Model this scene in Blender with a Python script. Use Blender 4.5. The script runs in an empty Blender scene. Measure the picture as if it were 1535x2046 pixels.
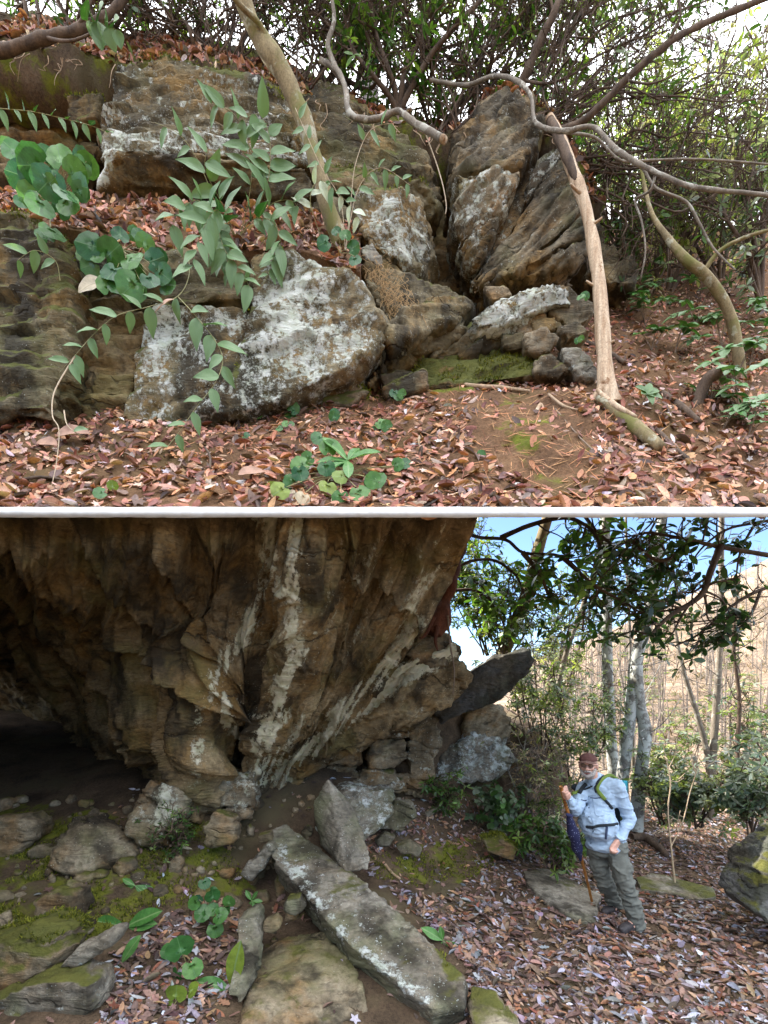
import bpy, bmesh, math, random
import numpy as np
from mathutils import Vector, Matrix

# ------------------------------------------------------------------ camera
F, VH, H = 960.0, 1390.0, 2.32          # focal length in photo pixels, horizon row, eye height (m)
scene = bpy.context.scene
cam_d = bpy.data.cameras.new('camera'); cam = bpy.data.objects.new('camera', cam_d)
scene.collection.objects.link(cam); scene.camera = cam
cam.location = (0, 0, H); cam.rotation_euler = (math.pi/2, 0, 0)
cam_d.sensor_fit = 'HORIZONTAL'; cam_d.sensor_width = 36.0
cam_d.lens = 36.0*F/1535.0
cam_d.shift_y = (VH-1023.0)/1535.0*1.0
cam_d.clip_start = 0.05; cam_d.clip_end = 2000.0

# ------------------------------------------------------------------ sky and sun
SUN_EL = math.radians(38)
SUN_AZ = math.radians(-62)               # measured from +Y (forward) towards +X: the sun stands to the left, beyond the cliff
SUN = Vector((math.sin(SUN_AZ)*math.cos(SUN_EL), math.cos(SUN_AZ)*math.cos(SUN_EL), math.sin(SUN_EL)))
world = bpy.data.worlds.new('World'); scene.world = world; world.use_nodes = True
wn, wl = world.node_tree.nodes, world.node_tree.links
wn.clear()
wo = wn.new('ShaderNodeOutputWorld'); bg = wn.new('ShaderNodeBackground')
sky = wn.new('ShaderNodeTexSky'); sky.sky_type = 'NISHITA'; sky.sun_disc = False
sky.sun_elevation = SUN_EL; sky.sun_rotation = SUN_AZ; sky.altitude = 600; sky.air_density = 0.8; sky.dust_density = 0.1; sky.ozone_density = 3.0
# a bright broken deck of cloud high up, clear blue air below it
tc = wn.new('ShaderNodeTexCoord'); sp = wn.new('ShaderNodeSeparateXYZ'); wl.new(tc.outputs['Generated'], sp.inputs[0])
mr = wn.new('ShaderNodeMapRange'); mr.interpolation_type = 'SMOOTHSTEP'
mr.inputs['From Min'].default_value = 0.36; mr.inputs['From Max'].default_value = 0.56
wl.new(sp.outputs['Z'], mr.inputs['Value'])
cn = wn.new('ShaderNodeTexNoise'); cn.inputs['Scale'].default_value = 2.4; cn.inputs['Detail'].default_value = 7
wl.new(tc.outputs['Generated'], cn.inputs['Vector'])
cr = wn.new('ShaderNodeMapRange'); cr.inputs['From Min'].default_value = 0.28; cr.inputs['From Max'].default_value = 0.5
wl.new(cn.outputs['Fac'], cr.inputs['Value'])
mm = wn.new('ShaderNodeMath'); mm.operation = 'MULTIPLY'; wl.new(mr.outputs[0], mm.inputs[0]); wl.new(cr.outputs[0], mm.inputs[1])
mx = wn.new('ShaderNodeMix'); mx.data_type = 'RGBA'
wl.new(mm.outputs[0], mx.inputs['Factor']); wl.new(sky.outputs[0], mx.inputs[6]); mx.inputs[7].default_value = (14.0, 14.3, 15.0, 1)
wl.new(mx.outputs[2], bg.inputs['Color']); bg.inputs['Strength'].default_value = 0.11
wl.new(bg.outputs[0], wo.inputs['Surface'])

sun_d = bpy.data.lights.new('sun', 'SUN'); sun_d.energy = 4.5; sun_d.angle = math.radians(0.53); sun_d.color = (1.0, 0.93, 0.82)
sun = bpy.data.objects.new('sun', sun_d); scene.collection.objects.link(sun)
sun.rotation_euler = SUN.to_track_quat('Z', 'Y').to_euler(); sun.location = SUN*60
scene.view_settings.view_transform = 'Standard'; scene.view_settings.look = 'None'
scene.view_settings.gamma = 1.0; scene.view_settings.use_curve_mapping = False
scene.view_settings.exposure = 1.9
scene.cycles.max_bounces = 6; scene.cycles.diffuse_bounces = 4; scene.cycles.transparent_max_bounces = 6
scene.cycles.caustics_reflective = False; scene.cycles.caustics_refractive = False

# ------------------------------------------------------------------ helpers
C = scene.collection
def P(u, v, D):
    """world point seen at photo pixel (u, v) that stands D metres away"""
    return Vector(((u-767.5)/F*D, D, H+(VH-v)/F*D))
def project(co):
    y = np.maximum(co[:, 1], 0.1)
    return 767.5+co[:, 0]/y*F, VH-(co[:, 2]-H)/y*F

def _hash(ix, iy, iz, seed):
    h = (ix.astype(np.uint32)*np.uint32(374761393) + iy.astype(np.uint32)*np.uint32(668265263)
         + iz.astype(np.uint32)*np.uint32(2147483647) + np.uint32(seed)*np.uint32(1274126177))
    h = (h ^ (h >> np.uint32(13)))*np.uint32(1274126177)
    h = (h ^ (h >> np.uint32(15)))*np.uint32(2246822519)
    return h ^ (h >> np.uint32(16))
_G = np.random.RandomState(5).normal(size=(256, 3)); _G /= np.linalg.norm(_G, axis=1)[:, None]
def pnoise(p, seed=0):
    i = np.floor(p).astype(np.int64); f = p-i
    w = f*f*f*(f*(f*6-15)+10)
    out = np.zeros(len(p))
    for dx in (0, 1):
        wx = w[:, 0] if dx else 1-w[:, 0]
        for dy in (0, 1):
            wy = w[:, 1] if dy else 1-w[:, 1]
            for dz in (0, 1):
                wz = w[:, 2] if dz else 1-w[:, 2]
                g = _G[_hash(i[:, 0]+dx, i[:, 1]+dy, i[:, 2]+dz, seed) & np.uint32(255)]
                out += wx*wy*wz*(g[:, 0]*(f[:, 0]-dx)+g[:, 1]*(f[:, 1]-dy)+g[:, 2]*(f[:, 2]-dz))
    return out*1.6
def fbm(p, oct=4, seed=0, gain=0.5, lac=2.03):
    a, s = 1.0, np.zeros(len(p))
    for o in range(oct):
        s += a*pnoise(p*(lac**o), seed+o*17); a *= gain
    return s
def facets(p, seed=0):
    """chipped planes: every cell of a jittered lattice has a plane of its own"""
    i = np.floor(p).astype(np.int64); best = np.full(len(p), 9e9); val = np.zeros(len(p)); second = np.full(len(p), 9e9)
    for dx in (-1, 0, 1):
        for dy in (-1, 0, 1):
            for dz in (-1, 0, 1):
                c0, c1, c2 = i[:, 0]+dx, i[:, 1]+dy, i[:, 2]+dz
                h = _hash(c0, c1, c2, seed)
                r = np.stack([(h & np.uint32(1023))/1023.0, ((h >> np.uint32(10)) & np.uint32(1023))/1023.0, ((h >> np.uint32(20)) & np.uint32(1023))/1023.0], 1)
                q = p-(np.stack([c0, c1, c2], 1)+r)
                d = (q*q).sum(1)
                g = _G[h & np.uint32(255)]
                m = d < best
                second = np.where(m, best, np.minimum(second, d))
                val = np.where(m, (g*q).sum(1)*0.9+(r[:, 0]-.5), val); best = np.where(m, d, best)
    return val, np.sqrt(second)-np.sqrt(best)

def link(o, parent=None):
    C.objects.link(o)
    if parent is not None: o.parent = parent
    return o
def tag(o, label=None, cat=None, group=None, kind=None):
    if label: o['label'] = label
    if cat: o['category'] = cat
    if group: o['group'] = group
    if kind: o['kind'] = kind
    return o
def empty(name, loc=(0, 0, 0), label=None, cat=None, group=None, kind=None):
    o = bpy.data.objects.new(name, None); o.location = loc; o.empty_display_size = 0.1
    link(o); return tag(o, label, cat, group, kind)
def mesh_arr(name, verts, faces, smooth=True):
    """verts (N,3); faces (M,k) all of one size, or a list of such arrays"""
    if not isinstance(faces, list): faces = [faces]
    me = bpy.data.meshes.new(name)
    faces = [np.asarray(f, dtype=np.int32) for f in faces if len(f)]
    nl = sum(f.size for f in faces); nf = sum(len(f) for f in faces)
    me.vertices.add(len(verts)); me.vertices.foreach_set('co', np.asarray(verts, dtype=np.float32).ravel())
    me.loops.add(nl); me.polygons.add(nf)
    me.loops.foreach_set('vertex_index', np.concatenate([f.ravel() for f in faces]))
    st, tot, s = [], [], 0
    for f in faces:
        k = f.shape[1]; st.append(s+np.arange(len(f))*k); tot.append(np.full(len(f), k)); s += f.size
    me.polygons.foreach_set('loop_start', np.concatenate(st).astype(np.int32))
    if smooth: me.polygons.foreach_set('use_smooth', np.ones(nf, dtype=bool))
    me.update(calc_edges=True); me.validate()
    return me
def attr(me, name, vals):
    a = me.attributes.new(name, 'FLOAT', 'POINT'); a.data.foreach_set('value', np.asarray(vals, dtype=np.float32))
def color_attr(me, name, cols):
    a = me.attributes.new(name, 'FLOAT_COLOR', 'POINT')
    c = np.ones((len(cols), 4), dtype=np.float32); c[:, :3] = cols; a.data.foreach_set('color', c.ravel())
def obj(name, me, mat=None, parent=None, loc=None):
    """loc: the object's origin, in world metres (the mesh is given in world metres)"""
    o = bpy.data.objects.new(name, me)
    if mat is not None: me.materials.append(mat)
    link(o, parent)
    off = Vector((0, 0, 0))
    if parent is not None: off = off-parent.location if parent.parent is None else off-parent.location-parent.parent.location
    if loc is not None:
        me.transform(Matrix.Translation(-Vector(loc))); off = off+Vector(loc)
    o.location = off
    return o
def get_co(me):
    a = np.empty(len(me.vertices)*3, dtype=np.float32); me.vertices.foreach_get('co', a); return a.reshape(-1, 3).astype(np.float64)
def get_no(me):
    a = np.empty(len(me.vertices)*3, dtype=np.float32); me.vertex_normals.foreach_get('vector', a); return a.reshape(-1, 3).astype(np.float64)
def voxel(me, vox, smooth=0, factor=0.5):
    o = bpy.data.objects.new('tmp', me); C.objects.link(o)
    m = o.modifiers.new('r', 'REMESH'); m.mode = 'VOXEL'; m.voxel_size = vox
    if smooth:
        s = o.modifiers.new('s', 'SMOOTH'); s.iterations = smooth; s.factor = factor
    dg = bpy.context.evaluated_depsgraph_get(); dg.update()
    out = bpy.data.meshes.new_from_object(o.evaluated_get(dg))
    bpy.data.objects.remove(o); bpy.data.meshes.remove(me)
    out.polygons.foreach_set('use_smooth', np.ones(len(out.polygons), dtype=bool))
    return out
def polyline_dist(u, v, pts):
    d = np.full(len(u), 1e9)
    for (x0, y0), (x1, y1) in zip(pts[:-1], pts[1:]):
        dx, dy = x1-x0, y1-y0
        t = np.clip(((u-x0)*dx+(v-y0)*dy)/(dx*dx+dy*dy+1e-9), 0, 1)
        d = np.minimum(d, np.hypot(u-x0-t*dx, v-y0-t*dy))
    return d
def in_poly(u, v, poly):
    c = np.zeros(len(u), dtype=bool); n = len(poly); j = n-1
    for i in range(n):
        xi, yi = poly[i][:2]; xj, yj = poly[j][:2]
        c ^= ((yi > v) != (yj > v)) & (u < (xj-xi)*(v-yi)/((yj-yi) if yj != yi else 1e-9)+xi); j = i
    return c

# ------------------------------------------------------------------ materials
def new_mat(name):
    m = bpy.data.materials.new(name); m.use_nodes = True
    nt = m.node_tree; b = nt.nodes['Principled BSDF']
    b.inputs['Roughness'].default_value = 0.8
    return m, nt, b
class NT:
    """small node-tree writer"""
    def __init__(s, nt): s.nt = nt; s.n = nt.nodes; s.l = nt.links
    def add(s, t, **kw):
        n = s.n.new(t)
        for k, v in kw.items():
            if hasattr(n, k): setattr(n, k, v)
        return n
    def set(s, sock, v):
        if hasattr(v, 'is_output') or isinstance(v, bpy.types.NodeSocket): s.l.new(v, sock)
        else: sock.default_value = v
    def pos(s): return s.add('ShaderNodeNewGeometry').outputs['Position']
    def normal(s): return s.add('ShaderNodeNewGeometry').outputs['Normal']
    def mapping(s, vec, scale=(1, 1, 1), rot=(0, 0, 0)):
        m = s.add('ShaderNodeMapping'); s.l.new(vec, m.inputs['Vector']); m.inputs['Scale'].default_value = scale; m.inputs['Rotation'].default_value = rot
        return m.outputs[0]
    def noise(s, vec, scale, detail=5, rough=0.55, dist=0.0):
        n = s.add('ShaderNodeTexNoise'); s.l.new(vec, n.inputs['Vector'])
        n.inputs['Scale'].default_value = scale; n.inputs['Detail'].default_value = detail; n.inputs['Roughness'].default_value = rough; n.inputs['Distortion'].default_value = dist
        return n.outputs['Fac']
    def add_noise_vec(s, vec, scale):
        n = s.add('ShaderNodeTexNoise'); s.l.new(vec, n.inputs['Vector']); n.inputs['Scale'].default_value = scale; n.inputs['Detail'].default_value = 4
        return n.outputs['Color']
    def voro(s, vec, scale, feature='F1'):
        n = s.add('ShaderNodeTexVoronoi'); n.feature = feature; s.l.new(vec, n.inputs['Vector']); n.inputs['Scale'].default_value = scale
        return n.outputs['Distance']
    def ramp(s, fac, stops):
        r = s.add('ShaderNodeValToRGB'); s.l.new(fac, r.inputs[0]); e = r.color_ramp.elements
        while len(e) < len(stops): e.new(0.5)
        for x, (p, c) in zip(e, stops):
            x.position = p; x.color = (c[0], c[1], c[2], 1) if hasattr(c, '__len__') else (c, c, c, 1)
        return r.outputs[0]
    def mix(s, fac, a, b, blend='MIX'):
        m = s.add('ShaderNodeMix'); m.data_type = 'RGBA'; m.blend_type = blend
        s.set(m.inputs['Factor'], fac)
        for k, v in ((6, a), (7, b)):
            s.set(m.inputs[k], v if isinstance(v, bpy.types.NodeSocket) else (v[0], v[1], v[2], 1))
        return m.outputs[2]
    def math(s, op, a, b=0.0, clamp=False):
        m = s.add('ShaderNodeMath'); m.operation = op; m.use_clamp = clamp; s.set(m.inputs[0], a); s.set(m.inputs[1], b); return m.outputs[0]
    def rng(s, val, a, b, c=0.0, d=1.0, smooth=False):
        m = s.add('ShaderNodeMapRange'); m.interpolation_type = 'SMOOTHSTEP' if smooth else 'LINEAR'
        s.l.new(val, m.inputs['Value'])
        for k, x in zip(('From Min', 'From Max', 'To Min', 'To Max'), (a, b, c, d)): s.set(m.inputs[k], x)
        return m.outputs[0]
    def attrib(s, name, kind='GEOMETRY'):
        a = s.add('ShaderNodeAttribute'); a.attribute_name = name; a.attribute_type = kind; return a
    def bump(s, h, strength=0.5, dist=0.02, normal=None):
        b = s.add('ShaderNodeBump'); s.l.new(h, b.inputs['Height']); b.inputs['Strength'].default_value = strength; b.inputs['Distance'].default_value = dist
        if normal is not None: s.l.new(normal, b.inputs['Normal'])
        return b.outputs[0]

def rock_mat(name, dark, mid, light, lich=(0.58, 0.58, 0.53), moss=(0.075, 0.085, 0.018), foli=(0.4, 0.2, 0.9), rough=0.85, ochre=(0.24, 0.13, 0.045), bed=0.5):
    m, nt, b = new_mat(name); t = NT(nt); p = t.pos()
    big = t.noise(p, 1.1, 6, 0.6, 0.4)
    col = t.ramp(big, [(0.30, dark), (0.47, mid), (0.62, light), (0.75, mid)])
    och = t.rng(t.noise(p, 2.3, 5, 0.6), 0.48, 0.62)
    col = t.mix(t.math('MULTIPLY', och, 0.75), col, ochre)
    # foliation: fine bedding lines
    q = t.mapping(p, (2.6, 2.6, 11.0), foli)
    fol = t.noise(q, 1.5, 8, 0.66, 2.2)
    col = t.mix(t.rng(fol, 0.36, 0.47, bed, 0.0), col, (0.022, 0.016, 0.010))
    fine = t.noise(p, 26, 6, 0.65)
    col = t.mix(0.75, col, t.ramp(fine, [(0.25, 0.35), (0.5, 1.0), (0.75, 1.55)]), 'MULTIPLY')
    olive = t.rng(t.noise(p, 1.7, 6, 0.6), 0.50, 0.64)
    col = t.mix(t.math('MULTIPLY', olive, 0.6), col, (mid[0]*0.70, mid[1]*0.86, mid[2]*0.55))
    wob = t.mix(0.34, p, t.add_noise_vec(p, 3.0))
    ck = t.rng(t.voro(t.mapping(wob, (0.55, 0.55, 2.0), foli), 1.7, 'DISTANCE_TO_EDGE'), 0.0, 0.030, 1, 0)
    ck = t.math('MULTIPLY', ck, t.rng(t.noise(p, 1.6, 4), 0.47, 0.60))
    col = t.mix(t.math('MULTIPLY', ck, 0.7), col, (0.014, 0.010, 0.006))
    # damp dark stains
    st = t.noise(t.mapping(p, (1.6, 1.6, 0.55), (0.2, 0.3, 0)), 1.5, 6, 0.6)
    col = t.mix(t.rng(st, 0.49, 0.61, 0, 0.82), col, (0.020, 0.015, 0.009))
    # crust lichen
    la = t.attrib('lich').outputs['Fac']
    ln = t.math('ADD', t.math('MULTIPLY', t.noise(p, 3.6, 12, 0.80, 0.3), 0.52), t.math('MULTIPLY', t.noise(p, 15, 9, 0.78), 0.48))
    thr = t.math('SUBTRACT', 0.72, t.math('MULTIPLY', la, 0.262))
    lm = t.rng(t.math('SUBTRACT', ln, thr), -0.012, 0.035, 0, 1)
    spots = t.rng(t.voro(p, 38), 0.10, 0.20, 1, 0)
    sp2 = t.rng(t.noise(p, 7, 3), 0.50, 0.60)
    lm2 = t.math('MULTIPLY', t.math('MULTIPLY', spots, sp2), t.rng(la, 0.1, 0.5))
    lm = t.math('MAXIMUM', t.math('MULTIPLY', lm, 0.9), t.math('MULTIPLY', lm2, 0.8))
    lcol = t.mix(t.rng(t.noise(p, 11, 4), 0.35, 0.65), lich, (lich[0]*0.72, lich[1]*0.76, lich[2]*0.66))
    col = t.mix(lm, col, lcol)
    # moss on what faces up
    nz = t.add('ShaderNodeSeparateXYZ'); t.l.new(t.normal(), nz.inputs[0])
    ma = t.attrib('moss').outputs['Fac']
    mn = t.math('ADD', t.math('MULTIPLY', nz.outputs['Z'], 0.35), t.noise(p, 2.6, 8, 0.62))
    mk = t.rng(t.math('ADD', mn, t.math('MULTIPLY', ma, 0.62)), 0.93, 1.08, 0, 1, True)
    mc = t.mix(t.noise(p, 9, 6), (moss[0]*0.45, moss[1]*0.5, moss[2]*0.6), (moss[0]*1.9, moss[1]*1.6, moss[2]*1.3))
    col = t.mix(mk, col, mc)
    t.l.new(col, b.inputs['Base Color'])
    b.inputs['Roughness'].default_value = rough; b.inputs['Specular IOR Level'].default_value = 0.3
    hgt = t.math('ADD', t.math('MULTIPLY', fol, 0.9), t.math('ADD', t.math('MULTIPLY', fine, 0.5), t.math('MULTIPLY', lm, 0.16)))
    hgt = t.math('SUBTRACT', hgt, t.math('MULTIPLY', ck, 0.55))
    n1 = t.bump(hgt, 0.9, 0.038)
    n2 = t.bump(t.math('MULTIPLY', t.noise(p, 70, 4, 0.7), t.math('ADD', 0.35, mk)), 0.5, 0.012, n1)
    t.l.new(n2, b.inputs['Normal'])
    return m
def soil_mat(name, c1, c2, moss=0.3, c3=None):
    m, nt, b = new_mat(name); t = NT(nt); p = t.pos()
    col = t.mix(t.rng(t.noise(p, 2.2, 7, 0.6), 0.35, 0.65), c1, c2)
    col = t.mix(0.8, col, t.ramp(t.noise(p, 40, 5, 0.7), [(0.25, 0.3), (0.5, 1.0), (0.75, 1.5)]), 'MULTIPLY')
    if c3: col = t.mix(t.rng(t.noise(p, 1.1, 5), 0.52, 0.62), col, c3)
    ma = t.attrib('moss').outputs['Fac']
    mk = t.rng(t.math('ADD', t.noise(p, 3.1, 9, 0.66), t.math('MULTIPLY', ma, 0.5)), 0.66, 0.80, 0, 1, True)
    col = t.mix(mk, col, t.mix(t.noise(p, 10, 6), (0.045, 0.06, 0.010), (0.21, 0.215, 0.028)))
    t.l.new(col, b.inputs['Base Color']); b.inputs['Roughness'].default_value = 0.95; b.inputs['Specular IOR Level'].default_value = 0.15
    t.l.new(t.bump(t.math('ADD', t.noise(p, 14, 7, 0.7), t.math('MULTIPLY', t.noise(p, 75, 3, 0.7), 0.5)), 0.9, 0.03), b.inputs['Normal'])
    return m
def leafy_mat(name, attr_name='col', rough=0.6, trans=0.0, spec=0.3):
    """colour comes from the per-leaf colour attribute"""
    m, nt, b = new_mat(name); t = NT(nt)
    a = t.attrib(attr_name).outputs['Color']
    p = t.pos()
    col = t.mix(0.6, a, t.ramp(t.noise(p, 55, 4, 0.6), [(0.3, 0.55), (0.6, 1.25)]), 'MULTIPLY')
    t.l.new(col, b.inputs['Base Color']); b.inputs['Roughness'].default_value = rough; b.inputs['Specular IOR Level'].default_value = spec
    if trans:
        tr = t.add('ShaderNodeBsdfTranslucent'); t.l.new(t.mix(1.0, col, (1.25, 1.35, 0.5), 'MULTIPLY'), tr.inputs['Color'])
        ms = t.add('ShaderNodeMixShader'); ms.inputs[0].default_value = trans
        t.l.new(b.outputs[0], ms.inputs[1]); t.l.new(tr.outputs[0], ms.inputs[2])
        t.l.new(ms.outputs[0], nt.nodes['Material Output'].inputs['Surface'])
    return m
def green_mat(name, c1, c2, vein=(0.16, 0.24, 0.10), rough=0.32, trans=0.2, spots=0.5, under=None):
    """a single living leaf: object coordinates, x along the blade"""
    m, nt, b = new_mat(name); t = NT(nt)
    tcn = t.add('ShaderNodeTexCoord').outputs['Object']; p = t.pos()
    rnd = t.add('ShaderNodeObjectInfo').outputs['Random']
    col = t.mix(rnd, c1, c2)
    col = t.mix(0.7, col, t.ramp(t.noise(p, 22, 5, 0.6), [(0.3, 0.6), (0.6, 1.2)]), 'MULTIPLY')
    s = t.add('ShaderNodeSeparateXYZ'); t.l.new(tcn, s.inputs[0])
    ay = t.math('ABSOLUTE', s.outputs['Y'])
    mid = t.rng(ay, 0.006, 0.022, 0.8, 0.0)
    side = t.math('ABSOLUTE', t.math('SINE', t.math('MULTIPLY', t.math('SUBTRACT', s.outputs['X'], t.math('MULTIPLY', ay, 0.8)), 30.0)))
    sidem = t.rng(side, 0.0, 0.16, 0.35, 0.0)
    col = t.mix(t.math('MAXIMUM', mid, sidem), col, vein)
    if spots:
        col = t.mix(t.rng(t.noise(p, 34, 6, 0.7), 0.64, 0.70, 0, spots), col, (0.35, 0.34, 0.2))
    if under is not None:
        bf = t.add('ShaderNodeNewGeometry').outputs['Backfacing']; col = t.mix(bf, col, under)
    t.l.new(col, b.inputs['Base Color']); b.inputs['Roughness'].default_value = rough; b.inputs['Specular IOR Level'].default_value = 0.32
    t.l.new(t.bump(t.math('ADD', t.math('MAXIMUM', mid, sidem), t.noise(p, 60, 3)), 0.25, 0.006), b.inputs['Normal'])
    if trans:
        tr = t.add('ShaderNodeBsdfTranslucent'); t.l.new(t.mix(1.0, col, (1.2, 1.4, 0.5), 'MULTIPLY'), tr.inputs['Color'])
        ms = t.add('ShaderNodeMixShader'); ms.inputs[0].default_value = trans
        t.l.new(b.outputs[0], ms.inputs[1]); t.l.new(tr.outputs[0], ms.inputs[2])
        t.l.new(ms.outputs[0], nt.nodes['Material Output'].inputs['Surface'])
    return m
def bark_mat(name, c1, c2, patch=None, pamt=0.5, moss=None, mamt=0.0, stretch=0.18, scale=10, rough=0.85):
    m, nt, b = new_mat(name); t = NT(nt); p = t.pos()
    q = t.mapping(p, (1, 1, stretch))
    n = t.noise(q, scale, 7, 0.65, 0.3)
    col = t.mix(t.rng(n, 0.35, 0.65), c1, c2)
    col = t.mix(0.7, col, t.ramp(t.noise(p, 60, 4, 0.7), [(0.3, 0.5), (0.65, 1.3)]), 'MULTIPLY')
    if patch: col = t.mix(t.rng(t.noise(p, 7, 8, 0.7, 0.2), 0.62-0.25*pamt, 0.66-0.22*pamt), col, patch)
    if moss: col = t.mix(t.rng(t.noise(p, 3.0, 7, 0.65), 0.66-0.3*mamt, 0.76-0.25*mamt), col, moss)
    t.l.new(col, b.inputs['Base Color']); b.inputs['Roughness'].default_value = rough; b.inputs['Specular IOR Level'].default_value = 0.25
    t.l.new(t.bump(t.math('ADD', n, t.math('MULTIPLY', t.noise(p, 45, 4), 0.4)), 0.8, 0.012), b.inputs['Normal'])
    return m
def plain_mat(name, c, rough=0.7, var=0.25, scale=40, metal=0.0, spec=0.4, bump=0.0):
    m, nt, b = new_mat(name); t = NT(nt); p = t.pos()
    col = t.mix(1.0, c, t.ramp(t.noise(p, scale, 4, 0.6), [(0.3, 1-var), (0.7, 1+var)]), 'MULTIPLY')
    t.l.new(col, b.inputs['Base Color']); b.inputs['Roughness'].default_value = rough; b.inputs['Metallic'].default_value = metal; b.inputs['Specular IOR Level'].default_value = spec
    if bump: t.l.new(t.bump(t.noise(p, scale, 4, 0.6), bump, 0.01), b.inputs['Normal'])
    return m

M = {}
M['cliff'] = rock_mat('cliff_rock', (0.034, 0.025, 0.012), (0.115, 0.088, 0.044), (0.23, 0.185, 0.11), ochre=(0.25, 0.15, 0.05))
M['cliff_tilted'] = rock_mat('tilted_schist', (0.040, 0.031, 0.019), (0.13, 0.102, 0.064), (0.27, 0.22, 0.145), foli=(0.35, -0.75, 0.2), bed=0.85, ochre=(0.27, 0.16, 0.055))
M['ceiling'] = rock_mat('overhang_rock', (0.062, 0.041, 0.018), (0.20, 0.138, 0.068), (0.36, 0.27, 0.15), lich=(0.66, 0.60, 0.45), foli=(0.5, -0.9, 0.2), ochre=(0.20, 0.11, 0.03))
M['slab'] = rock_mat('grey_slab_rock', (0.085, 0.073, 0.055), (0.20, 0.178, 0.138), (0.33, 0.30, 0.245), lich=(0.60, 0.62, 0.60), foli=(0.2, 0.15, 0.5), ochre=(0.17, 0.13, 0.085))
M['boulder'] = rock_mat('boulder_rock', (0.085, 0.063, 0.038), (0.21, 0.165, 0.105), (0.33, 0.28, 0.195), lich=(0.60, 0.58, 0.48))
M['tan'] = rock_mat('tan_rock', (0.085, 0.062, 0.034), (0.19, 0.145, 0.088), (0.30, 0.245, 0.165))
M['dark_slab'] = rock_mat('dark_slab_rock', (0.035, 0.034, 0.032), (0.085, 0.083, 0.078), (0.15, 0.15, 0.145), lich=(0.34, 0.36, 0.35), foli=(0.2, -0.5, 0.3), ochre=(0.10, 0.085, 0.06))

M['lip'] = plain_mat('divider_white', (0.80, 0.80, 0.785), .85, .07, 14, spec=.2, bump=.3)
M['bank'] = soil_mat('bank_soil', (0.10, 0.055, 0.03), (0.19, 0.105, 0.055), c3=(0.12, 0.075, 0.035))
M['soil'] = soil_mat('path_soil', (0.060, 0.042, 0.027), (0.14, 0.095, 0.060), c3=(0.10, 0.080, 0.045))
# ------------------------------------------------------------------ rock builders
MOSS_SRC = []
def rock_noise(co, no, seed, amp, bed, k=5.0, chip=1.0, lo=1.0):
    bed = np.array(bed, dtype=float); bed /= np.linalg.norm(bed)
    q = co+np.outer(co@bed, bed)*(k-1)
    d = amp*lo*0.8*fbm(co*1.5, 4, seed)
    d += amp*0.6*fbm(q*1.1, 5, seed+31, 0.58)
    fv, fe = facets(q*np.array([2.1, 2.1, 2.1])*0.75+0.35*np.stack([fbm(co*2, 2, seed+7)]*3, 1), seed+3)
    d += amp*chip*1.15*fv-amp*chip*0.40*np.clip(1-fe*8, 0, 1)
    fv2, fe2 = facets(q*3.2, seed+9)
    d += amp*chip*0.45*fv2
    fv3, fe3 = facets(co*9.0, seed+13)
    d += amp*chip*0.16*fv3
    d += amp*0.12*fbm(co*22, 2, seed+41)
    return d
def finish_rock(me, seed, amp, bed, lich=0.4, moss=0.2, k=5.0, chip=1.0, paint=(), lo=1.0):
    co, no = get_co(me), get_no(me)
    co = co+no*rock_noise(co, no, seed, amp, bed, k, chip, lo)[:, None]
    me.vertices.foreach_set('co', co.astype(np.float32).ravel()); me.update()
    L = np.full(len(co), float(lich)); Mo = np.full(len(co), float(moss))
    if paint:
        u, v = project(co)
        for what, pts, w, val in paint:
            d = polyline_dist(u, v, pts) if w > 0 else np.where(in_poly(u, v, pts), 0.0, 99.0)
            f = np.clip(1.25-d/max(w, 1.0), 0, 1)
            if what == 'lich': L = L*(1-f)+val*f
            else: Mo = Mo*(1-f)+val*f
    attr(me, 'lich', L); attr(me, 'moss', Mo)
    if Mo.max() >= .6:
        k_ = (Mo >= .55) & (no[:, 2] > .25); MOSS_SRC.append((co[k_], no[k_]))
    return me
def poly_rock(pts, thick=0.6, D=None, bulge=0.06, inset=0.94, vox=0.03, back=0.85, ext=None, hull=False):
    """a block whose face to the viewer has the outline pts [(u,v[,D])]; thick metres deep"""
    W = [P(p[0], p[1], p[2] if len(p) > 2 else D) for p in pts]
    c = sum(W, Vector())/len(W)
    e = Vector(ext) if ext is not None else Vector((0, thick, 0))
    en = e.normalized()
    r0 = [c+(w-c)*inset-en*bulge*0.5 for w in W]
    r1 = [w+en*bulge for w in W]
    r2 = [c+(w-c)*back+e for w in W]
    bm = bmesh.new()
    if hull:
        for q in r0+r1+r2: bm.verts.new(q)
        r = bmesh.ops.convex_hull(bm, input=bm.verts)
        bmesh.ops.delete(bm, geom=[g for g in r['geom_interior'] if isinstance(g, bmesh.types.BMVert)], context='VERTS')
    else:
        R = [[bm.verts.new(q) for q in ring] for ring in (r0, r1, r2)]
        n = len(W)
        bm.faces.new(R[0]); bm.faces.new(R[2][::-1])
        for a, b in ((0, 1), (1, 2)):
            for i in range(n):
                j = (i+1) % n
                bm.faces.new([R[b][i], R[b][j], R[a][j], R[a][i]])
        bmesh.ops.triangulate(bm, faces=bm.faces[:])
        bmesh.ops.recalc_face_normals(bm, faces=bm.faces[:])
    me = bpy.data.meshes.new('rock'); bm.to_mesh(me); bm.free()
    return voxel(me, vox)
def hull_rock(points, vox=0.03):
    bm = bmesh.new()
    for q in points: bm.verts.new(q)
    r = bmesh.ops.convex_hull(bm, input=bm.verts)
    dead = {g for g in r['geom_interior']+r['geom_unused'] if isinstance(g, bmesh.types.BMVert)}
    if dead: bmesh.ops.delete(bm, geom=list(dead), context='VERTS')
    me = bpy.data.meshes.new('rock'); bm.to_mesh(me); bm.free()
    return voxel(me, vox)
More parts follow.
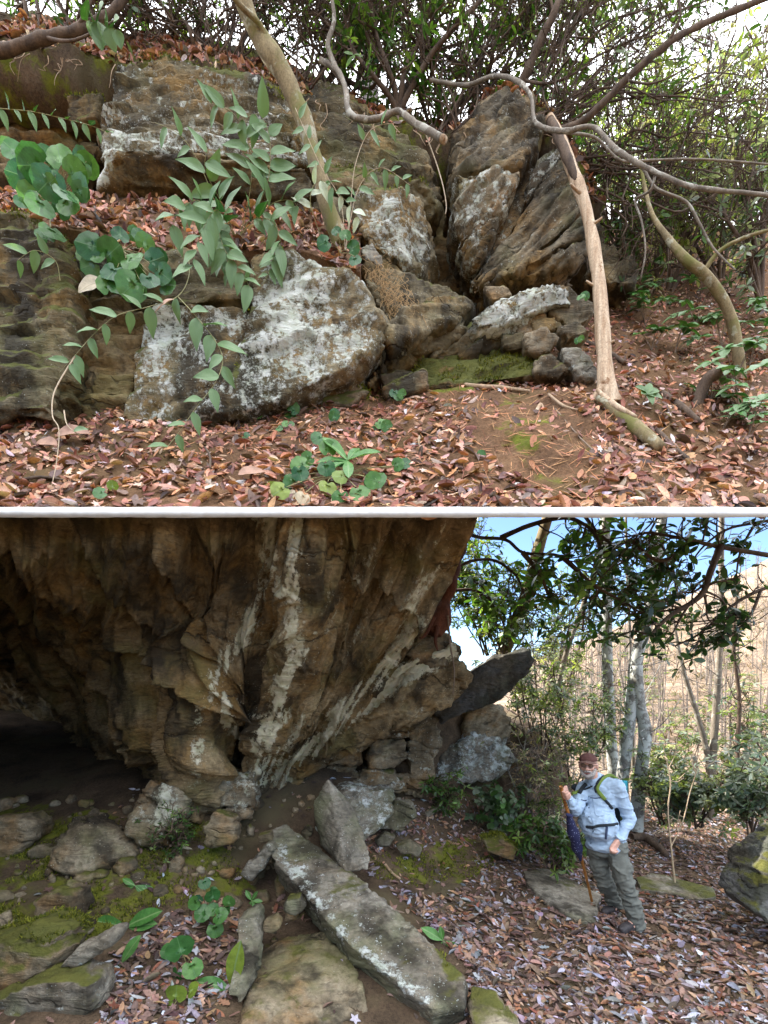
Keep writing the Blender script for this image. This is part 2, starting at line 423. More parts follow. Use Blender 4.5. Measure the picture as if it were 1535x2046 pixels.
def catmull(A, n):
    """A: (k, ..., 3) -> (n, ..., 3)"""
    k = len(A); t = np.linspace(0, k-1, n); i = np.clip(t.astype(int), 0, k-2); f = (t-i)
    f = f.reshape((-1,)+(1,)*(A.ndim-1))
    p0 = A[np.clip(i-1, 0, k-1)]; p1 = A[i]; p2 = A[i+1]; p3 = A[np.clip(i+2, 0, k-1)]
    return 0.5*((2*p1)+(-p0+p2)*f+(2*p0-5*p1+4*p2-p3)*f*f+(-p0+3*p1-3*p2+p3)*f**3)
def sheet_points(rows, nu, nv):
    A = np.array([[list(P(*p)) for p in r] for r in rows])
    B = catmull(A, nv)
    return np.swapaxes(catmull(np.swapaxes(B, 0, 1), nu), 0, 1)       # (nv, nu, 3)
def grid_faces(nv, nu, off=0, flip=False):
    i = np.arange(nv-1)[:, None]*nu+np.arange(nu-1)[None, :]+off
    q = np.stack([i, i+1, i+nu+1, i+nu], -1).reshape(-1, 4)
    return q[:, ::-1] if flip else q
def grid_normals(G):
    du = np.gradient(G, axis=1); dv = np.gradient(G, axis=0)
    n = np.cross(du, dv); return n/np.maximum(np.linalg.norm(n, axis=2), 1e-9)[..., None]
def solid_sheet(name, G, back, taper=0):
    """front grid G, closed to the rear by the vector back (over the first taper rows it thins out to an edge)"""
    nv, nu = G.shape[:2]; N = nv*nu
    w = np.clip((np.arange(nv)+0.5)/max(taper, 0.5), 0, 1)[:, None, None]
    Fv = G.reshape(-1, 3); Bk = (G+np.array(back)*w).reshape(-1, 3)
    ring = np.concatenate([np.arange(nu), np.arange(1, nv)*nu+nu-1, (nv-1)*nu+np.arange(nu-2, -1, -1), np.arange(nv-2, 0, -1)*nu])
    r2 = np.roll(ring, -1)
    side = np.stack([ring, ring+N, r2+N, r2], 1)
    me = mesh_arr(name, np.concatenate([Fv, Bk]), [grid_faces(nv, nu, 0, True), grid_faces(nv, nu, N), side[:, ::-1]])
    bm = bmesh.new(); bm.from_mesh(me); bmesh.ops.recalc_face_normals(bm, faces=bm.faces[:]); bm.to_mesh(me); bm.free()
    return me

# ------------------------------------------------------------------ lower ground (thin-plate surface through surveyed points)
def gp(u, v, z):
    D = (H-z)*F/(v-VH); q = P(u, v, D); return (q.x, q.y, z)
GPTS = [gp(1500, 2046, 0.0), gp(1200, 2046, 0.0), gp(950, 2046, 0.03), gp(700, 2046, 0.08), gp(500, 2046, .18), gp(300, 2046, 0.3), gp(0, 2046, 0.38),
        gp(1240, 1860, 0), gp(1480, 1850, 0.0), gp(1060, 1850, 0.08), gp(900, 1830, 0.2), gp(760, 1800, 0.42), gp(560, 1800, 0.30), gp(400, 1830, 0.42), gp(100, 1850, 0.5),
        gp(1300, 1700, 0.1), gp(1500, 1700, 0.0), gp(1100, 1700, 0.25), gp(950, 1690, .42), gp(800, 1680, .6), gp(600, 1680, .72), gp(400, 1690, .80), gp(150, 1700, .80),
        gp(900, 1600, .9), gp(700, 1600, 1.05), gp(450, 1605, 1.1), gp(1000, 1600, 0.8), gp(1150, 1640, .35), gp(1400, 1640, .1), gp(1180, 1760, .06), gp(1050, 1760, .2),
        (-3, 9, 1.6), (-1, 9.5, 1.7), (1, 10, 1.4), (3, 10, 0.5), (6, 11, -0.3), (10, 12, -0.6), (3, 14, -0.6), (9, 15, -1.6), (-5, 6, 1.2), (-6, 3, .8), (-6, 12, 2.4), (-3, 14, 1.6),
        (-4, -2, .3), (0, -2, .1), (4, -2, -.1), (9, 0, -.4), (10, 6, -.4), (0, 1, .12), (-2.5, 1.5, .4), (3, 1, -.05)]
_gp = np.array(GPTS)
def _tps(r2): return np.where(r2 > 1e-9, r2*np.log(np.maximum(r2, 1e-9)), 0)
_n = len(_gp); _A = np.zeros((_n+3, _n+3))
_d = ((_gp[:, None, :2]-_gp[None, :, :2])**2).sum(-1)
_A[:_n, :_n] = _tps(_d)+np.eye(_n)*0.02; _A[:_n, _n] = 1; _A[:_n, _n+1:] = _gp[:, :2]; _A[_n:, :_n] = _A[:_n, _n:].T
_w = np.linalg.solve(_A, np.concatenate([_gp[:, 2], np.zeros(3)]))
def ground_z(xy):
    xy = np.atleast_2d(np.asarray(xy, dtype=float))[:, :2]
    d = ((xy[:, None, :]-_gp[None, :, :2])**2).sum(-1)
    z = _tps(d)@_w[:_n]+_w[_n]+xy@_w[_n+1:]
    p3 = np.concatenate([xy, np.zeros((len(xy), 1))], 1)
    return z+0.035*fbm(p3*1.3, 3, 77)+0.012*fbm(p3*5, 2, 78)
def on_ground(u, v, it=18):
    """walk the ray of a photo pixel down to the lower ground"""
    lo, hi = 1.5, 14.0
    Ds = np.linspace(lo, hi, 240); pts = np.array([list(P(u, v, d)) for d in Ds])
    below = pts[:, 2] < ground_z(pts)
    i = int(np.argmax(below)) if below.any() else len(Ds)-1
    return P(u, v, Ds[i])

nx, ny = 250, 230
xs = np.linspace(-9, 13, nx); ys = np.linspace(-3, 16, ny)
X, Y = np.meshgrid(xs, ys); XY = np.stack([X.ravel(), Y.ravel()], 1)
Z = ground_z(XY)
me = mesh_arr('ground', np.column_stack([XY, Z]), grid_faces(ny, nx))
gu, gv = project(np.column_stack([XY, Z]))
gm = np.where(in_poly(gu, gv, [(0, 1600), (420, 1640), (520, 1780), (330, 1830), (180, 1900), (-300, 2100), (-400, 1700)]), 0.42, 0.0)
gm = np.maximum(gm, np.where(in_poly(gu, gv, [(730, 1700), (800, 1690), (950, 1670), (1010, 1720), (960, 1760), (840, 1780), (740, 1760)]), 0.36, 0))
gm = np.maximum(gm, np.where(in_poly(gu, gv, [(500, 1880), (600, 1830), (640, 1960), (560, 2000)]), 0.25, 0))
attr(me, 'moss', gm)
tag(obj('ground', me, M['soil']), 'dark forest floor of the lower trail under dead leaves', 'ground', kind='structure')

# the valley and the sunlit hillside beyond the trail
def hill_z(x, y):
    z = np.where(y < 14, -2.2, 0)+0*x
    t = np.clip((y-14)/20.0, 0, 1); dip = -2.2-3.0*t*t*(3-2*t)
    top = np.clip(17+(x-58)*0.45, 6, 60)
    s = np.clip((y-34)/100.0, 0, 1)
    up = dip+(top+5.2)*s**0.9
    far = np.clip((y-134)/250.0, 0, 1)
    return np.where(y < 14, -2.2, up-far*20)+1.2*np.sin(x*0.11+y*0.05)*s+0.8*np.sin(x*0.043-y*0.09)*s
hx = np.concatenate([np.linspace(-400, -60, 16), np.linspace(-50, 200, 110), np.linspace(220, 600, 16)])
hy = np.concatenate([np.linspace(-300, 0, 12), np.linspace(6, 150, 90), np.linspace(160, 700, 20)])
X, Y = np.meshgrid(hx, hy); Zh = hill_z(X, Y)
me = mesh_arr('hillside', np.column_stack([X.ravel(), Y.ravel(), Zh.ravel()]), grid_faces(len(hy), len(hx)))
m, nt, b = new_mat('dry_hillside'); t = NT(nt); p = t.pos()
col = t.mix(t.rng(t.noise(p, .10, 7, .65), .38, .62), (0.15, 0.095, 0.058), (0.27, 0.19, 0.125))
col = t.mix(t.rng(t.noise(p, .35, 8, .7), .50, .66, 0, .8), col, (0.085, 0.062, 0.035)); col = t.mix(.8, col, t.ramp(t.noise(p, 2.2, 5, .7), [(.25, .45), (.7, 1.4)]), 'MULTIPLY')
t.l.new(col, b.inputs['Base Color']); b.inputs['Roughness'].default_value = .95; t.l.new(t.bump(t.noise(p, .8, 7, .7), .9, .6), b.inputs['Normal']); M['hill'] = m
tag(obj('hillside', me, M['hill']), 'sunlit leaf-strewn hillside across the valley', 'hillside', kind='structure')

# ------------------------------------------------------------------ upper bank (a steep leaf-covered shelf over the lower trail)
BU = [-260, 0, 200, 400, 600, 800, 950, 1100, 1250, 1400, 1560, 1800]
BV = [1018, 960, 900, 850, 800, 750, 700, 640, 580, 520, 480, 450]
BD = [3.32, 3.66, 4.05, 4.42, 4.82, 5.22, 5.64, 6.20, 6.85, 7.60, 9.0, 11.5]
mound = {2: {6: -.10, 7: -.14, 8: -.05}, 3: {5: -.05, 6: -.22, 7: -.30, 8: -.16}, 4: {5: -.05, 6: -.2, 7: -.34, 8: -.28, 9: -.1}, 5: {7: -.15, 8: -.2, 9: -.15}}
rows = [[(u, v, D+mound.get(r, {}).get(c, 0)) for c, u in enumerate(BU)] for r, (v, D) in enumerate(zip(BV, BD))]
BG = sheet_points(rows, 230, 170)
BN = grid_normals(BG); BN *= np.where(BN[..., 2:3] < 0, -1, 1)
fl = BG.reshape(-1, 3)
BG = (fl+BN.reshape(-1, 3)*(0.06*fbm(fl*1.8, 4, 11)+0.022*fbm(fl*7, 3, 12))[:, None]*np.clip((fl[:, 1:2]-3.3)*3, 0, 1)).reshape(BG.shape)
me = solid_sheet('bank', BG, (0, 0.55, -0.10), 46)
bu, bv = project(get_co(me))
bm_ = np.where(in_poly(bu, bv, [(840, 700), (1080, 670), (1090, 740), (960, 780), (780, 800), (740, 790)]), 0.5, 0.0)
bm_ = np.maximum(bm_, np.clip(1-polyline_dist(bu, bv, [(400, 850), (700, 800), (860, 760)])/28, 0, 1)*0.4)
bm_ = np.maximum(bm_, np.clip(1-polyline_dist(bu, bv, [(1010, 860), (1080, 960), (1090, 1000)])/70, 0, 1)*0.42)
bm_ = np.maximum(bm_, np.clip(1-polyline_dist(bu, bv, [(1010, 800), (1160, 890)])/70, 0, 1)*0.36)
attr(me, 'moss', bm_)
tag(obj('leaf_bank', me, M['bank']), 'steep earth bank below the cliff, covered in red-brown leaves', 'bank', kind='structure')
def on_bank(u, v):
    """nearest bank point to a photo pixel, with its normal"""
    q = BG.reshape(-1, 3); a, b = project(q); i = int(np.argmin((a-u)**2+(b-v)**2)); return Vector(q[i]), Vector(BN.reshape(-1, 3)[i])

# added white strip on the shelf edge, standing for the divider between both places
n = 420; t_ = np.linspace(-3.6, 3.6, n)
jit = 0.004*fbm(np.column_stack([t_*3, t_*0, t_*0]), 4, 5); jit2 = 0.004*fbm(np.column_stack([t_*3.3, t_*0+9, t_*0]), 4, 6)
D0 = 3.24; zt = P(0, 1013, D0).z; zb = P(0, 1034, D0).z
prof = [np.column_stack([t_, np.full(n, D0)+jit*2, zb+jit2]), np.column_stack([t_, np.full(n, D0)+jit2*2, zt+jit]),
        np.column_stack([t_, np.full(n, D0+0.14), zt+0.03+jit]), np.column_stack([t_, np.full(n, D0+0.16), zb+0.14+jit2])]
me = mesh_arr('lip', np.concatenate(prof), [np.concatenate([np.stack([np.arange(n-1)+a*n, np.arange(1, n)+a*n, np.arange(1, n)+b*n, np.arange(n-1)+b*n], 1) for a, b in ((0, 1), (1, 2), (2, 3), (3, 0))]),
              np.array([[0, n, 2*n, 3*n], [n-1, 4*n-1, 3*n-1, 2*n-1]])], smooth=False)
attr(me, 'lich', np.full(len(me.vertices), 0.9)); attr(me, 'moss', np.zeros(len(me.vertices)))
tag(obj('divider_strip', me, M['lip']), 'added thin white strip dividing the upper place from the lower one', 'ledge', kind='structure')

# ------------------------------------------------------------------ lower overhang
CU = [[-170, 40, 200, 330, 450, 540, 615, 700, 830, 960],
      [-170, 40, 200, 330, 450, 540, 612, 690, 800, 912],
      [-170, 40, 200, 330, 440, 530, 605, 680, 770, 862],
      [-170, 40, 190, 310, 410, 510, 592, 650, 720, 800],
      [-170, 40, 170, 290, 395, 470, 560, 610, 670, 728],
      [-170, 40, 160, 285, 385, 455, 530, 570, 610, 655],
      [-170, 40, 150, 280, 375, 440, 505, 540, 570, 600],
      [-170, 40, 150, 270, 365, 430, 490, 530, 560, 590]]
CD = [[3.46, 3.44, 3.42, 3.42, 3.42, 3.42, 3.40, 3.44, 3.48, 3.56],
      [4.3, 4.2, 4.0, 3.85, 3.9, 3.72, 3.60, 3.85, 3.9, 3.95],
      [5.7, 5.5, 4.9, 4.4, 4.35, 4.12, 3.95, 4.35, 4.4, 4.42],
      [7.6, 7.3, 6.1, 5.0, 4.55, 4.6, 4.35, 4.75, 4.85, 4.95],
      [9.0, 8.8, 7.6, 5.6, 4.8, 5.1, 4.75, 5.1, 5.25, 5.35],
      [9.2, 9.2, 8.8, 6.2, 4.95, 5.5, 5.1, 5.5, 5.6, 5.7],
      [9.8, 9.8, 9.6, 7.4, 5.1, 5.85, 5.4, 5.8, 5.9, 6.0],
      [9.8, 9.8, 9.6, 7.6, 5.2, 6.1, 5.7, 6.1, 6.2, 6.3]]
CV = [1008, 1100, 1200, 1300, 1400, 1480, 1550, 1630]
G = sheet_points([[(u, v, d) for u, d in zip(a, b)] for a, b, v in zip(CU, CD, CV)], 400, 400)
fl = G.reshape(-1, 3); u_, v_ = project(fl); nn = grid_normals(G).reshape(-1, 3); nn *= np.where(nn[:, 1:2] > 0, -1, 1)
wu = u_+16*fbm(fl*1.6, 3, 61); wv = v_+16*fbm(fl*1.6, 3, 62)
def ridge(pts, w, a): return a*np.exp(-(polyline_dist(wu, wv, pts)/w)**2)
def step(pts, w, a):
    """a ledge: rock on one side of the line stands proud of the other"""
    best = np.full(len(wu), 1e9); sgn = np.zeros(len(wu))
    for (x0, y0), (x1, y1) in zip(pts[:-1], pts[1:]):
        dx, dy = x1-x0, y1-y0; L2 = dx*dx+dy*dy
        t = np.clip(((wu-x0)*dx+(wv-y0)*dy)/L2, 0, 1); d = np.hypot(wu-x0-t*dx, wv-y0-t*dy)
        s = np.sign((wu-x0)*dy-(wv-y0)*dx); m = d < best; best = np.where(m, d, best); sgn = np.where(m, s, sgn)
    return a*np.where(sgn > 0, np.exp(-(best/w)), 0)
dd = np.zeros(len(fl))
dd += ridge([(590, 1000), (590, 1150), (585, 1300), (545, 1420), (505, 1560)], 24, 0.10)
dd += ridge([(440, 1330), (400, 1420), (385, 1600)], 28, 0.14)
dd += step([(60, 1080), (200, 1170), (300, 1280), (420, 1380)], 80, 0.20)
dd += step([(20, 1160), (170, 1260), (270, 1370), (330, 1480)], 85, 0.24)
dd += step([(-60, 1260), (110, 1340), (190, 1450), (210, 1560)], 90, 0.28)
dd += step([(700, 1000), (690, 1130), (800, 1180), (830, 1230)], 46, 0.13)
dd += step([(870, 1010), (790, 1160), (700, 1290), (600, 1420)], 44, 0.10)
dd -= ridge([(520, 1040), (500, 1190), (470, 1290)], 34, 0.12)
dd -= ridge([(480, 1430), (475, 1500), (455, 1560)], 30, 0.22)
dd += ridge([(470, 1400), (530, 1440), (520, 1480)], 22, 0.10)
dd += step([(420, 1010), (440, 1150), (450, 1290)], 40, 0.10)
dd += step([(300, 1010), (350, 1120), (400, 1230), (440, 1300)], 70, 0.12)
dd += step([(150, 1010), (260, 1130), (340, 1230)], 70, 0.12)
th = 1.7*np.arctan2(1900-wv, wu-400); rr_ = np.hypot(1900-wv, wu-400)                 # folds fan out from the foot of the rock
f1 = fbm(np.column_stack([th*5.0, rr_/800, rr_*0]), 3, 72, .45); f2 = fbm(np.column_stack([th*15, rr_/520, rr_*0+4]), 4, 73, .55)
dd += 0.26*(0.5-np.abs(f1)*1.3)+0.075*(0.5-np.abs(f2)*1.4)
dd += rock_noise(fl, nn, 71, 0.016, (-0.75, 0.2, 0.62), 3.0, 1.2)
dd *= np.clip((v_-1010)/40, 0.15, 1)
fl = fl+nn*dd[:, None]
me = solid_sheet('overhang', fl.reshape(G.shape), (0, 1.2, 0.75))
co = get_co(me); u_, v_ = project(co)
th = 1.7*np.arctan2(1900-v_, u_-400); rr_ = np.hypot(1900-v_, u_-400)
fl3 = fbm(np.column_stack([th*22, rr_/330, rr_*0+7]), 4, 74, .6); fl4 = fbm(np.column_stack([th*7, rr_/500, rr_*0+7]), 3, 75, .5)
right = np.clip((u_-400)/140, 0, 1)
L = .10+right*(.24+.40*np.clip(fl3+.10, 0, 1)+.42*np.clip(fl4*1.4, 0, 1))
pw = 18*fbm(co*2.4, 4, 33); pk = 1+.45*fl3
def paint(pts, w, val):
    global L
    f = np.clip(1.3-polyline_dist(u_+pw, v_, pts)/w, 0, 1); L = np.maximum(L, val*f*pk)
paint([(595, 1000), (597, 1150), (588, 1300), (548, 1420), (515, 1540)], 30, 1.08)
paint([(540, 1000), (530, 1100), (555, 1180)], 26, 0.95)
paint([(560, 1330), (500, 1240)], 22, 0.6)
paint([(520, 1030), (540, 1120), (490, 1260), (420, 1350), (400, 1420), (388, 1560)], 26, 0.95)
paint([(830, 1230), (770, 1340), (690, 1420), (620, 1500), (560, 1560)], 30, 1.05)
paint([(480, 1480), (450, 1430), (420, 1370)], 22, 0.95)
paint([(600, 1440), (560, 1500), (530, 1560)], 28, 0.95)
paint([(860, 1080), (780, 1240)], 16, 0.5)
paint([(700, 1160), (740, 1175), (800, 1160)], 12, 0.7)
paint([(470, 1400), (530, 1440), (520, 1480)], 16, 0.7)
paint([(650, 1060), (690, 1060)], 20, 0.6)
attr(me, 'lich', L); attr(me, 'moss', np.zeros(len(co)))
over = empty('rock_overhang', P(450, 1600, 5.6), 'huge brown overhanging rock with a dark cave under its left side', 'rock overhang', kind='structure')
obj('ceiling', me, M['ceiling'], over)

def stone_child(parent, name, pts, mat, D, thick, seed, amp=0.04, bed=(0.2, 0.3, 1), **kw):
    rk = {k: kw.pop(k) for k in ('vox', 'bulge', 'inset', 'back', 'ext', 'hull') if k in kw}
    me = poly_rock(pts, thick, D, **rk)
    finish_rock(me, seed, amp, bed, **kw)
    return obj(name, me, M[mat], parent)
BD1 = (-0.55, 0.5, 0.65)
stone_child(over, 'rock_ledge', [(905, 1285, 5.45), (935, 1345, 5.5), (905, 1405, 5.6), (840, 1445, 5.6), (700, 1500, 5.75), (590, 1560, 5.9), (560, 1550, 5.95), (640, 1470, 5.7), (760, 1360, 5.4), (830, 1300, 5.3)],
            'ceiling', None, 0.9, 201, 0.07, BD1, lich=0.55, moss=0.0, k=6, paint=[('lich', [(900, 1300), (800, 1350), (720, 1410), (640, 1480)], 24, 1.2)])
stone_child(over, 'rock_ledge', [(905, 1270, 5.6), (850, 1235, 5.4), (800, 1310, 5.3), (900, 1345, 5.5), (920, 1300, 5.6)], 'tan', None, 0.7, 202, 0.06, BD1, lich=0.6, moss=0.1)
stone_child(over, 'rock_slab', [(1064, 1294, 5.7), (1072, 1330, 5.7), (1005, 1395, 5.85), (930, 1432, 6.0), (880, 1448, 6.1), (860, 1415, 6.1), (915, 1350, 5.9), (985, 1312, 5.75)],
            'dark_slab', None, 0.8, 203, 0.035, (-0.5, 0.3, 0.8), lich=0.2, moss=0.2, k=6)
rs = random.Random(4)
wall = [[(640, 1475), (700, 1440), (740, 1470), (720, 1530), (650, 1530)], [(700, 1440), (800, 1420), (815, 1470), (740, 1475)], [(810, 1410), (862, 1418), (885, 1480), (870, 1510), (815, 1475)],
        [(740, 1475), (812, 1472), (820, 1520), (790, 1545), (735, 1535)], [(815, 1478), (872, 1505), (868, 1555), (822, 1560), (812, 1520)], [(720, 1532), (790, 1545), (815, 1585), (700, 1580)],
        [(630, 1530), (718, 1532), (705, 1580), (620, 1570)], [(560, 1545), (630, 1528), (640, 1590), (540, 1600)], [(790, 1545), (850, 1552), (842, 1596), (800, 1590)], [(500, 1560), (560, 1548), (550, 1610), (480, 1620)],
        [(600, 1500), (650, 1476), (655, 1530), (600, 1545)], [(660, 1420), (700, 1400), (760, 1400), (700, 1445), (650, 1470)], [(760, 1395), (830, 1390), (815, 1420), (700, 1442)]]
for i, w in enumerate(wall):
    stone_child(over, 'wall_stone', w, 'tan' if i % 3 else 'boulder', 6.15+rs.uniform(-.12, .18), 0.6, 210+i, 0.05, (rs.uniform(-.5, .3), .3, 1), lich=rs.uniform(.3, .75), moss=rs.uniform(0, .2), bulge=0.03, inset=0.93, vox=0.026)
stone_child(over, 'wall_stone', [(875, 1510), (940, 1460), (1010, 1475), (1040, 1520), (990, 1562), (900, 1572), (862, 1560)], 'slab', 6.7, 0.7, 230, 0.05, BD1, lich=0.8, moss=0.1)
stone_child(over, 'wall_stone', [(930, 1430), (985, 1405), (1030, 1440), (1010, 1480), (930, 1470)], 'boulder', 6.8, 0.6, 231, 0.05, BD1, lich=0.5, moss=0.4)
# earth behind the loose wall, closing the hill
rows = [[(380, 1010, 7.4), (620, 1080, 7.4), (760, 1180, 7.2), (860, 1240, 6.9), (905, 1300, 6.9), (960, 1400, 7.3), (1020, 1440, 8.0), (1060, 1450, 9.5)],
        [(300, 1350, 7.6), (520, 1350, 7.2), (700, 1380, 6.9), (840, 1400, 6.7), (920, 1420, 6.9), (990, 1450, 7.5), (1060, 1480, 8.2), (1110, 1490, 9.5)],
        [(260, 1680, 7.6), (420, 1660, 7.0), (680, 1660, 6.6), (830, 1640, 6.5), (940, 1630, 6.9), (1030, 1630, 7.6), (1100, 1620, 8.4), (1160, 1600, 9.5)]]
G = sheet_points(rows, 120, 90); fl = G.reshape(-1, 3); nn = grid_normals(G).reshape(-1, 3)
fl = fl+nn*(0.10*fbm(fl*1.7, 4, 91))[:, None]
me = solid_sheet('earth', fl.reshape(G.shape), (0, 2.0, 0.3)); attr(me, 'moss', np.full(len(me.vertices), 0.1))
tag(obj('hill_bank', me, M['soil']), 'dark earth slope rising behind the overhanging rock', 'hillside', kind='structure')
# cave back wall
rows = [[(-220, 1180, 10.2), (40, 1180, 10.2), (200, 1220, 10.0), (330, 1300, 9.4)], [(-220, 1420, 10.6), (40, 1420, 10.6), (190, 1440, 10.2), (320, 1450, 9.0)], [(-220, 1620, 10), (40, 1620, 10), (190, 1620, 9.8), (330, 1620, 8.4)]]
G = sheet_points(rows, 70, 70); fl = G.reshape(-1, 3); nn = grid_normals(G).reshape(-1, 3)
fl = fl+nn*rock_noise(fl, nn, 95, 0.12, BD1)[:, None]
me = solid_sheet('cave_wall', fl.reshape(G.shape), (0, 1.5, 0.3)); attr(me, 'lich', np.full(len(me.vertices), 0.05)); attr(me, 'moss', np.zeros(len(me.vertices)))
obj('cave_wall', me, M['ceiling'], over)
# unseen rock added out of view on the left, shading the overhang and cave
for k, (a, b, top, wd) in enumerate([((-3.4, -2.2), (-3.3, 2.2), 4.6, 1.6), ((-3.3, 2.0), (-4.7, 4.4), 4.8, 1.5), ((-4.7, 4.2), (-6.2, 6.2), 4.8, 1.5)]):
    pts_ = []
    for (x, y) in (a, b):
        for dx, z in ((0, -.2), (-wd, -.2), (-wd, top), (.55, top), (.45, top-.8)): pts_.append(Vector((x+dx-.2, y, z)))
    me = hull_rock(pts_, .07); finish_rock(me, 250+k, .10, (-.5, .2, .8), .12, .15, 4.0, 1.0); obj('unseen_side_wall', me, M['ceiling'], over)
# the rock runs on to the left of the picture and closes the cave there
stone_child(over, 'unseen_side_wall', [(-330, 1030, 4.6), (-230, 1060, 6.0), (-230, 1500, 7.0), (-230, 1760, 6.0), (-430, 1760, 4.6), (-520, 1030, 4.0)], 'ceiling', None, 1.4, 240, 0.08, BD1, lich=.1, moss=.1, vox=0.07)

# ------------------------------------------------------------------ upper cliff
cliff = empty('rock_cliff', P(500, 840, 4.6), 'lichen-spotted cliff of stacked rock blocks above the leaf bank', 'cliff', kind='structure')
BDH = (0.05, 0.15, 1); BDT = (-0.62, 0.2, 0.75)
def blk(pts, D, thick, seed, amp=0.045, bed=BDH, mat='cliff', name='rock_block', **kw): return stone_child(cliff, name, pts, mat, D, thick, seed, amp, bed, **kw)
blk([(-260, 110), (40, 95), (240, 135), (420, 140), (620, 190), (800, 260), (900, 285), (985, 215), (1070, 225), (1150, 320), (1185, 480), (1240, 540), (1180, 660), (900, 700), (500, 760), (-260, 780)], 6.5, 0.6, 300, 0.10, vox=0.05, lich=.1, moss=.05, mat='ceiling', name='cliff_core')
blk([(235, 140, 5.25), (330, 108, 5.3), (430, 132, 5.3), (530, 172, 5.35), (600, 222, 5.4), (610, 280, 5.3), (560, 300, 5.2), (400, 292, 5.1), (200, 285, 5.1), (205, 225, 5.2)], None, 0.9, 301, 0.05, lich=.68, moss=.22, bulge=.07, k=6,
    paint=[('moss', [(240, 120), (330, 105), (430, 135), (560, 190)], 16, .85), ('lich', [(390, 170), (420, 190)], 40, .8)])
blk([(198, 268, 5.0), (330, 258, 5.02), (480, 282, 5.02), (645, 300, 5.05), (655, 332, 5.05), (480, 322, 5.0), (380, 312, 4.98), (195, 312, 4.95)], None, 0.7, 302, 0.035, lich=.85, moss=.25, k=7, bulge=.05)
blk([(212, 300, 4.85), (250, 298, 4.8), (390, 310, 4.88), (620, 332, 4.95), (640, 400, 5.1), (420, 392, 5.1), (190, 380, 5.0)], None, 0.7, 303, 0.035, lich=.38, moss=.1, k=6, bulge=.05,
    paint=[('lich', [(225, 300), (200, 360)], 24, 1.0)])
blk([(420, 385), (640, 390), (720, 430), (700, 500), (560, 500), (400, 470)], 5.15, 0.5, 304, 0.05, lich=.45, moss=.4)
blk([(590, 195, 5.6), (640, 160, 5.7), (700, 190, 5.7), (790, 250, 5.7), (850, 300, 5.6), (885, 385, 5.5), (880, 430, 5.5), (700, 350, 5.35), (600, 320, 5.3)], None, 0.7, 305, 0.055, lich=.5, moss=.45, k=5)
blk([(600, 310, 5.25), (700, 330, 5.25), (860, 360, 5.35), (880, 420, 5.5), (760, 390, 5.2), (660, 380, 5.15)], None, .5, 325, .05, lich=.3, moss=.75)
blk([(710, 375, 5.05), (800, 385, 5.05), (840, 400, 5.2), (862, 450, 5.35), (880, 540, 5.6), (838, 556, 5.2), (800, 530, 5.0), (735, 495, 4.95), (702, 430, 5.0)], None, .7, 306, .05, (-.35, .2, .9), lich=.72, moss=.1, bulge=.06,
    paint=[('lich', [(770, 420), (800, 500)], 44, .95), ('moss', [(720, 372), (850, 385)], 14, .6)])
blk([(1012, 178, 5.55), (1062, 195, 5.5), (1090, 262, 5.35), (1045, 335, 5.2), (990, 345, 5.2), (893, 352, 5.35), (912, 288, 5.5), (962, 212, 5.6)], None, .8, 307, .06, (-.5, .1, .85), lich=.55, moss=.15, mat='cliff_tilted', bulge=.07)
blk([(905, 350, 5.25), (990, 332, 5.15), (1042, 345, 5.15), (1015, 415, 5.1), (985, 440, 5.12), (960, 475, 5.2), (905, 445, 5.3)], None, .7, 308, .05, (-.5, .1, .85), lich=.78, moss=.1, mat='tan', bulge=.06)
blk([(912, 440, 5.3), (985, 425, 5.15), (988, 470, 5.2), (962, 530, 5.3), (940, 545, 5.4), (915, 490, 5.45)], None, .5, 309, .05, (-.5, .1, .85), lich=.7, moss=.1, mat='cliff_tilted', bulge=.06)
for i, (w, li, mt) in enumerate([   # thin tilted plates fanning out from the foot of the notch
        ([(943, 573, 5.42), (985, 470, 5.40), (1030, 385, 5.42), (1075, 315, 5.45), (1112, 284, 5.48), (1120, 300, 5.42), (1080, 365, 5.36), (1010, 490, 5.36)], .72, 'cliff_tilted'),
        ([(946, 574, 5.34), (1005, 485, 5.28), (1060, 400, 5.28), (1118, 308, 5.32), (1140, 300, 5.30), (1160, 338, 5.24), (1108, 425, 5.20), (1035, 505, 5.24)], .5, 'cliff_tilted'),
        ([(949, 575, 5.26), (1035, 500, 5.16), (1105, 420, 5.12), (1158, 335, 5.14), (1173, 372, 5.08), (1170, 415, 5.06), (1118, 470, 5.06), (1050, 522, 5.12)], .62, 'tan'),
        ([(952, 577, 5.18), (1050, 520, 5.06), (1120, 468, 5.0), (1170, 418, 5.0), (1170, 462, 4.97), (1105, 505, 4.98), (1030, 545, 5.05)], .45, 'cliff_tilted'),
        ([(1062, 345, 5.32), (1110, 300, 5.30), (1135, 296, 5.28), (1090, 352, 5.25), (1050, 405, 5.27)], .8, 'tan')]):
    blk(w, None, .5, 380+i, .030, (-.66, .12, .74), lich=li, moss=.02, mat=mt, bulge=.03, inset=.95, k=9, vox=.022, name='rock_plate')
blk([(945, 572, 5.25), (1100, 503, 5.0), (1178, 478, 5.0), (1172, 525, 5.05), (1040, 565, 5.1)], None, .6, 312, .06, (-.6, .1, .8), lich=.55, moss=.35, mat='cliff_tilted', k=7)
blk([(1170, 400), (1200, 480), (1280, 530), (1270, 580), (1180, 560), (1150, 480)], 6.0, .6, 313, .06, BDT, lich=.2, moss=.1)
blk([(-260, 140), (60, 120), (215, 190), (205, 300), (175, 400), (-260, 410)], 5.95, .6, 314, .08, lich=.2, moss=.3, mat='ceiling')
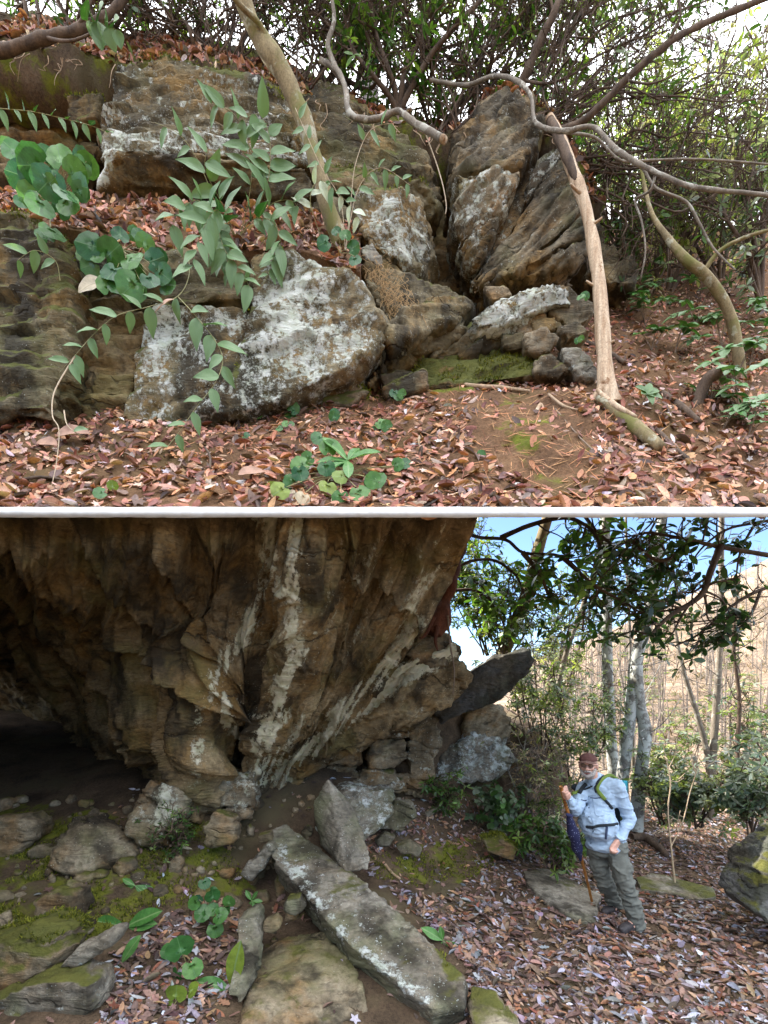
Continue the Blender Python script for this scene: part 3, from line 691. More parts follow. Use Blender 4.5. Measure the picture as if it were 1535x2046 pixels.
blk([(-260, 430, 4.4), (40, 420, 4.45), (125, 450, 4.4), (155, 600, 4.35), (142, 770, 4.3), (100, 830, 4.25), (-260, 850, 4.2)], None, .8, 315, .06, lich=.4, moss=.62, mat='cliff', bulge=.06)
blk([(120, 520, 4.75), (310, 500, 4.75), (310, 620, 4.7), (250, 860, 4.55), (150, 850, 4.55)], None, .5, 316, .06, lich=.22, moss=.3, mat='ceiling')
blk([(150, 500, 4.75), (300, 498, 4.6), (500, 500, 4.6), (508, 600, 4.55), (380, 615, 4.5), (290, 615, 4.6), (230, 590, 4.8)], None, .6, 317, .04, lich=.5, moss=.5, k=4)
blk([(298, 612, 4.5), (400, 604, 4.45), (502, 612, 4.45), (500, 720, 4.42), (470, 770, 4.42), (400, 850, 4.4), (240, 862, 4.45), (268, 720, 4.5)], None, .6, 318, .035, (-.3, .2, .9), lich=.72, moss=.18, k=3, bulge=.06,
    paint=[('lich', [(330, 640), (310, 720)], 60, .97), ('moss', [(255, 860), (285, 700)], 20, .6), ('lich', [(420, 640), (490, 640)], 20, .9)])
blk([(505, 500, 4.55), (560, 490, 4.5), (640, 520, 4.42), (722, 552, 4.4), (778, 640, 4.5), (775, 682, 4.5), (700, 740, 4.4), (600, 790, 4.38), (500, 832, 4.36), (385, 838, 4.36), (470, 735, 4.36), (492, 620, 4.42)], None, .8, 319, .038, (-.3, .2, .9), lich=.78, moss=.12, k=3, bulge=.07,
    paint=[('lich', [(600, 560), (570, 690)], 70, .98), ('lich', [(560, 760), (700, 690)], 30, .95), ('moss', [(560, 500), (500, 600)], 30, .55), ('moss', [(505, 600), (470, 760)], 8, .7)])
blk([(380, 820, 4.75), (500, 800, 4.85), (640, 750, 4.95), (760, 680, 5.05), (810, 720, 5.1), (720, 810, 4.95), (560, 850, 4.8), (420, 870, 4.7)], None, .5, 320, .05, BDT, lich=.2, moss=.3, mat='ceiling')
blk([(735, 505, 5.0), (830, 555, 5.1), (925, 590, 5.2), (945, 622, 5.2), (920, 660, 5.1), (830, 650, 4.95), (780, 690, 4.75), (782, 640, 4.7), (725, 555, 4.75)], None, .6, 321, .045, (-.3, .3, .9), lich=.35, moss=.35, k=6)
blk([(765, 640, 4.52), (800, 612, 4.62), (860, 600, 4.78), (930, 592, 4.95), (948, 618, 4.98), (905, 645, 4.85), (840, 668, 4.72), (775, 690, 4.55)], None, .45, 326, .035, (-.35, .2, .9), lich=.55, moss=.3, k=7, bulge=.03)
blk([(825, 640, 4.85), (910, 622, 4.9), (940, 660, 5.0), (900, 690, 5.0), (800, 720, 4.9), (720, 790, 4.75), (770, 715, 4.75)], None, .5, 322, .05, BDT, lich=.35, moss=.25, paint=[('lich', [(865, 640), (885, 660)], 16, 1.15)])
blk([(925, 660, 5.05), (1010, 640, 5.0), (1060, 650, 5.0), (1040, 690, 5.05), (900, 720, 5.05), (850, 720, 5.0)], None, .5, 323, .06, BDT, lich=.3, moss=.5)
blk([(942, 630, 4.85), (1000, 590, 4.85), (1060, 575, 4.85), (1140, 575, 4.9), (1152, 612, 4.9), (1090, 612, 4.82), (1010, 650, 4.82), (950, 662, 4.85)], None, .5, 324, .055, (-.3, .2, .9), lich=.98, moss=.15, k=7, bulge=.05)
for i, (w, D, li, mo, mt) in enumerate([
        ([(1120, 562), (1190, 608), (1182, 640), (1140, 660), (1090, 622)], 4.95, .5, .3, 'tan'), ([(1000, 640), (1080, 620), (1130, 650), (1050, 680)], 4.92, .6, .2, 'tan'),
        ([(1115, 652), (1155, 640), (1182, 662), (1135, 682)], 4.85, .5, .3, 'tan'), ([(1048, 668), (1090, 662), (1118, 672), (1090, 712), (1055, 700)], 4.8, .45, .3, 'boulder'),
        ([(1118, 688), (1150, 685), (1192, 725), (1195, 765), (1160, 752), (1128, 720)], 4.72, .6, .15, 'slab'), ([(1065, 715), (1100, 712), (1138, 735), (1118, 756), (1070, 745)], 4.78, .5, .5, 'tan'),
        ([(965, 575), (1010, 570), (1030, 590), (985, 602)], 4.95, .4, .4, 'tan'), ([(755, 745), (800, 735), (850, 740), (860, 775), (770, 800)], 4.75, .45, .55, 'boulder'),
        ([(715, 495), (745, 485), (768, 515), (760, 535), (730, 520)], 4.85, .7, .1, 'slab'), ([(1060, 640), (1110, 630), (1120, 655), (1070, 668)], 4.9, .5, .2, 'cliff'),
        ([(1000, 655), (1050, 660), (1060, 700), (1010, 700)], 4.9, .4, .5, 'cliff'), ([(640, 770), (700, 755), (740, 780), (700, 810), (640, 812)], 4.66, .3, .8, 'boulder'),
        ([(190, 255), (235, 240), (240, 275), (195, 290)], 5.2, .3, .5, 'cliff'), ([(130, 190), (205, 185), (195, 240), (140, 250)], 5.35, .2, .6, 'cliff')]):
    blk(w, D, .22, 340+i, .024, (rs.uniform(-.5, .2), .2, .9), lich=li, moss=mo, mat=mt, name='stone', inset=.93, bulge=.02, vox=.02)
# mossy apron under the rock pile
blk([(800, 760, 5.0), (850, 722, 5.1), (940, 692, 5.15), (1040, 682, 5.1), (1085, 720, 4.95), (1070, 752, 4.85), (960, 770, 4.85), (870, 778, 4.88)], None, .4, 360, .05, lich=.1, moss=.98, name='moss_apron', bulge=.06)

# the shelf of leaves half way up the cliff
rows = [[(-260, 470, 4.45), (120, 455, 4.5), (260, 505, 4.58), (420, 512, 4.58), (560, 500, 4.55), (720, 545, 4.6)],
        [(-260, 425, 4.7), (140, 420, 4.75), (280, 450, 4.8), (420, 465, 4.8), (560, 470, 4.8), (720, 500, 4.85)],
        [(-260, 385, 5.1), (150, 385, 5.1), (280, 395, 5.05), (420, 410, 5.1), (600, 420, 5.1), (720, 440, 5.1)]]
LG = sheet_points(rows, 120, 40); LN = grid_normals(LG); LN *= np.where(LN[..., 2:3] < 0, -1, 1)
fl = LG.reshape(-1, 3); LG = (fl+LN.reshape(-1, 3)*(0.04*fbm(fl*2.5, 3, 15))[:, None]).reshape(LG.shape)
me = solid_sheet('shelf', LG, (0, 0.5, -0.12)); attr(me, 'moss', np.full(len(me.vertices), 0.1))
obj('leaf_shelf', me, M['bank'], cliff)
# soil and roots on the cliff top
rows = [[(-260, 95, 5.35), (60, 85, 5.35), (240, 118, 5.4), (420, 140, 5.5), (600, 190, 5.6), (780, 252, 5.75), (900, 270, 5.9), (985, 205, 5.7), (1070, 205, 5.6), (1140, 300, 5.6), (1180, 400, 5.9)],
        [(-260, 60, 5.8), (60, 55, 5.8), (240, 85, 5.9), (420, 105, 6.0), (600, 160, 6.1), (780, 235, 6.3), (900, 262, 6.4), (985, 200, 6.3), (1070, 215, 6.3), (1140, 300, 6.4), (1200, 420, 6.6)],
        [(-260, 40, 7.2), (60, 40, 7.2), (240, 60, 7.3), (420, 90, 7.4), (600, 150, 7.6), (780, 245, 7.8), (900, 280, 8.0), (985, 260, 8.0), (1070, 290, 8.2), (1140, 360, 8.4), (1220, 470, 8.6)]]
TG = sheet_points(rows, 220, 60); TN = grid_normals(TG); TN *= np.where(TN[..., 2:3] < 0, -1, 1)
fl = TG.reshape(-1, 3); TG = (fl+TN.reshape(-1, 3)*(0.10*fbm(fl*2.2, 4, 16))[:, None]).reshape(TG.shape)
me = solid_sheet('top', TG, (0, 0.5, -0.35)); attr(me, 'moss', np.full(len(me.vertices), 0.34))
tag(obj('cliff_top_soil', me, M['soil']), 'mossy soil and rotting leaves along the top of the cliff', 'soil', kind='structure')
# ------------------------------------------------------------------ loose stones of the lower place
def stone_thing(name, label, pts=None, D=None, thick=.3, seed=0, mat='boulder', amp=.035, bed=(.1, .2, 1), group=None, points=None, cat='stone', vox=.022, lich=.4, moss=.2, k=4, chip=1.0, paint=(), **kw):
    me = hull_rock(points, vox) if points else poly_rock(pts, thick, D, vox=vox, **kw)
    finish_rock(me, seed, amp, bed, lich, moss, k, chip, paint)
    co = get_co(me); base = (float(co[:, 0].mean()), float(co[:, 1].mean()), float(co[:, 2].min()))
    return tag(obj(name, me, M[mat], None, base), label, cat, group)
def PX_(l): return [P(*p) for p in l]
top = [P(572, 1645, 5.0), P(530, 1662, 4.85), P(548, 1720, 4.5), P(625, 1800, 4.05), P(700, 1890, 3.65), P(795, 1965, 3.38), P(862, 2016, 3.22), P(925, 2012, 3.3), P(932, 1950, 3.52), P(850, 1870, 3.85), P(720, 1755, 4.4)]
stone_thing('stone_slab', 'long grey lichen-crusted slab lying diagonally across the lower foreground', points=top+[q+Vector((.03, .12, -.25)) for q in top], seed=401, mat='slab', amp=.013, vox=.014, bed=(-.25, .3, .9), lich=.5, moss=.1, k=8,
            paint=[('lich', [(560, 1700), (690, 1870), (850, 2000)], 20, .85), ('lich', [(640, 1760), (760, 1880)], 18, .66), ('moss', [(885, 1890), (905, 1940)], 20, .6)])
stone_thing('standing_slab', 'pointed pale slab standing upright behind the long slab', points=PX_([(655, 1556, 4.95), (664, 1572, 4.92), (626, 1602, 5.0), (632, 1650, 4.92), (642, 1692, 4.85), (692, 1744, 4.42), (668, 1650, 4.70), (738, 1738, 4.55), (741, 1704, 4.62), (704, 1612, 4.92), (690, 1600, 5.2), (710, 1730, 5.0), (640, 1690, 5.1)]), seed=402, mat='slab', amp=.012, bed=(.75, .2, .5), lich=.45, moss=.0, k=8, vox=.016)
stone_thing('boulder', 'streaked grey boulder leaning behind the pointed standing slab', [(665, 1570, 5.5), (720, 1578, 5.5), (790, 1580, 5.6), (786, 1620, 5.5), (740, 1672, 5.3), (722, 1690, 5.25), (690, 1600, 5.4)], None, .4, 403, 'slab', .035, (-.4, .2, .9), lich=.78, moss=.05, k=6)
stone_thing('boulder', 'small grey boulder right of the streaked boulder', [(775, 1610), (800, 1598), (828, 1610), (828, 1640), (800, 1662), (758, 1656)], 5.55, .35, 404, 'slab', .03, lich=.6, moss=.05)
stone_thing('boulder', 'rounded cracked boulder with white and yellow lichen at the cave mouth', [(262, 1588), (290, 1566), (335, 1563), (366, 1585), (369, 1625), (352, 1672), (318, 1690), (280, 1690), (255, 1665), (248, 1640)], 4.72, .4, 405, 'boulder', .035, (.3, .3, .8), lich=.62, moss=.15, bulge=.10, inset=.72, chip=1.8,
            paint=[('lich', [(330, 1590), (320, 1660)], 26, 1.0)])
stone_thing('stone_block', 'squarish stone with yellow-white lichen under the overhang, right of the cracked boulder', [(402, 1560), (440, 1538), (500, 1545), (518, 1560), (500, 1625), (470, 1640), (440, 1600), (415, 1600)], 5.15, .35, 406, 'boulder', .04, lich=.75, moss=.25, chip=1.5)
stone_thing('flat_stone', 'wide brown stone with a pointed top left of the cracked boulder', [(130, 1640, 4.6), (165, 1634, 4.6), (215, 1670, 4.55), (262, 1716, 4.5), (200, 1752, 4.35), (140, 1762, 4.3), (80, 1742, 4.35), (100, 1690, 4.5)], None, .4, 407, 'boulder', .03, lich=.42, moss=.1, bulge=.08, inset=.75)
stone_thing('stone', 'brown streaked stone at the left edge beside the wide pointed stone', [(-60, 1640), (30, 1630), (62, 1650), (58, 1680), (25, 1712), (-60, 1740)], 4.6, .4, 408, 'tan', .03, lich=.4, moss=.2)
stone_thing('stone', 'small angular stone with bright lichen against the upper end of the long slab', [(480, 1745), (500, 1715), (540, 1685), (548, 1700), (535, 1730), (500, 1765)], 4.55, .25, 409, 'slab', .025, lich=.7, moss=.1)
stone_thing('stone', 'upright grey stone face left of the broad flat rock in front', [(475, 1835, 3.75), (510, 1825, 3.8), (522, 1870, 3.7), (508, 1960, 3.4), (485, 2010, 3.25), (452, 1990, 3.3), (468, 1910, 3.5)], None, .25, 411, 'slab', .022, lich=.42, moss=.1)
stone_thing('mossy_stone', 'stone padded with bright green moss at the lower left edge', [(-60, 1880), (60, 1848), (130, 1862), (142, 1900), (105, 1950), (30, 1985), (-60, 2000)], 3.2, .35, 412, 'boulder', .03, lich=.3, moss=.72, bulge=.1, inset=.75)
stone_thing('stone', 'thin grey stone edge rising from the bright green moss', [(108, 1935), (160, 1895), (235, 1862), (232, 1885), (170, 1925), (112, 1962)], 3.15, .2, 413, 'slab', .02, lich=.6, moss=.15)
stone_thing('mossy_stone', 'lower moss-topped stone at the bottom left corner of the trail floor', [(-40, 2010), (60, 1960), (140, 1950), (190, 1965), (195, 2020), (100, 2070), (-40, 2080)], 2.95, .3, 414, 'slab', .03, lich=.55, moss=.42)
stone_thing('stone', 'brown half-buried stone above the bright green mossy stone', [(60, 1800), (100, 1770), (150, 1790), (160, 1830), (80, 1850)], 3.75, .25, 415, 'boulder', .025, lich=.3, moss=.35)
stone_thing('stone', 'reddish-brown low stone beneath the yellow-white block', [(405, 1650), (430, 1620), (470, 1635), (475, 1680), (420, 1690)], 4.75, .3, 416, 'tan', .03, lich=.15, moss=.3)
def lying_slab(label, px, seed, lich, moss, lift=.05, mat='slab', amp=.012):
    W = [on_ground(u, v) for u, v in px]; W = [Vector((w.x, w.y, float(ground_z([(w.x, w.y)])[0]))) for w in W]
    return stone_thing('flat_stone', label, points=[w+Vector((0, 0, lift)) for w in W]+[w+Vector((0, 0, -.12)) for w in W], seed=seed, mat=mat, amp=amp, bed=(0, 0, 1), lich=lich, moss=moss, vox=.018)
lying_slab('flat grey slab set in the leaves at the hiker\'s feet', [(1045, 1748), (1090, 1745), (1150, 1770), (1200, 1800), (1190, 1852), (1150, 1850), (1085, 1805), (1052, 1775)], 417, .28, .02)
lying_slab('broad low brown stone sunk in the soil left of the long slab', [(500, 1985), (515, 1905), (575, 1875), (650, 1872), (715, 1950), (735, 2050), (480, 2060)], 410, .25, .15, .025, 'boulder', .03)
lying_slab('long flat mossy slab lying behind the hiker\'s legs', [(1268, 1762), (1300, 1752), (1350, 1762), (1425, 1788), (1434, 1802), (1400, 1808), (1330, 1788), (1280, 1785)], 418, .3, .3)
stone_thing('mossy_boulder', 'dark mossy boulder at the right edge of the trail', [(1585, 1690, 4.3), (1640, 1660, 4.3), (1720, 1700, 4.3), (1720, 1900, 4.3), (1600, 1872, 4.3), (1535, 1848, 4.3), (1508, 1824, 4.3), (1535, 1750, 4.3)], None, .6, 419, 'dark_slab', .03, (.2, .2, 1), lich=.05, moss=.42, bulge=.03, cat='boulder')
stone_thing('stone', 'pale half-buried stone at the bottom edge right of the long slab', [(940, 2005, 3.35), (965, 1990, 3.4), (1005, 2005, 3.33), (1050, 2060, 3.15), (940, 2075, 3.1)], None, .2, 420, 'boulder', .02, lich=.45, moss=.35)
for i, (lab, w, D, mt) in enumerate([
        ('small pale pebble at the left rim of the broad flat rock', [(527, 1845), (550, 1838), (562, 1850), (545, 1862), (528, 1858)], 3.78, 'tan'),
        ('grey cobble beneath the middle of the long slab', [(570, 1795), (600, 1790), (612, 1815), (590, 1830), (566, 1820)], 3.95, 'slab'),
        ('thin flat stone on the path right of the standing slab', [(790, 1690), (820, 1680), (845, 1695), (838, 1710), (800, 1706)], 5.35, 'slab'),
        ('small rounded stone left of the flat stone on the path', [(745, 1680), (768, 1665), (790, 1672), (780, 1690), (755, 1695)], 5.4, 'slab'),
        ('mossy stone on the path edge right of the mossy hump', [(960, 1672), (1000, 1668), (1035, 1695), (1025, 1722), (975, 1700)], 5.75, 'boulder'),
        ('long thin stone lying at the foot of the wall of broken stones', [(830, 1632), (880, 1608), (888, 1614), (845, 1640)], 6.2, 'slab'),
        ('ochre stone wedged at the head of the long slab', [(515, 1668), (540, 1662), (545, 1678), (520, 1684)], 4.75, 'tan')]):
    stone_thing('small_stone', lab, w, D, .14, 430+i, mt, .012, lich=.3, moss=.2 if i != 4 else .8, vox=.014)

# ------------------------------------------------------------------ tubes
class TB:
    def __init__(s): s.v, s.f, s.n = [], [], 0
    def tube(s, pts, rad, sides=7, sub=4, rough=0.10, seed=0, cap=True):
        A = np.array([list(p) for p in pts], dtype=float)
        R = np.array(rad, dtype=float) if hasattr(rad, '__len__') else np.full(len(A), rad)
        if len(R) != len(A): R = np.interp(np.linspace(0, 1, len(A)), np.linspace(0, 1, len(R)), R)
        n = (len(A)-1)*sub+1
        if sub > 1 and len(A) > 2: 
            R = np.interp(np.linspace(0, 1, n), np.linspace(0, 1, len(A)), R); A = catmull(A, n)
        elif sub > 1:
            R = np.interp(np.linspace(0, 1, n), np.linspace(0, 1, len(A)), R); A = np.linspace(A[0], A[-1], n)
        n = len(A); T = np.gradient(A, axis=0); T /= np.maximum(np.linalg.norm(T, axis=1), 1e-9)[:, None]
        ref = np.array([0.13, 0.97, 0.2]) if abs(T[0] @ np.array([0.13, .97, .2])) < .9 else np.array([1, 0, 0.])
        B = np.cross(T, ref); B /= np.maximum(np.linalg.norm(B, axis=1), 1e-9)[:, None]; N = np.cross(B, T)
        a = np.linspace(0, 2*np.pi, sides, endpoint=False)
        ring = A[:, None, :]+R[:, None, None]*(np.cos(a)[None, :, None]*B[:, None, :]+np.sin(a)[None, :, None]*N[:, None, :])
        V = ring.reshape(-1, 3)
        if rough:
            mr_ = float(R.max()); d = pnoise(V/max(mr_*2.5, .01), seed)*rough; c = np.repeat(A, sides, 0); V = c+(V-c)*(1+d)[:, None]
        i = np.arange(n-1)[:, None]*sides; k = np.arange(sides)[None, :]; k2 = (k+1) % sides
        s.f.append(np.stack([i+k, i+k2, i+sides+k2, i+sides+k], -1).reshape(-1, 4)+s.n)
        if cap:
            for e in (0, n-1):
                c = np.arange(sides)+e*sides+s.n
                m = len(V); V = np.concatenate([V, A[e:e+1]])
                tri = np.stack([c, np.roll(c, -1), np.full(sides, m+s.n), np.full(sides, m+s.n)], 1)
                s.f.append(tri[:, :3] if False else np.stack([c, np.roll(c, -1), np.full(sides, m+s.n)], 1))
        s.v.append(V); s.n += len(V)
        return A
    def mesh(s, name):
        q = [f for f in s.f if f.shape[1] == 4]; t3 = [f for f in s.f if f.shape[1] == 3]
        fs = ([np.concatenate(q)] if q else [])+([np.concatenate(t3)] if t3 else [])
        return mesh_arr(name, np.concatenate(s.v), fs)
def tube_part(name, parent, mat, pts, rad, **kw):
    b = TB(); b.tube(pts, rad, **kw); return obj(name, b.mesh(name), mat, parent)
def PX(l, D=None): return [P(p[0], p[1], p[2] if len(p) > 2 else D) for p in l]

M['bark'] = bark_mat('rhododendron_bark', (0.050, 0.034, 0.025), (0.13, 0.088, 0.060))
M['bark_grey'] = bark_mat('grey_bark', (0.12, 0.10, 0.08), (0.24, 0.20, 0.155), patch=(0.33, 0.31, 0.26), pamt=.3)
M['bark_moss'] = bark_mat('mossy_bark', (0.13, 0.095, 0.05), (0.26, 0.20, 0.105), patch=(0.30, 0.28, 0.2), pamt=.25, moss=(.13, .12, .035), mamt=.55)
M['bark_lichen'] = bark_mat('lichen_bark', (0.12, 0.115, 0.105), (0.26, 0.25, 0.23), patch=(0.44, 0.46, 0.44), pamt=.62, moss=(.06, .035, .015), mamt=.25, stretch=.5)
M['dead_wood'] = bark_mat('dead_wood', (0.30, 0.19, 0.11), (0.55, 0.42, 0.29), stretch=.06, scale=22, rough=.7, patch=(.22, .12, .06), pamt=.15)
M['root'] = bark_mat('root_bark', (0.26, 0.17, 0.10), (0.42, 0.30, 0.2))
M['red_wood'] = bark_mat('rotten_red_wood', (0.05, 0.018, 0.010), (0.14, 0.05, 0.028), stretch=.1, scale=14)
M['twig'] = bark_mat('twig_bark', (0.14, 0.10, 0.07), (0.26, 0.19, 0.14))
M['stem'] = plain_mat('green_stem', (0.24, 0.22, 0.09), .6)
M['stem_pale'] = plain_mat('pale_stem', (0.42, 0.32, 0.21), .6)
M['far_bark'] = plain_mat('far_bark', (0.16, 0.13, 0.105), .9, scale=3)

# ------------------------------------------------------------------ leaf blades
def blade(kind, seed):
    r = random.Random(seed)
    if kind == 'round':                                    # galax: round, notched at the stalk
        rings, seg = 4, 26; V, Fq = [(0.16, 0, 0.0)], []
        for i in range(1, rings+1):
            for k in range(seg):
                a = -math.pi+2*math.pi*(k+.5)/seg
                rr = i/rings*0.5*(1+0.035*math.sin(a*9+seed))
                notch = max(0, 1-abs(math.pi-abs(a))/0.42); rr *= 1-0.62*notch*(i/rings)
                x = 0.5+rr*1.02*math.cos(a); y = rr*1.08*math.sin(a)
                if i < rings: x = 0.16+(x-.16)*1.0
                z = 0.045*(rr/.5)**2*math.sin(2*a+seed)+0.018*(i/rings)**2*math.sin(5*a+seed)+.05*(1-abs(y)*2)*0.4
                V.append((x, y, z))
        for k in range(seg):
            k2 = (k+1) % seg; Fq.append((0, 1+k, 1+k2))
        quads = [(1+(i-1)*seg+k, 1+i*seg+k, 1+i*seg+(k+1) % seg, 1+(i-1)*seg+(k+1) % seg) for i in range(1, rings) for k in range(seg)]
        return mesh_arr('round_leaf', np.array(V), [np.array(quads), np.array(Fq)])
    n, m = 11, 5
    prof = {'lance': lambda t: 0.195*(math.sin(math.pi*min(1, t**0.72)))**0.9*(1-.25*t), 'oval': lambda t: 0.17*math.sin(math.pi*t**1.25)**0.75, 'broad': lambda t: 0.30*math.sin(math.pi*t**0.85)**0.7}[kind]
    bend = r.uniform(.10, .28); fold = r.uniform(.25, .55); V = []
    for i in range(n):
        t = i/(n-1); w = prof(t) if 0 < i < n-1 else 0.004
        if i == 0: w = 0.010
        for k in range(m):
            y = (k/(m-1)-.5)*2*w
            V.append((t, y*(1+.03*math.sin(9*t+seed)), fold*abs(y)-bend*t*t+.012*math.sin(11*t+k*2+seed)))
    return mesh_arr(kind+'_leaf', np.array(V), grid_faces(n, m))
BL = {k: [blade(k, s*3+1) for s in range(4)] for k in ('round', 'lance', 'oval', 'broad')}
M['galax'] = green_mat('galax_leaf', (0.014, 0.075, 0.022), (0.085, 0.19, 0.040), vein=(.09, .19, .07), rough=.27, spots=.35)
M['galax_yellow'] = green_mat('yellowing_leaf', (0.13, 0.19, 0.025), (0.20, 0.25, 0.04), rough=.35)
M['leuco'] = green_mat('doghobble_leaf', (0.014, 0.072, 0.022), (0.075, 0.165, 0.040), vein=(.10, .19, .08), rough=.40, spots=.45, under=(0.13, 0.21, 0.09))
M['leuco_pale'] = green_mat('leaf_underside', (0.42, 0.47, 0.34), (0.52, 0.55, 0.42), vein=(.4, .45, .3), rough=.5, spots=0)
M['rhodo'] = green_mat('rhododendron_leaf', (0.055, 0.16, 0.035), (0.10, 0.23, 0.06), vein=(.20, .30, .12), rough=.3, spots=.1)
M['pinkleaf'] = green_mat('dead_leaf', (0.34, 0.19, 0.13), (0.42, 0.27, 0.2), vein=(.3, .16, .1), rough=.6, spots=.2, trans=.1)
M['buffleaf'] = green_mat('buff_leaf', (0.40, 0.33, 0.22), (0.47, 0.40, 0.29), vein=(.3, .24, .15), rough=.6, spots=0, trans=.1)
for k, mt in (('round', 'galax'), ('lance', 'leuco'), ('oval', 'rhodo'), ('broad', 'leuco')):
    for b_ in BL[k]: b_.materials.append(M[mt])
_rng = random.Random(99)
_mcache = {}
def leaf(parent, kind, pos, axis, up, size, mat=None, wide=1.0, name='leaf'):
    i = _rng.randrange(4)
    if mat is None: me = BL[kind][i]
    else:
        key = (kind, i, mat)
        if key not in _mcache:
            me = BL[kind][i].copy(); me.materials.clear(); me.materials.append(M[mat]); _mcache[key] = me
        me = _mcache[key]
    ploc = parent.location+(parent.parent.location if parent.parent else Vector())
    x = Vector(axis).normalized(); z = Vector(up); z = (z-x*z.dot(x))
    if z.length < 1e-4: z = x.orthogonal()
    z.normalize(); y = z.cross(x)
    R = Matrix((x, y, z)).transposed().to_4x4()
    o = bpy.data.objects.new(name, me); link(o, parent)
    o.matrix_basis = Matrix.Translation(Vector(pos)-ploc) @ R @ Matrix.Diagonal((size, size*wide, size, 1))
    return o
def to_cam(p): return (Vector((0, 0, H))-Vector(p)).normalized()
def galax(center, leaves, label, up=None, group=None, stalk=True, name='galax_plant', base=None):
    """leaves: [(u, v, D, size_px, angle_deg[, mat])]: photo pixel of the blade centre"""
    b0 = base if base is not None else Vector(center)
    e = empty(name, b0, label, 'plant', group); tb = TB()
    if len(leaves) > 6: leaves = list(leaves)+[(L_[0]+_rng.uniform(-30, 30), L_[1]+_rng.uniform(-26, 26), L_[2]+_rng.uniform(.02, .12), L_[3]*_rng.uniform(.6, .95), _rng.uniform(0, 360))+tuple(L_[5:]) for L_ in leaves]
    for L_ in leaves:
        u, v, D, spx, ang = L_[:5]; mt = L_[5] if len(L_) > 5 else None
        c = P(u, v, D); s = spx/F*D*.66; a = math.radians(ang)
        ax = Vector((math.cos(a), _rng.uniform(-.35, .1), math.sin(a))).normalized()
        c = P(u, v, D+_rng.uniform(-.09, .06)); upv = (to_cam(c)*1.0+Vector((_rng.uniform(-.35, .35), _rng.uniform(-.2, .2), _rng.uniform(.2, .8)))).normalized()
        upv = (upv-ax*upv.dot(ax)).normalized()
        st = c-ax*s*.42
        leaf(e, 'round', c-ax*s*.5, ax, upv, s, mt)
        if stalk: tb.tube([b0, (b0+st)/2+Vector((0, 0, .04))-upv*.03, st-upv*.004], [.0035, .0028, .0025], sides=5, sub=4, rough=0)
    if stalk: obj('stalk', tb.mesh('stalk'), M['stem'], e)
    return e
def spray(label, stems, group=None, kind='lance', name='doghobble_spray', lsize=.11, step=.075, stem_mat='stem', mats=None, droop=.35, r0=.004, seed=1, cat='plant', face=.75):
    """arching stems carrying alternate leaves; stems: list of point lists [(u,v,D)] with optional from/to fraction for leaves"""
    rr = random.Random(seed)
    e = empty(name, P(*stems[0][0][0]), label, cat, group)
    for pts, f0, f1 in stems:
        b = TB(); A = b.tube(PX(pts), [r0, r0*.4], sides=5, sub=8, rough=0); st_o = obj('stem', b.mesh('stem'), M[stem_mat], e)
        seg = np.linalg.norm(np.diff(A, axis=0), axis=1); cum = np.concatenate([[0], np.cumsum(seg)]); tot = cum[-1]
        d = f0*tot; k = 0
        while d < f1*tot:
            q = np.array([np.interp(d, cum, A[:, i]) for i in range(3)]); q2 = np.array([np.interp(min(d+.02, tot), cum, A[:, i]) for i in range(3)])
            T = Vector(q2-q); T = T.normalized() if T.length > 1e-6 else Vector((0, 0, -1))
            vd = to_cam(q); side = T.cross(vd).normalized()*(1 if k % 2 else -1)
            ax = (T*rr.uniform(.35, .8)+side*rr.uniform(.6, 1.0)+Vector((0, 0, -droop*rr.uniform(.3, 1.3)))+vd*rr.uniform(-.2, .35)).normalized()
            upv = (vd*face+Vector((rr.uniform(-.4, .4), rr.uniform(-.2, .2), .6))).normalized()
            leaf(st_o, kind, q, ax, upv, lsize*rr.uniform(.75, 1.2)*(1-.25*d/tot), mats[rr.randrange(len(mats))] if mats else None, 1.3)
            d += step*rr.uniform(.7, 1.3); k += 1
    return e
def rosette(label, pos, up, n, size, kind='oval', elev=25, mat=None, name='rhododendron_seedling', group=None, stem=None, seed=0, arc=(0, 360)):
    rr = random.Random(seed)
    base = Vector(stem) if stem is not None else Vector(pos)-Vector(up)*.06
    e = empty(name, base, label, 'plant', group)
    b = TB(); b.tube([base, (base+Vector(pos))/2+Vector((.01, 0, 0)), pos], [.006, .004], sides=6, sub=4, rough=.1); obj('stem', b.mesh('stem'), M['twig'], e)
    up = Vector(up).normalized(); t1 = up.orthogonal().normalized(); t2 = up.cross(t1)
    for i in range(n):
        a = math.radians(arc[0]+(arc[1]-arc[0])*(i+rr.uniform(-.25, .25))/n); el = math.radians(elev+rr.uniform(-14, 14))
        ax = (t1*math.cos(a)+t2*math.sin(a))*math.cos(el)+up*math.sin(el)
        leaf(e, kind, pos, ax, up, size*rr.uniform(.8, 1.12), mat)
    return e

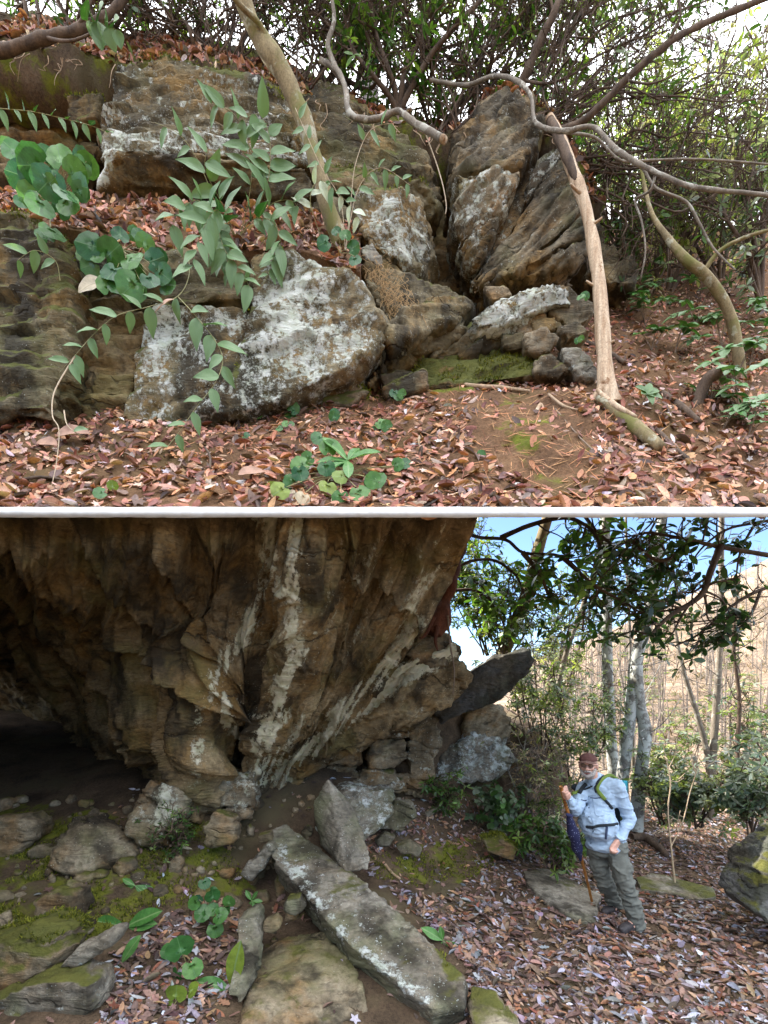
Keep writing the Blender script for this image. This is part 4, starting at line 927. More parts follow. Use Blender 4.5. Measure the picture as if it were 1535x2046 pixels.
# ------------------------------------------------------------------ fallen leaves
def tmpl(kind):
    if kind == 'long':
        xs_ = [0, .18, .42, .7, .9, 1]; ws = [.015, .12, .17, .14, .06, .004]; V, K = [], []
        for x, w in zip(xs_, ws):
            for s_ in (-1, 0, 1): V.append((x-.5, s_*w, 0)); K.append(abs(s_)*w*1.5+0.35*(x-.5)**2)
        Fq = grid_faces(6, 3); return np.array(V), np.array(K), Fq
    r = random.Random(3)
    out = []
    if kind == 'oak':
        prof = [(0, .02), (.1, .06), (.2, .20), (.3, .11), (.42, .27), (.55, .14), (.68, .25), (.8, .12), (.9, .12), (1, .0)]
        up_ = [(x-.5, w) for x, w in prof]; out = up_+[(x, -w*.92) for x, w in up_[-2:0:-1]]
    if kind == 'maple':
        for i in range(20):
            a = 2*math.pi*i/20; rad = .5 if i % 4 == 0 else (.24 if i % 4 == 2 else .34); out.append((rad*math.cos(a), rad*math.sin(a)))
    if kind == 'beech':
        for i in range(12):
            a = 2*math.pi*i/12; out.append((.5*math.cos(a), .27*math.sin(a)*(1-.25*math.cos(a))))
    V = [(0, 0, 0)]+[(x, y, 0) for x, y in out]; K = [-.02]+[.10*math.sin(i*2.4)+.35*(x*x)*.5+abs(y)*.45 for i, (x, y) in enumerate(out)]
    n = len(out); Fq = np.array([(0, 1+i, 1+(i+1) % n) for i in range(n)])
    return np.array(V), np.array(K), Fq
def litter_arrays(pts, nrm, size, cols, kind, rng, tilt=.45, lift=.012, curl=1.0):
    V, K, Fq = tmpl(kind); n = len(pts)
    up = nrm+rng.normal(size=(n, 3))*tilt; up /= np.linalg.norm(up, axis=1)[:, None]
    t = rng.normal(size=(n, 3)); t -= up*(t*up).sum(1)[:, None]; t /= np.linalg.norm(t, axis=1)[:, None]
    b = np.cross(up, t); cz = np.clip(rng.normal(size=n), -1.4, 1.4)*curl*(1.0 if kind == 'long' else .45)
    L = V[None, :, :]*size[:, None, None]; kz = K[None, :]*cz[:, None]*size[:, None]
    W = pts[:, None, :]+nrm[:, None, :]*(lift*rng.random(n))[:, None, None]+L[..., 0:1]*t[:, None, :]+L[..., 1:2]*b[:, None, :]+kz[..., None]*up[:, None, :]
    Fa = Fq[None]+(np.arange(n)*len(V))[:, None, None]
    return W.reshape(-1, 3), Fa.reshape(-1, Fq.shape[1]), np.repeat(cols, len(V), 0)
def litter(name, label, batches, mat):
    vs, f3, f4, cs, off = [], [], [], [], 0
    for W, Fa, c in batches:
        vs.append(W); cs.append(c); (f3 if Fa.shape[1] == 3 else f4).append(Fa+off); off += len(W)
    me = mesh_arr(name, np.concatenate(vs), ([np.concatenate(f4)] if f4 else [])+([np.concatenate(f3)] if f3 else []), smooth=True)
    color_attr(me, 'col', np.concatenate(cs))
    return tag(obj(name, me, mat), label, 'leaf litter', kind='stuff')
def pal(rng, n, colors, w, var=.25):
    c = np.array(colors)[rng.choice(len(colors), n, p=np.array(w)/sum(w))]
    return np.clip(c*(1+rng.normal(size=(n, 1))*var)*(1+rng.normal(size=(n, 3))*.06), .01, .9)
M['litter'] = leafy_mat('dead_leaves', rough=.55, trans=.12)
rng = np.random.default_rng(8)
PAL_UP = [(.34, .145, .092), (.48, .26, .175), (.20, .075, .055), (.43, .21, .105), (.58, .50, .52), (.12, .068, .053), (.53, .37, .28), (.40, .265, .23)]
W_UP = [5.5, 4, 4.5, 3.4, .25, 4, 1.2, 1.2]
def sheet_sample(Gr, Nr, n, vmin=0):
    nv, nu = Gr.shape[:2]
    a = np.linalg.norm(np.cross(Gr[:-1, 1:]-Gr[:-1, :-1], Gr[1:, :-1]-Gr[:-1, :-1]), axis=2)
    dist = Gr[:-1, :-1, 1]; w = (a/dist**1.2).ravel(); w /= w.sum()
    idx = rng.choice(len(w), n, p=w); r, c = idx//(nu-1), idx % (nu-1); fu, fv = rng.random(n)[:, None], rng.random(n)[:, None]
    q = Gr[r, c]*(1-fu)*(1-fv)+Gr[r, c+1]*fu*(1-fv)+Gr[r+1, c]*(1-fu)*fv+Gr[r+1, c+1]*fu*fv
    return q, Nr[r, c]
def bank_density(u, v):
    d = np.ones(len(u))
    d = np.where(in_poly(u, v, [(930, 790), (1090, 780), (1190, 850), (1180, 930), (1110, 1000), (1000, 930), (950, 860)]), .07, d)
    d = np.where(in_poly(u, v, [(960, 840), (1060, 900), (1010, 940), (950, 900)]), .04, d)
    d = np.where(in_poly(u, v, [(840, 700), (1080, 680), (1090, 740), (960, 775), (780, 800)]), .05, d)
    d = np.where(v < 520, .4, d)
    return d
bat = []
for kind, n, lo, hi in (('long', 26000, .045, .125), ('long', 3000, .10, .17), ('beech', 5000, .04, .10), ('oak', 3200, .06, .13), ('maple', 1300, .05, .09)):
    q, nr = sheet_sample(BG[:-4], BN[:-4], n); u, v = project(q)
    keep = (rng.random(n) < bank_density(u, v)*np.clip(1.05+.9*fbm(q*2.6, 3, 44), .3, 1)) & (u > -120) & (u < 1660); q, nr, v = q[keep], nr[keep], v[keep]; n = len(q)
    near = np.clip((5.2-q[:, 1])/1.9, 0, 1)
    s = rng.uniform(lo, hi, n)*(.75+.45*near)
    c = pal(rng, n, PAL_UP, W_UP if kind != 'maple' else [2, 2, 1, 2, 3, 1, 1, 2])
    bat.append(litter_arrays(q, nr, s, c, kind, rng, .34, .03, .9))
# pine needles
n = 20000; q, nr = sheet_sample(BG[:-6], BN[:-6], n); u, v = project(q)
dens = np.exp(-(polyline_dist(u, v, [(560, 840), (760, 850), (1000, 860), (1180, 920), (1350, 960)])/120)**2)
keep = rng.random(n) < dens; q, nr = q[keep], nr[keep]; n = len(q)
W, Fa, c = litter_arrays(q, nr, rng.uniform(.08, .18, n), pal(rng, n, [(.46, .20, .09), (.26, .10, .05), (.45, .22, .1)], [3, 2, 2]), 'long', rng, .25, .03, .3)
ctr = np.repeat(W.reshape(n, -1, 3).mean(1), len(tmpl('long')[0]), 0)
W3 = W.reshape(n, 6, 3, 3); mid = W3[:, :, 1:2]; W = (mid+(W3-mid)*.13).reshape(-1, 3)
bat.append((W, Fa, c))
litter('bank_leaf_litter', 'red-brown dead leaves and pine needles covering the upper bank', bat, M['litter'])
bat = []
for kind, n, lo, hi in (('long', 1800, .06, .14), ('beech', 500, .06, .11)):
    q, nr = sheet_sample(LG, LN, n)
    bat.append(litter_arrays(q, nr, rng.uniform(lo, hi, n), pal(rng, n, PAL_UP, W_UP), kind, rng, .5, .03, 1.2))
litter('shelf_leaf_litter', 'dead leaves lying on the narrow shelf half way up the cliff', bat, M['litter'])
bat = []
for kind, n, lo, hi in (('long', 3000, .06, .14), ('beech', 600, .06, .11)):
    q, nr = sheet_sample(TG[:34], TN[:34], n)
    bat.append(litter_arrays(q, nr, rng.uniform(lo, hi, n), pal(rng, n, PAL_UP, W_UP), kind, rng, .5, .03, 1.2))
litter('cliff_top_litter', 'dead leaves lying along the top of the cliff', bat, M['litter'])
# stony rubble under the overhang
rb = []; f3_ = []; off_ = 0
base_i = [list(c) for c in []]
_bm = bmesh.new(); bmesh.ops.create_icosphere(_bm, subdivisions=2, radius=1); IV = np.array([list(v.co) for v in _bm.verts]); IF = np.array([[v.index for v in f.verts] for f in _bm.faces]); _bm.free()
n = 900; xy = np.column_stack([rng.uniform(-4.5, 1.2, n), rng.uniform(2.9, 7.5, n)]); q = np.column_stack([xy, ground_z(xy)]); u, v = project(q)
ok = in_poly(u, v, [(-50, 1600), (640, 1590), (820, 1640), (760, 1690), (560, 1690), (620, 1850), (560, 1900), (440, 1800), (300, 1800), (150, 1860), (-50, 1900)]); q = q[ok]; n = len(q)
for k in range(n):
    s_ = .018+.075*rng.random()**3; V_ = IV*(s_*rng.uniform(.6, 1.3, 3)); fv_, _e = facets(IV*1.3+rng.uniform(0, 50, 3), 5); V_ = V_*(1+.35*fv_)[:, None]
    a_ = rng.uniform(0, 6.28); R_ = np.array([[math.cos(a_), -math.sin(a_), 0], [math.sin(a_), math.cos(a_), 0], [0, 0, 1]]); rb.append(V_@R_.T+q[k]+[0, 0, s_*.2]); f3_.append(IF+off_); off_ += len(IV)
me = mesh_arr('rubble', np.concatenate(rb), np.concatenate(f3_), smooth=False); attr(me, 'lich', np.full(len(me.vertices), .3)); attr(me, 'moss', np.full(len(me.vertices), .25))
tag(obj('rubble', me, M['boulder']), 'small broken stones strewn under the overhang', 'rubble', kind='stuff')
PAL_LO = [(.175, .11, .09), (.27, .17, .125), (.09, .058, .048), (.38, .37, .43), (.25, .225, .255), (.32, .18, .105), (.21, .085, .05)]
bat = []
LOW_OK = [(640, 1690), (740, 1600), (900, 1590), (1100, 1620), (1300, 1600), (1700, 1600), (1750, 2200), (880, 2150), (930, 2010), (930, 1930), (760, 1760)]
MOSSY = [(735, 1705), (830, 1695), (930, 1690), (960, 1740), (900, 1790), (830, 1790), (750, 1760)]
for kind, n, lo, hi in (('long', 40000, .035, .11), ('long', 4000, .09, .15), ('beech', 15000, .035, .09), ('oak', 15000, .05, .13), ('maple', 7000, .04, .10)):
    xy = np.column_stack([rng.uniform(-3, 8, n), 2.6+rng.random(n)**1.4*8.5]); z = ground_z(xy)
    q = np.column_stack([xy, z]); u, v = project(q)
    right = in_poly(u, v, LOW_OK); mos = in_poly(u, v, MOSSY)
    left = in_poly(u, v, [(240, 1900), (330, 1830), (470, 1790), (480, 1850), (460, 2000), (400, 2100), (180, 2100)])
    right &= ~in_poly(u, v, [(1052, 1752), (1095, 1750), (1150, 1774), (1195, 1803), (1186, 1845), (1150, 1843), (1090, 1803)]) | (rng.random(n) < .06)
    pr = np.where(right, np.where(mos, .10, 1.0), np.where(left, .75, 0.035))
    keep = (rng.random(n) < pr*np.clip(1.05+.9*fbm(q*2.4, 3, 45), .3, 1)) & (u > -100) & (u < 1650); q, u, v = q[keep], u[keep], v[keep]; n = len(q)
    e = .05; gx = (ground_z(q[:, :2]+[e, 0])-ground_z(q[:, :2]-[e, 0]))/(2*e); gy = (ground_z(q[:, :2]+[0, e])-ground_z(q[:, :2]-[0, e]))/(2*e)
    nr = np.column_stack([-gx, -gy, np.ones(n)]); nr /= np.linalg.norm(nr, axis=1)[:, None]
    shade = in_poly(u, v, [(240, 1900), (330, 1830), (470, 1790), (480, 1850), (460, 2000), (400, 2100), (180, 2100)])
    c = pal(rng, n, PAL_LO, [4.5, 4, 4.5, 1.9, 3, 2, 1.6])
    s = rng.uniform(lo, hi, n)*np.where(q[:, 1] > 5.2, .8, 1.05)
    bat.append(litter_arrays(q, nr, s, c, kind, rng, .30, .03, .8))
litter('trail_leaf_litter', 'brown and grey dead leaves carpeting the lower trail', bat, M['litter'])

# moss that stands up: tufts on the mossy stones and ground
def tufts(name, label, pts, nrm, n, size, rg):
    idx = rg.integers(0, len(pts), n); P0 = pts[idx]+rg.normal(size=(n, 3))*.012; N0 = nrm[idx]
    keep = fbm(P0*3.2, 3, 55) > -.12; P0, N0 = P0[keep], N0[keep]; n = len(P0)
    P0 = np.repeat(P0, 3, 0); N0 = np.repeat(N0, 3, 0); m = n*3
    d = N0+rg.normal(size=(m, 3))*.6; d /= np.linalg.norm(d, axis=1)[:, None]; t_ = np.cross(d, rg.normal(size=(m, 3))); t_ /= np.linalg.norm(t_, axis=1)[:, None]
    h = size*rg.uniform(.5, 1.3, m)[:, None]
    V = np.stack([P0-t_*h*.28-N0*.006, P0+t_*h*.28-N0*.006, P0+d*h], 1).reshape(-1, 3)
    c = np.array([(.09, .10, .016), (.16, .17, .022), (.22, .22, .03), (.06, .075, .016)])[rg.integers(0, 4, m)]*(1+.4*fbm(P0*5, 2, 56))[:, None]
    me = mesh_arr(name, V, np.arange(m*3).reshape(-1, 3)); color_attr(me, 'col', np.repeat(np.clip(c, .01, .5), 3, 0))
    return tag(obj(name, me, M['mossy']), label, 'moss', kind='stuff')
M['mossy'] = leafy_mat('moss_tufts', rough=.9, trans=.2, spec=.1)
mp = np.concatenate([a for a, b in MOSS_SRC]); mn_ = np.concatenate([b for a, b in MOSS_SRC])
tufts('moss', 'tufted green moss cushions on the rocks', mp, mn_, 16000, .020, np.random.default_rng(21))
xy = np.column_stack([rng.uniform(-4.5, 2.5, 60000), rng.uniform(2.6, 7, 60000)]); q = np.column_stack([xy, ground_z(xy)]); u, v = project(q)
ok = in_poly(u, v, [(0, 1620), (420, 1650), (500, 1760), (330, 1820), (180, 1880), (-100, 2000), (-100, 1700)]) | in_poly(u, v, [(740, 1705), (800, 1695), (940, 1680), (1000, 1720), (950, 1755), (840, 1775), (745, 1755)])
q = q[ok]; tufts('ground_moss', 'low green moss spreading over the ground under the overhang', q, np.tile([0, 0, 1.0], (len(q), 1)), 14000, .022, np.random.default_rng(22))
# ------------------------------------------------------------------ shrubs and trees
def whorls(centers, ups, per, length, cols, rng, elev=(-.5, .5), width=.30, spreadj=.3):
    """leaf whorls: per leaves round every centre; returns verts, quads, colours"""
    n = len(centers); C_ = np.repeat(centers, per, 0); U = np.repeat(ups, per, 0); m = n*per
    r = rng.normal(size=(n, 3)); t1 = np.cross(ups, r); t1 /= np.maximum(np.linalg.norm(t1, axis=1), 1e-6)[:, None]; t2 = np.cross(ups, t1)
    t1, t2 = np.repeat(t1, per, 0), np.repeat(t2, per, 0)
    a = np.tile(np.arange(per), n)*2*np.pi/per+rng.normal(size=m)*spreadj; el = rng.uniform(*elev, m)
    ax = (t1*np.cos(a)[:, None]+t2*np.sin(a)[:, None])*np.cos(el)[:, None]+U*np.sin(el)[:, None]
    sd = np.cross(U, ax); sd /= np.maximum(np.linalg.norm(sd, axis=1), 1e-6)[:, None]; nz = np.cross(ax, sd)
    tw = rng.normal(size=m)*.35; sd2 = sd*np.cos(tw)[:, None]+nz*np.sin(tw)[:, None]; nz = np.cross(ax, sd2); sd = sd2
    L = length*rng.uniform(.65, 1.2, m); w = width*.5
    prof = [(0.03, 0.03, 0), (0.3, .85, .01), (.62, 1.0, -.03), (.86, .6, -.09), (1.0, 0.03, -.16)]
    rows = []
    for t, ww, zz in prof:
        for s in (-1, 1):
            rows.append(C_+(ax*t+sd*(s*w*ww)+nz*(zz))*L[:, None])
    V = np.stack(rows, 1)            # (m, 10, 3)
    fq = np.array([[0, 1, 3, 2], [2, 3, 5, 4], [4, 5, 7, 6], [6, 7, 9, 8]])
    Fa = (fq[None]+(np.arange(m)*10)[:, None, None]).reshape(-1, 4)
    cc = np.repeat(cols, per, 0)*(1+rng.normal(size=(m, 1))*.22)
    return V.reshape(-1, 3), Fa, np.repeat(np.clip(cc, .01, .9), 10, 0)
M['crown'] = leafy_mat('evergreen_leaves', rough=.38, trans=.42, spec=.5)
M['dry'] = leafy_mat('dry_leaves', rough=.7, trans=.25)
GREEN = [(.035, .085, .020), (.055, .12, .028), (.09, .17, .035), (.14, .21, .05)]
BLUEG = [(.07, .115, .065), (.13, .175, .11), (.20, .25, .17), (.32, .35, .29)]
YELG = [(.15, .20, .05), (.26, .30, .11), (.13, .18, .05), (.33, .32, .19)]
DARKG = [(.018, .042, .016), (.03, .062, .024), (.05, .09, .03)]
def shrub(name, label, base, stems, leaf_len=.13, palette=GREEN, seed=1, twigs=4, whorl_per=6, bark='bark', r0=.03, sub_branch=5, spread=.55, cat='shrub', group=None, density=1.0, mat='crown', width=.30, droop=.0, wander=.12, tip_only=False, twig_r=.006):
    """stems: list of point lists in world metres (main limbs, root first)"""
    rng = np.random.default_rng(seed); base = Vector(base)
    e = empty(name, base, label, cat, group)
    tips, tdir = [], []; bt = TB(); tw = TB()
    for si, pts in enumerate(stems):
        A = np.array([list(p) for p in pts], dtype=float)
        L = np.linalg.norm(np.diff(A, axis=0), axis=1).sum()
        jit = rng.normal(size=A.shape)*wander*L*.12; jit[0] = 0; A = A+jit
        rr = r0*(.8+.4*rng.random())
        b = TB(); Cn = b.tube(A, [rr, rr*.75, rr*.4], sides=8, sub=5, rough=.14, seed=seed+si)
        obj('trunk' if si == 0 else 'limb', b.mesh('limb'), M[bark], e)
        for k in range(sub_branch):
            f = rng.uniform(.3, 1.0); p0 = Cn[int(f*(len(Cn)-1))]; T = Cn[min(int(f*(len(Cn)-1))+1, len(Cn)-1)]-Cn[max(int(f*(len(Cn)-1))-1, 0)]; T = T/max(np.linalg.norm(T), 1e-6)
            d = T*rng.uniform(.3, 1.0)+rng.normal(size=3)*spread+np.array([0, 0, .25-droop]); d /= np.linalg.norm(d)
            ln = L*rng.uniform(.18, .42); q = [p0]
            for j in range(3):
                d = d+rng.normal(size=3)*.28+np.array([0, 0, -droop*.3]); d /= np.linalg.norm(d); q.append(q[-1]+d*ln/3)
            Cb = bt.tube(q, [rr*.38, rr*.12], sides=5, sub=3, rough=.08, seed=seed+k)
            tips.append(q[-1]); tdir.append(d.copy())
            for m_ in range(twigs):
                p1 = Cb[rng.integers(len(Cb)//3, len(Cb))]; d2 = d*.6+rng.normal(size=3)*.65; d2 /= np.linalg.norm(d2); l2 = ln*rng.uniform(.2, .5)
                p2 = p1+d2*l2*.5+rng.normal(size=3)*.03*l2; d3 = d2+rng.normal(size=3)*.3; d3 /= np.linalg.norm(d3); p3 = p2+d3*l2*.5
                tw.tube([p1, p2, p3], [twig_r, twig_r*.5], sides=4, sub=2, rough=0, cap=False); tips.append(p3); tdir.append(d3)
    if bt.n: obj('branches', bt.mesh('branches'), M[bark], e)
    if tw.n: obj('twigs', tw.mesh('twigs'), M['twig'] if bark != 'bark' else M['bark'], e)
    if density > 0 and tips:
        tips = np.array(tips); tdir = np.array(tdir)
        n = int(len(tips)*density); idx = rng.choice(len(tips), n, replace=n > len(tips))
        c = tips[idx]+(rng.normal(size=(n, 3))*.05 if density > 1 else 0); up = tdir[idx]*.6+np.array([0, 0, .7])+rng.normal(size=(n, 3))*.25; up /= np.linalg.norm(up, axis=1)[:, None]
        cols = np.array(palette)[rng.integers(0, len(palette), n)]*(1+rng.normal(size=(n, 1))*.15)
        V, Fa, cc = whorls(c, up, whorl_per, leaf_len, cols, rng, width=width)
        me = mesh_arr('crown', V, Fa); color_attr(me, 'col', cc); obj('crown', me, M[mat], e)
    return e
def rise(base, to, n=5, bow=(0, 0, 0)):
    a, b = Vector(base), Vector(to)
    return [a.lerp(b, i/(n-1))+Vector(bow)*math.sin(math.pi*i/(n-1)) for i in range(n)]

# --- upper place: named limbs
t = empty('leaning_tree', P(682, 482, 4.78), 'mossy leaning tree trunk rising from the leaf shelf in front of the cliff', 'tree')
tube_part('trunk', t, M['bark_moss'], PX([(470, -60, 4.5), (500, 40, 4.55), (525, 85, 4.6), (562, 140, 4.62), (602, 225, 4.68), (625, 300, 4.7), (642, 365, 4.72), (658, 425, 4.75), (684, 492, 4.8)]), [.084, .080, .092, .080, .084, .072, .080, .070, .09], sides=16, sub=8, rough=.26, seed=3)
tube_part('limb', t, M['bark_moss'], PX([(540, 100, 4.6), (520, 50, 4.5), (480, 10, 4.4), (440, -40, 4.3)]), [.03, .02], sides=8)
qb, nb = on_bank(1213, 800)
t = empty('dead_pole', qb, 'bare barkless dead trunk leaning against the right end of the cliff', 'dead tree')
D0 = qb.y
tube_part('trunk', t, M['dead_wood'], PX([(1098, 235, D0+.55), (1118, 272, D0+.48), (1140, 330, D0+.38), (1166, 400, D0+.28), (1186, 490, D0+.18), (1198, 580, D0+.1), (1206, 680, D0+.04), (1211, 760, D0), (1214, 812, D0+.02)]), [.042, .050, .052, .056, .056, .062, .064, .076, .120], sides=16, sub=8, rough=.22, seed=9)
for k, (u, v, du, dv) in enumerate([(1178, 450, 26, -16), (1196, 575, -24, -14), (1160, 385, -20, -18), (1206, 690, 22, -10)]):
    tube_part('branch_stub', t, M['dead_wood'], [P(u, v, D0+.2-.05*k), P(u+du*.6, v+dv*.5, D0+.15-.05*k), P(u+du, v+dv, D0+.12-.05*k)], [.018, .008], sides=7, sub=3)
for k, q in enumerate([[(1205, 770), (1185, 800), (1165, 812)], [(1222, 775), (1240, 805), (1250, 812)], [(1212, 780), (1208, 815), (1200, 830)]]):
    tube_part('root', t, M['dead_wood'], PX(q, D0-.03), [.045, .015], sides=7, sub=5)
tube_part('bark_strip', t, M['bark'], PX([(1099, 240, D0+.50), (1118, 275, D0+.43), (1140, 330, D0+.33), (1152, 362, D0+.29)]), [.045, .048, .042, .02], sides=9, sub=6, rough=.3)
t = empty('crooked_branch', P(690, 150, 5.5), 'crooked rhododendron limb with a sawn end jutting out over the cliff', 'branch')
tube_part('limb', t, M['bark_grey'], PX([(640, 120, 5.5), (672, 138, 5.4), (690, 175, 5.25), (696, 220, 5.1), (715, 236, 5.05), (755, 238, 5.0), (795, 222, 4.95), (830, 246, 4.85), (886, 278, 4.7)]), [.028, .030, .027, .034, .026, .030, .027, .031, .034], sides=10, sub=7, rough=.30)
tube_part('cut_end', t, M['dead_wood'], [P(884, 277, 4.705), P(889, 280, 4.69)], [.036, .034], sides=10, sub=1, rough=0)
tube_part('dangling_root', t, M['stem_pale'], PX([(848, 262, 4.85), (870, 320, 4.9), (885, 370, 4.9), (892, 410, 4.92), (890, 428, 4.92)]), [.007, .004], sides=5)
tube_part('side_limb', t, M['bark_grey'], PX([(672, 138, 5.4), (655, 90, 5.4), (668, 40, 5.4), (660, -20, 5.4)]), [.03, .02], sides=8)
t = empty('snaking_limb', P(880, 150, 5.6), 'grey limb snaking from the cliff top down to the right past the dead trunk', 'branch')
tube_part('limb', t, M['bark_grey'], PX([(860, 160, 5.7), (930, 170, 5.5), (985, 152, 5.2), (1030, 160, 5.0), (1060, 190, 4.85), (1072, 246, 4.75), (1125, 262, 4.6), (1185, 254, 4.5), (1228, 296, 4.4), (1290, 334, 4.3), (1380, 372, 4.2), (1500, 386, 4.1), (1620, 400, 4.0)]), [.018, .020, .019, .023, .019, .018, .021, .018, .022, .019, .019, .015, .011], sides=9, sub=7, rough=.30)
tube_part('side_limb', t, M['bark_grey'], PX([(1228, 296, 4.4), (1280, 330, 4.4), (1310, 375, 4.4), (1370, 402, 4.4), (1395, 440, 4.4), (1425, 495, 4.4), (1470, 540, 4.4)]), [.015, .013, .012, .011, .010, .008], sides=7, sub=5)
tube_part('side_limb', t, M['bark_grey'], PX([(1130, 265, 4.6), (1190, 275, 4.7), (1240, 320, 4.7), (1300, 320, 4.7), (1400, 318, 4.7), (1560, 330, 4.7)]), [.013, .011, .010, .008], sides=7, sub=5)
tube_part('side_limb', t, M['bark_grey'], PX([(1310, 345, 4.3), (1300, 380, 4.35), (1270, 400, 4.5), (1282, 440, 4.5), (1290, 500, 4.5), (1280, 560, 4.6)]), [.012, .010, .009, .006], sides=7, sub=5)
tb_label = ['dark heavy limb slanting up from the cliff to the top right corner', 'dark limb rising beside the cliff notch into the leaves above', 'thick mossy root-like branch across the top left corner']
for lab, pts, r in ((tb_label[0], [(1090, 265, 5.5), (1150, 250, 5.3), (1190, 220, 5.2), (1250, 160, 5.1), (1330, 90, 5.0), (1400, 50, 5.0), (1520, 0, 5.0), (1600, -30, 5.0)], .036),
                    (tb_label[1], [(1000, 225, 5.9), (1045, 160, 5.7), (1075, 90, 5.6), (1110, 20, 5.5), (1130, -50, 5.5)], .055),
                    (tb_label[2], [(-60, 110, 5.1), (30, 95, 5.1), (90, 75, 5.1), (150, 62, 5.1), (215, 30, 5.1), (260, -20, 5.1)], .055)):
    t = empty('heavy_limb', P(*pts[0]), lab, 'branch')
    tube_part('limb', t, M['bark'], PX(pts), [r, r*.9, r*.6], sides=10, sub=7, rough=.30)
    k = len(pts)//2
    tube_part('side_limb', t, M['bark'], [P(*pts[k]), P(pts[k][0]+30, pts[k][1]-60, pts[k][2]-.1), P(pts[k][0]+10, pts[k][1]-140, pts[k][2]-.1)], [r*.45, r*.2], sides=7, sub=5)
    tube_part('side_limb', t, M['bark'], [P(*pts[k-1]), P(pts[k-1][0]+60, pts[k-1][1]+5, pts[k-1][2]-.15), P(pts[k-1][0]+150, pts[k-1][1]-40, pts[k-1][2]-.2)], [r*.35, r*.12], sides=7, sub=5)
# stems on the cliff top, each a shrub of its own
TOPS = [(60, 90, 5.9, -60, 'left of the mossy corner branch'), (180, 95, 5.8, 30, 'over the dark recess at the far left'), (300, 100, 5.9, -30, 'above the top left block'), (395, 112, 5.8, -60, 'leaning left above the top left block'), (470, 140, 6.0, 60, 'just left of the mossy leaning trunk'),
        (640, 170, 6.1, 40, 'just right of the mossy leaning trunk'), (720, 215, 6.2, -50, 'left of the many-stemmed clump'), (870, 262, 6.2, 60, 'on the edge of the notch'), (940, 235, 6.3, 110, 'above the right-hand rock tower'), (1030, 190, 6.1, 130, 'on top of the right-hand rock tower')]
for i, (u, v, D, lean, where) in enumerate(TOPS):
    b = P(u, v+10, D); rr = random.Random(i+50)
    st = []
    for k in range(4):
        tx = lean*rr.uniform(.3, 2.2)+rr.uniform(-150, 150)
        st.append([b, P(u+tx*.25, v-50, D+rr.uniform(-.1, .2)), P(u+tx*.55+rr.uniform(-20, 20), v-120, D+rr.uniform(-.3, .4)), P(u+tx, v-220, D+rr.uniform(-.5, .6)), P(u+tx*1.3, v-340, D+rr.uniform(-.6, .8))])
    shrub('rhododendron', 'tangled brown-stemmed shrub '+where, b, st, .13, GREEN+YELG[:1], 500+i, twigs=9, r0=.026, sub_branch=16, density=.16 if u < 830 else .34, whorl_per=5, spread=.75, wander=.3)
# the many-stemmed clump above the middle of the cliff
b = P(795, 232, 5.9)
shrub('rhododendron', 'clump of smooth brown stems fanning out above the middle of the cliff', b,
      [[b]+PX([(800, 190, 5.85), (812, 140, 5.8), (835, 90, 5.8), (850, 20, 5.8), (850, -60, 5.8)]), [b]+PX([(790, 180, 5.8), (770, 120, 5.7), (752, 60, 5.7), (740, -40, 5.7)]), [b]+PX([(820, 180, 5.8), (860, 110, 5.7), (900, 60, 5.6), (960, 0, 5.6), (990, -50, 5.6)]),
       [b]+PX([(810, 170, 5.9), (840, 120, 6.0), (850, 60, 6.0), (880, -50, 6.0)]), [b]+PX([(780, 190, 5.8), (735, 140, 5.7), (700, 80, 5.7), (690, 0, 5.7)])], .13, GREEN, 530, twigs=8, r0=.038, sub_branch=12, density=.2, wander=.05, spread=.7)
t = empty('pine_trunk', P(738, 215, 8.2), 'scaly grey pine trunk standing behind the cliff-top shrubs', 'tree')
tube_part('trunk', t, bark_mat('pine_bark', (.10, .08, .07), (.26, .22, .2), stretch=.4, scale=9), PX([(738, 240, 8.2), (737, 150, 8.2), (735, 40, 8.2), (733, -120, 8.2)]), [.17, .16, .15], sides=16, sub=6, rough=.08)
tube_part('limb', t, M['bark'], PX([(735, 40, 8.2), (800, 0, 8.0), (880, -60, 8.0)]), [.05, .03], sides=8)
for k, (lab, u, v, D, n_, tgt) in enumerate([('dense tangle of thin bare stems slanting up right from the rock tower', 1085, 250, 5.6, 26, (1120, 1560, -60, 260)), ('tangle of thin bare stems above the notch in the cliff', 900, 275, 5.9, 20, (760, 1100, -80, 120)), ('tangle of thin bare stems above the top left block', 430, 135, 5.7, 22, (150, 640, -80, 40)), ('bare thin stems tangled behind the mossy leaning trunk', 640, 180, 5.8, 18, (520, 800, -90, 60)), ('brown tangle of thin bare stems drooping over the right bank', 1180, 330, 5.9, 22, (1230, 1560, 200, 520))]):
    b = P(u, v, D); rr = random.Random(k+300); st = []
    for j in range(n_):
        tu, tv = rr.uniform(tgt[0], tgt[1]), rr.uniform(tgt[2], tgt[3]); b2 = b+Vector((rr.uniform(-.35, .35), rr.uniform(-.1, .2), 0))
        st.append([b2]+[P(u+(tu-u)*f+rr.uniform(-28, 28), v+(tv-v)*f-60*math.sin(f*3.1)*rr.uniform(-.2, 1), D+(rr.uniform(-.5, .5))*f) for f in (.3, .6, .85, 1.0)])
    shrub('bare_shrub', lab, b, st, .11, GREEN, 560+k, twigs=5, r0=.011, sub_branch=6, density=.06, whorl_per=4, spread=.6, wander=.15, twig_r=.0045)
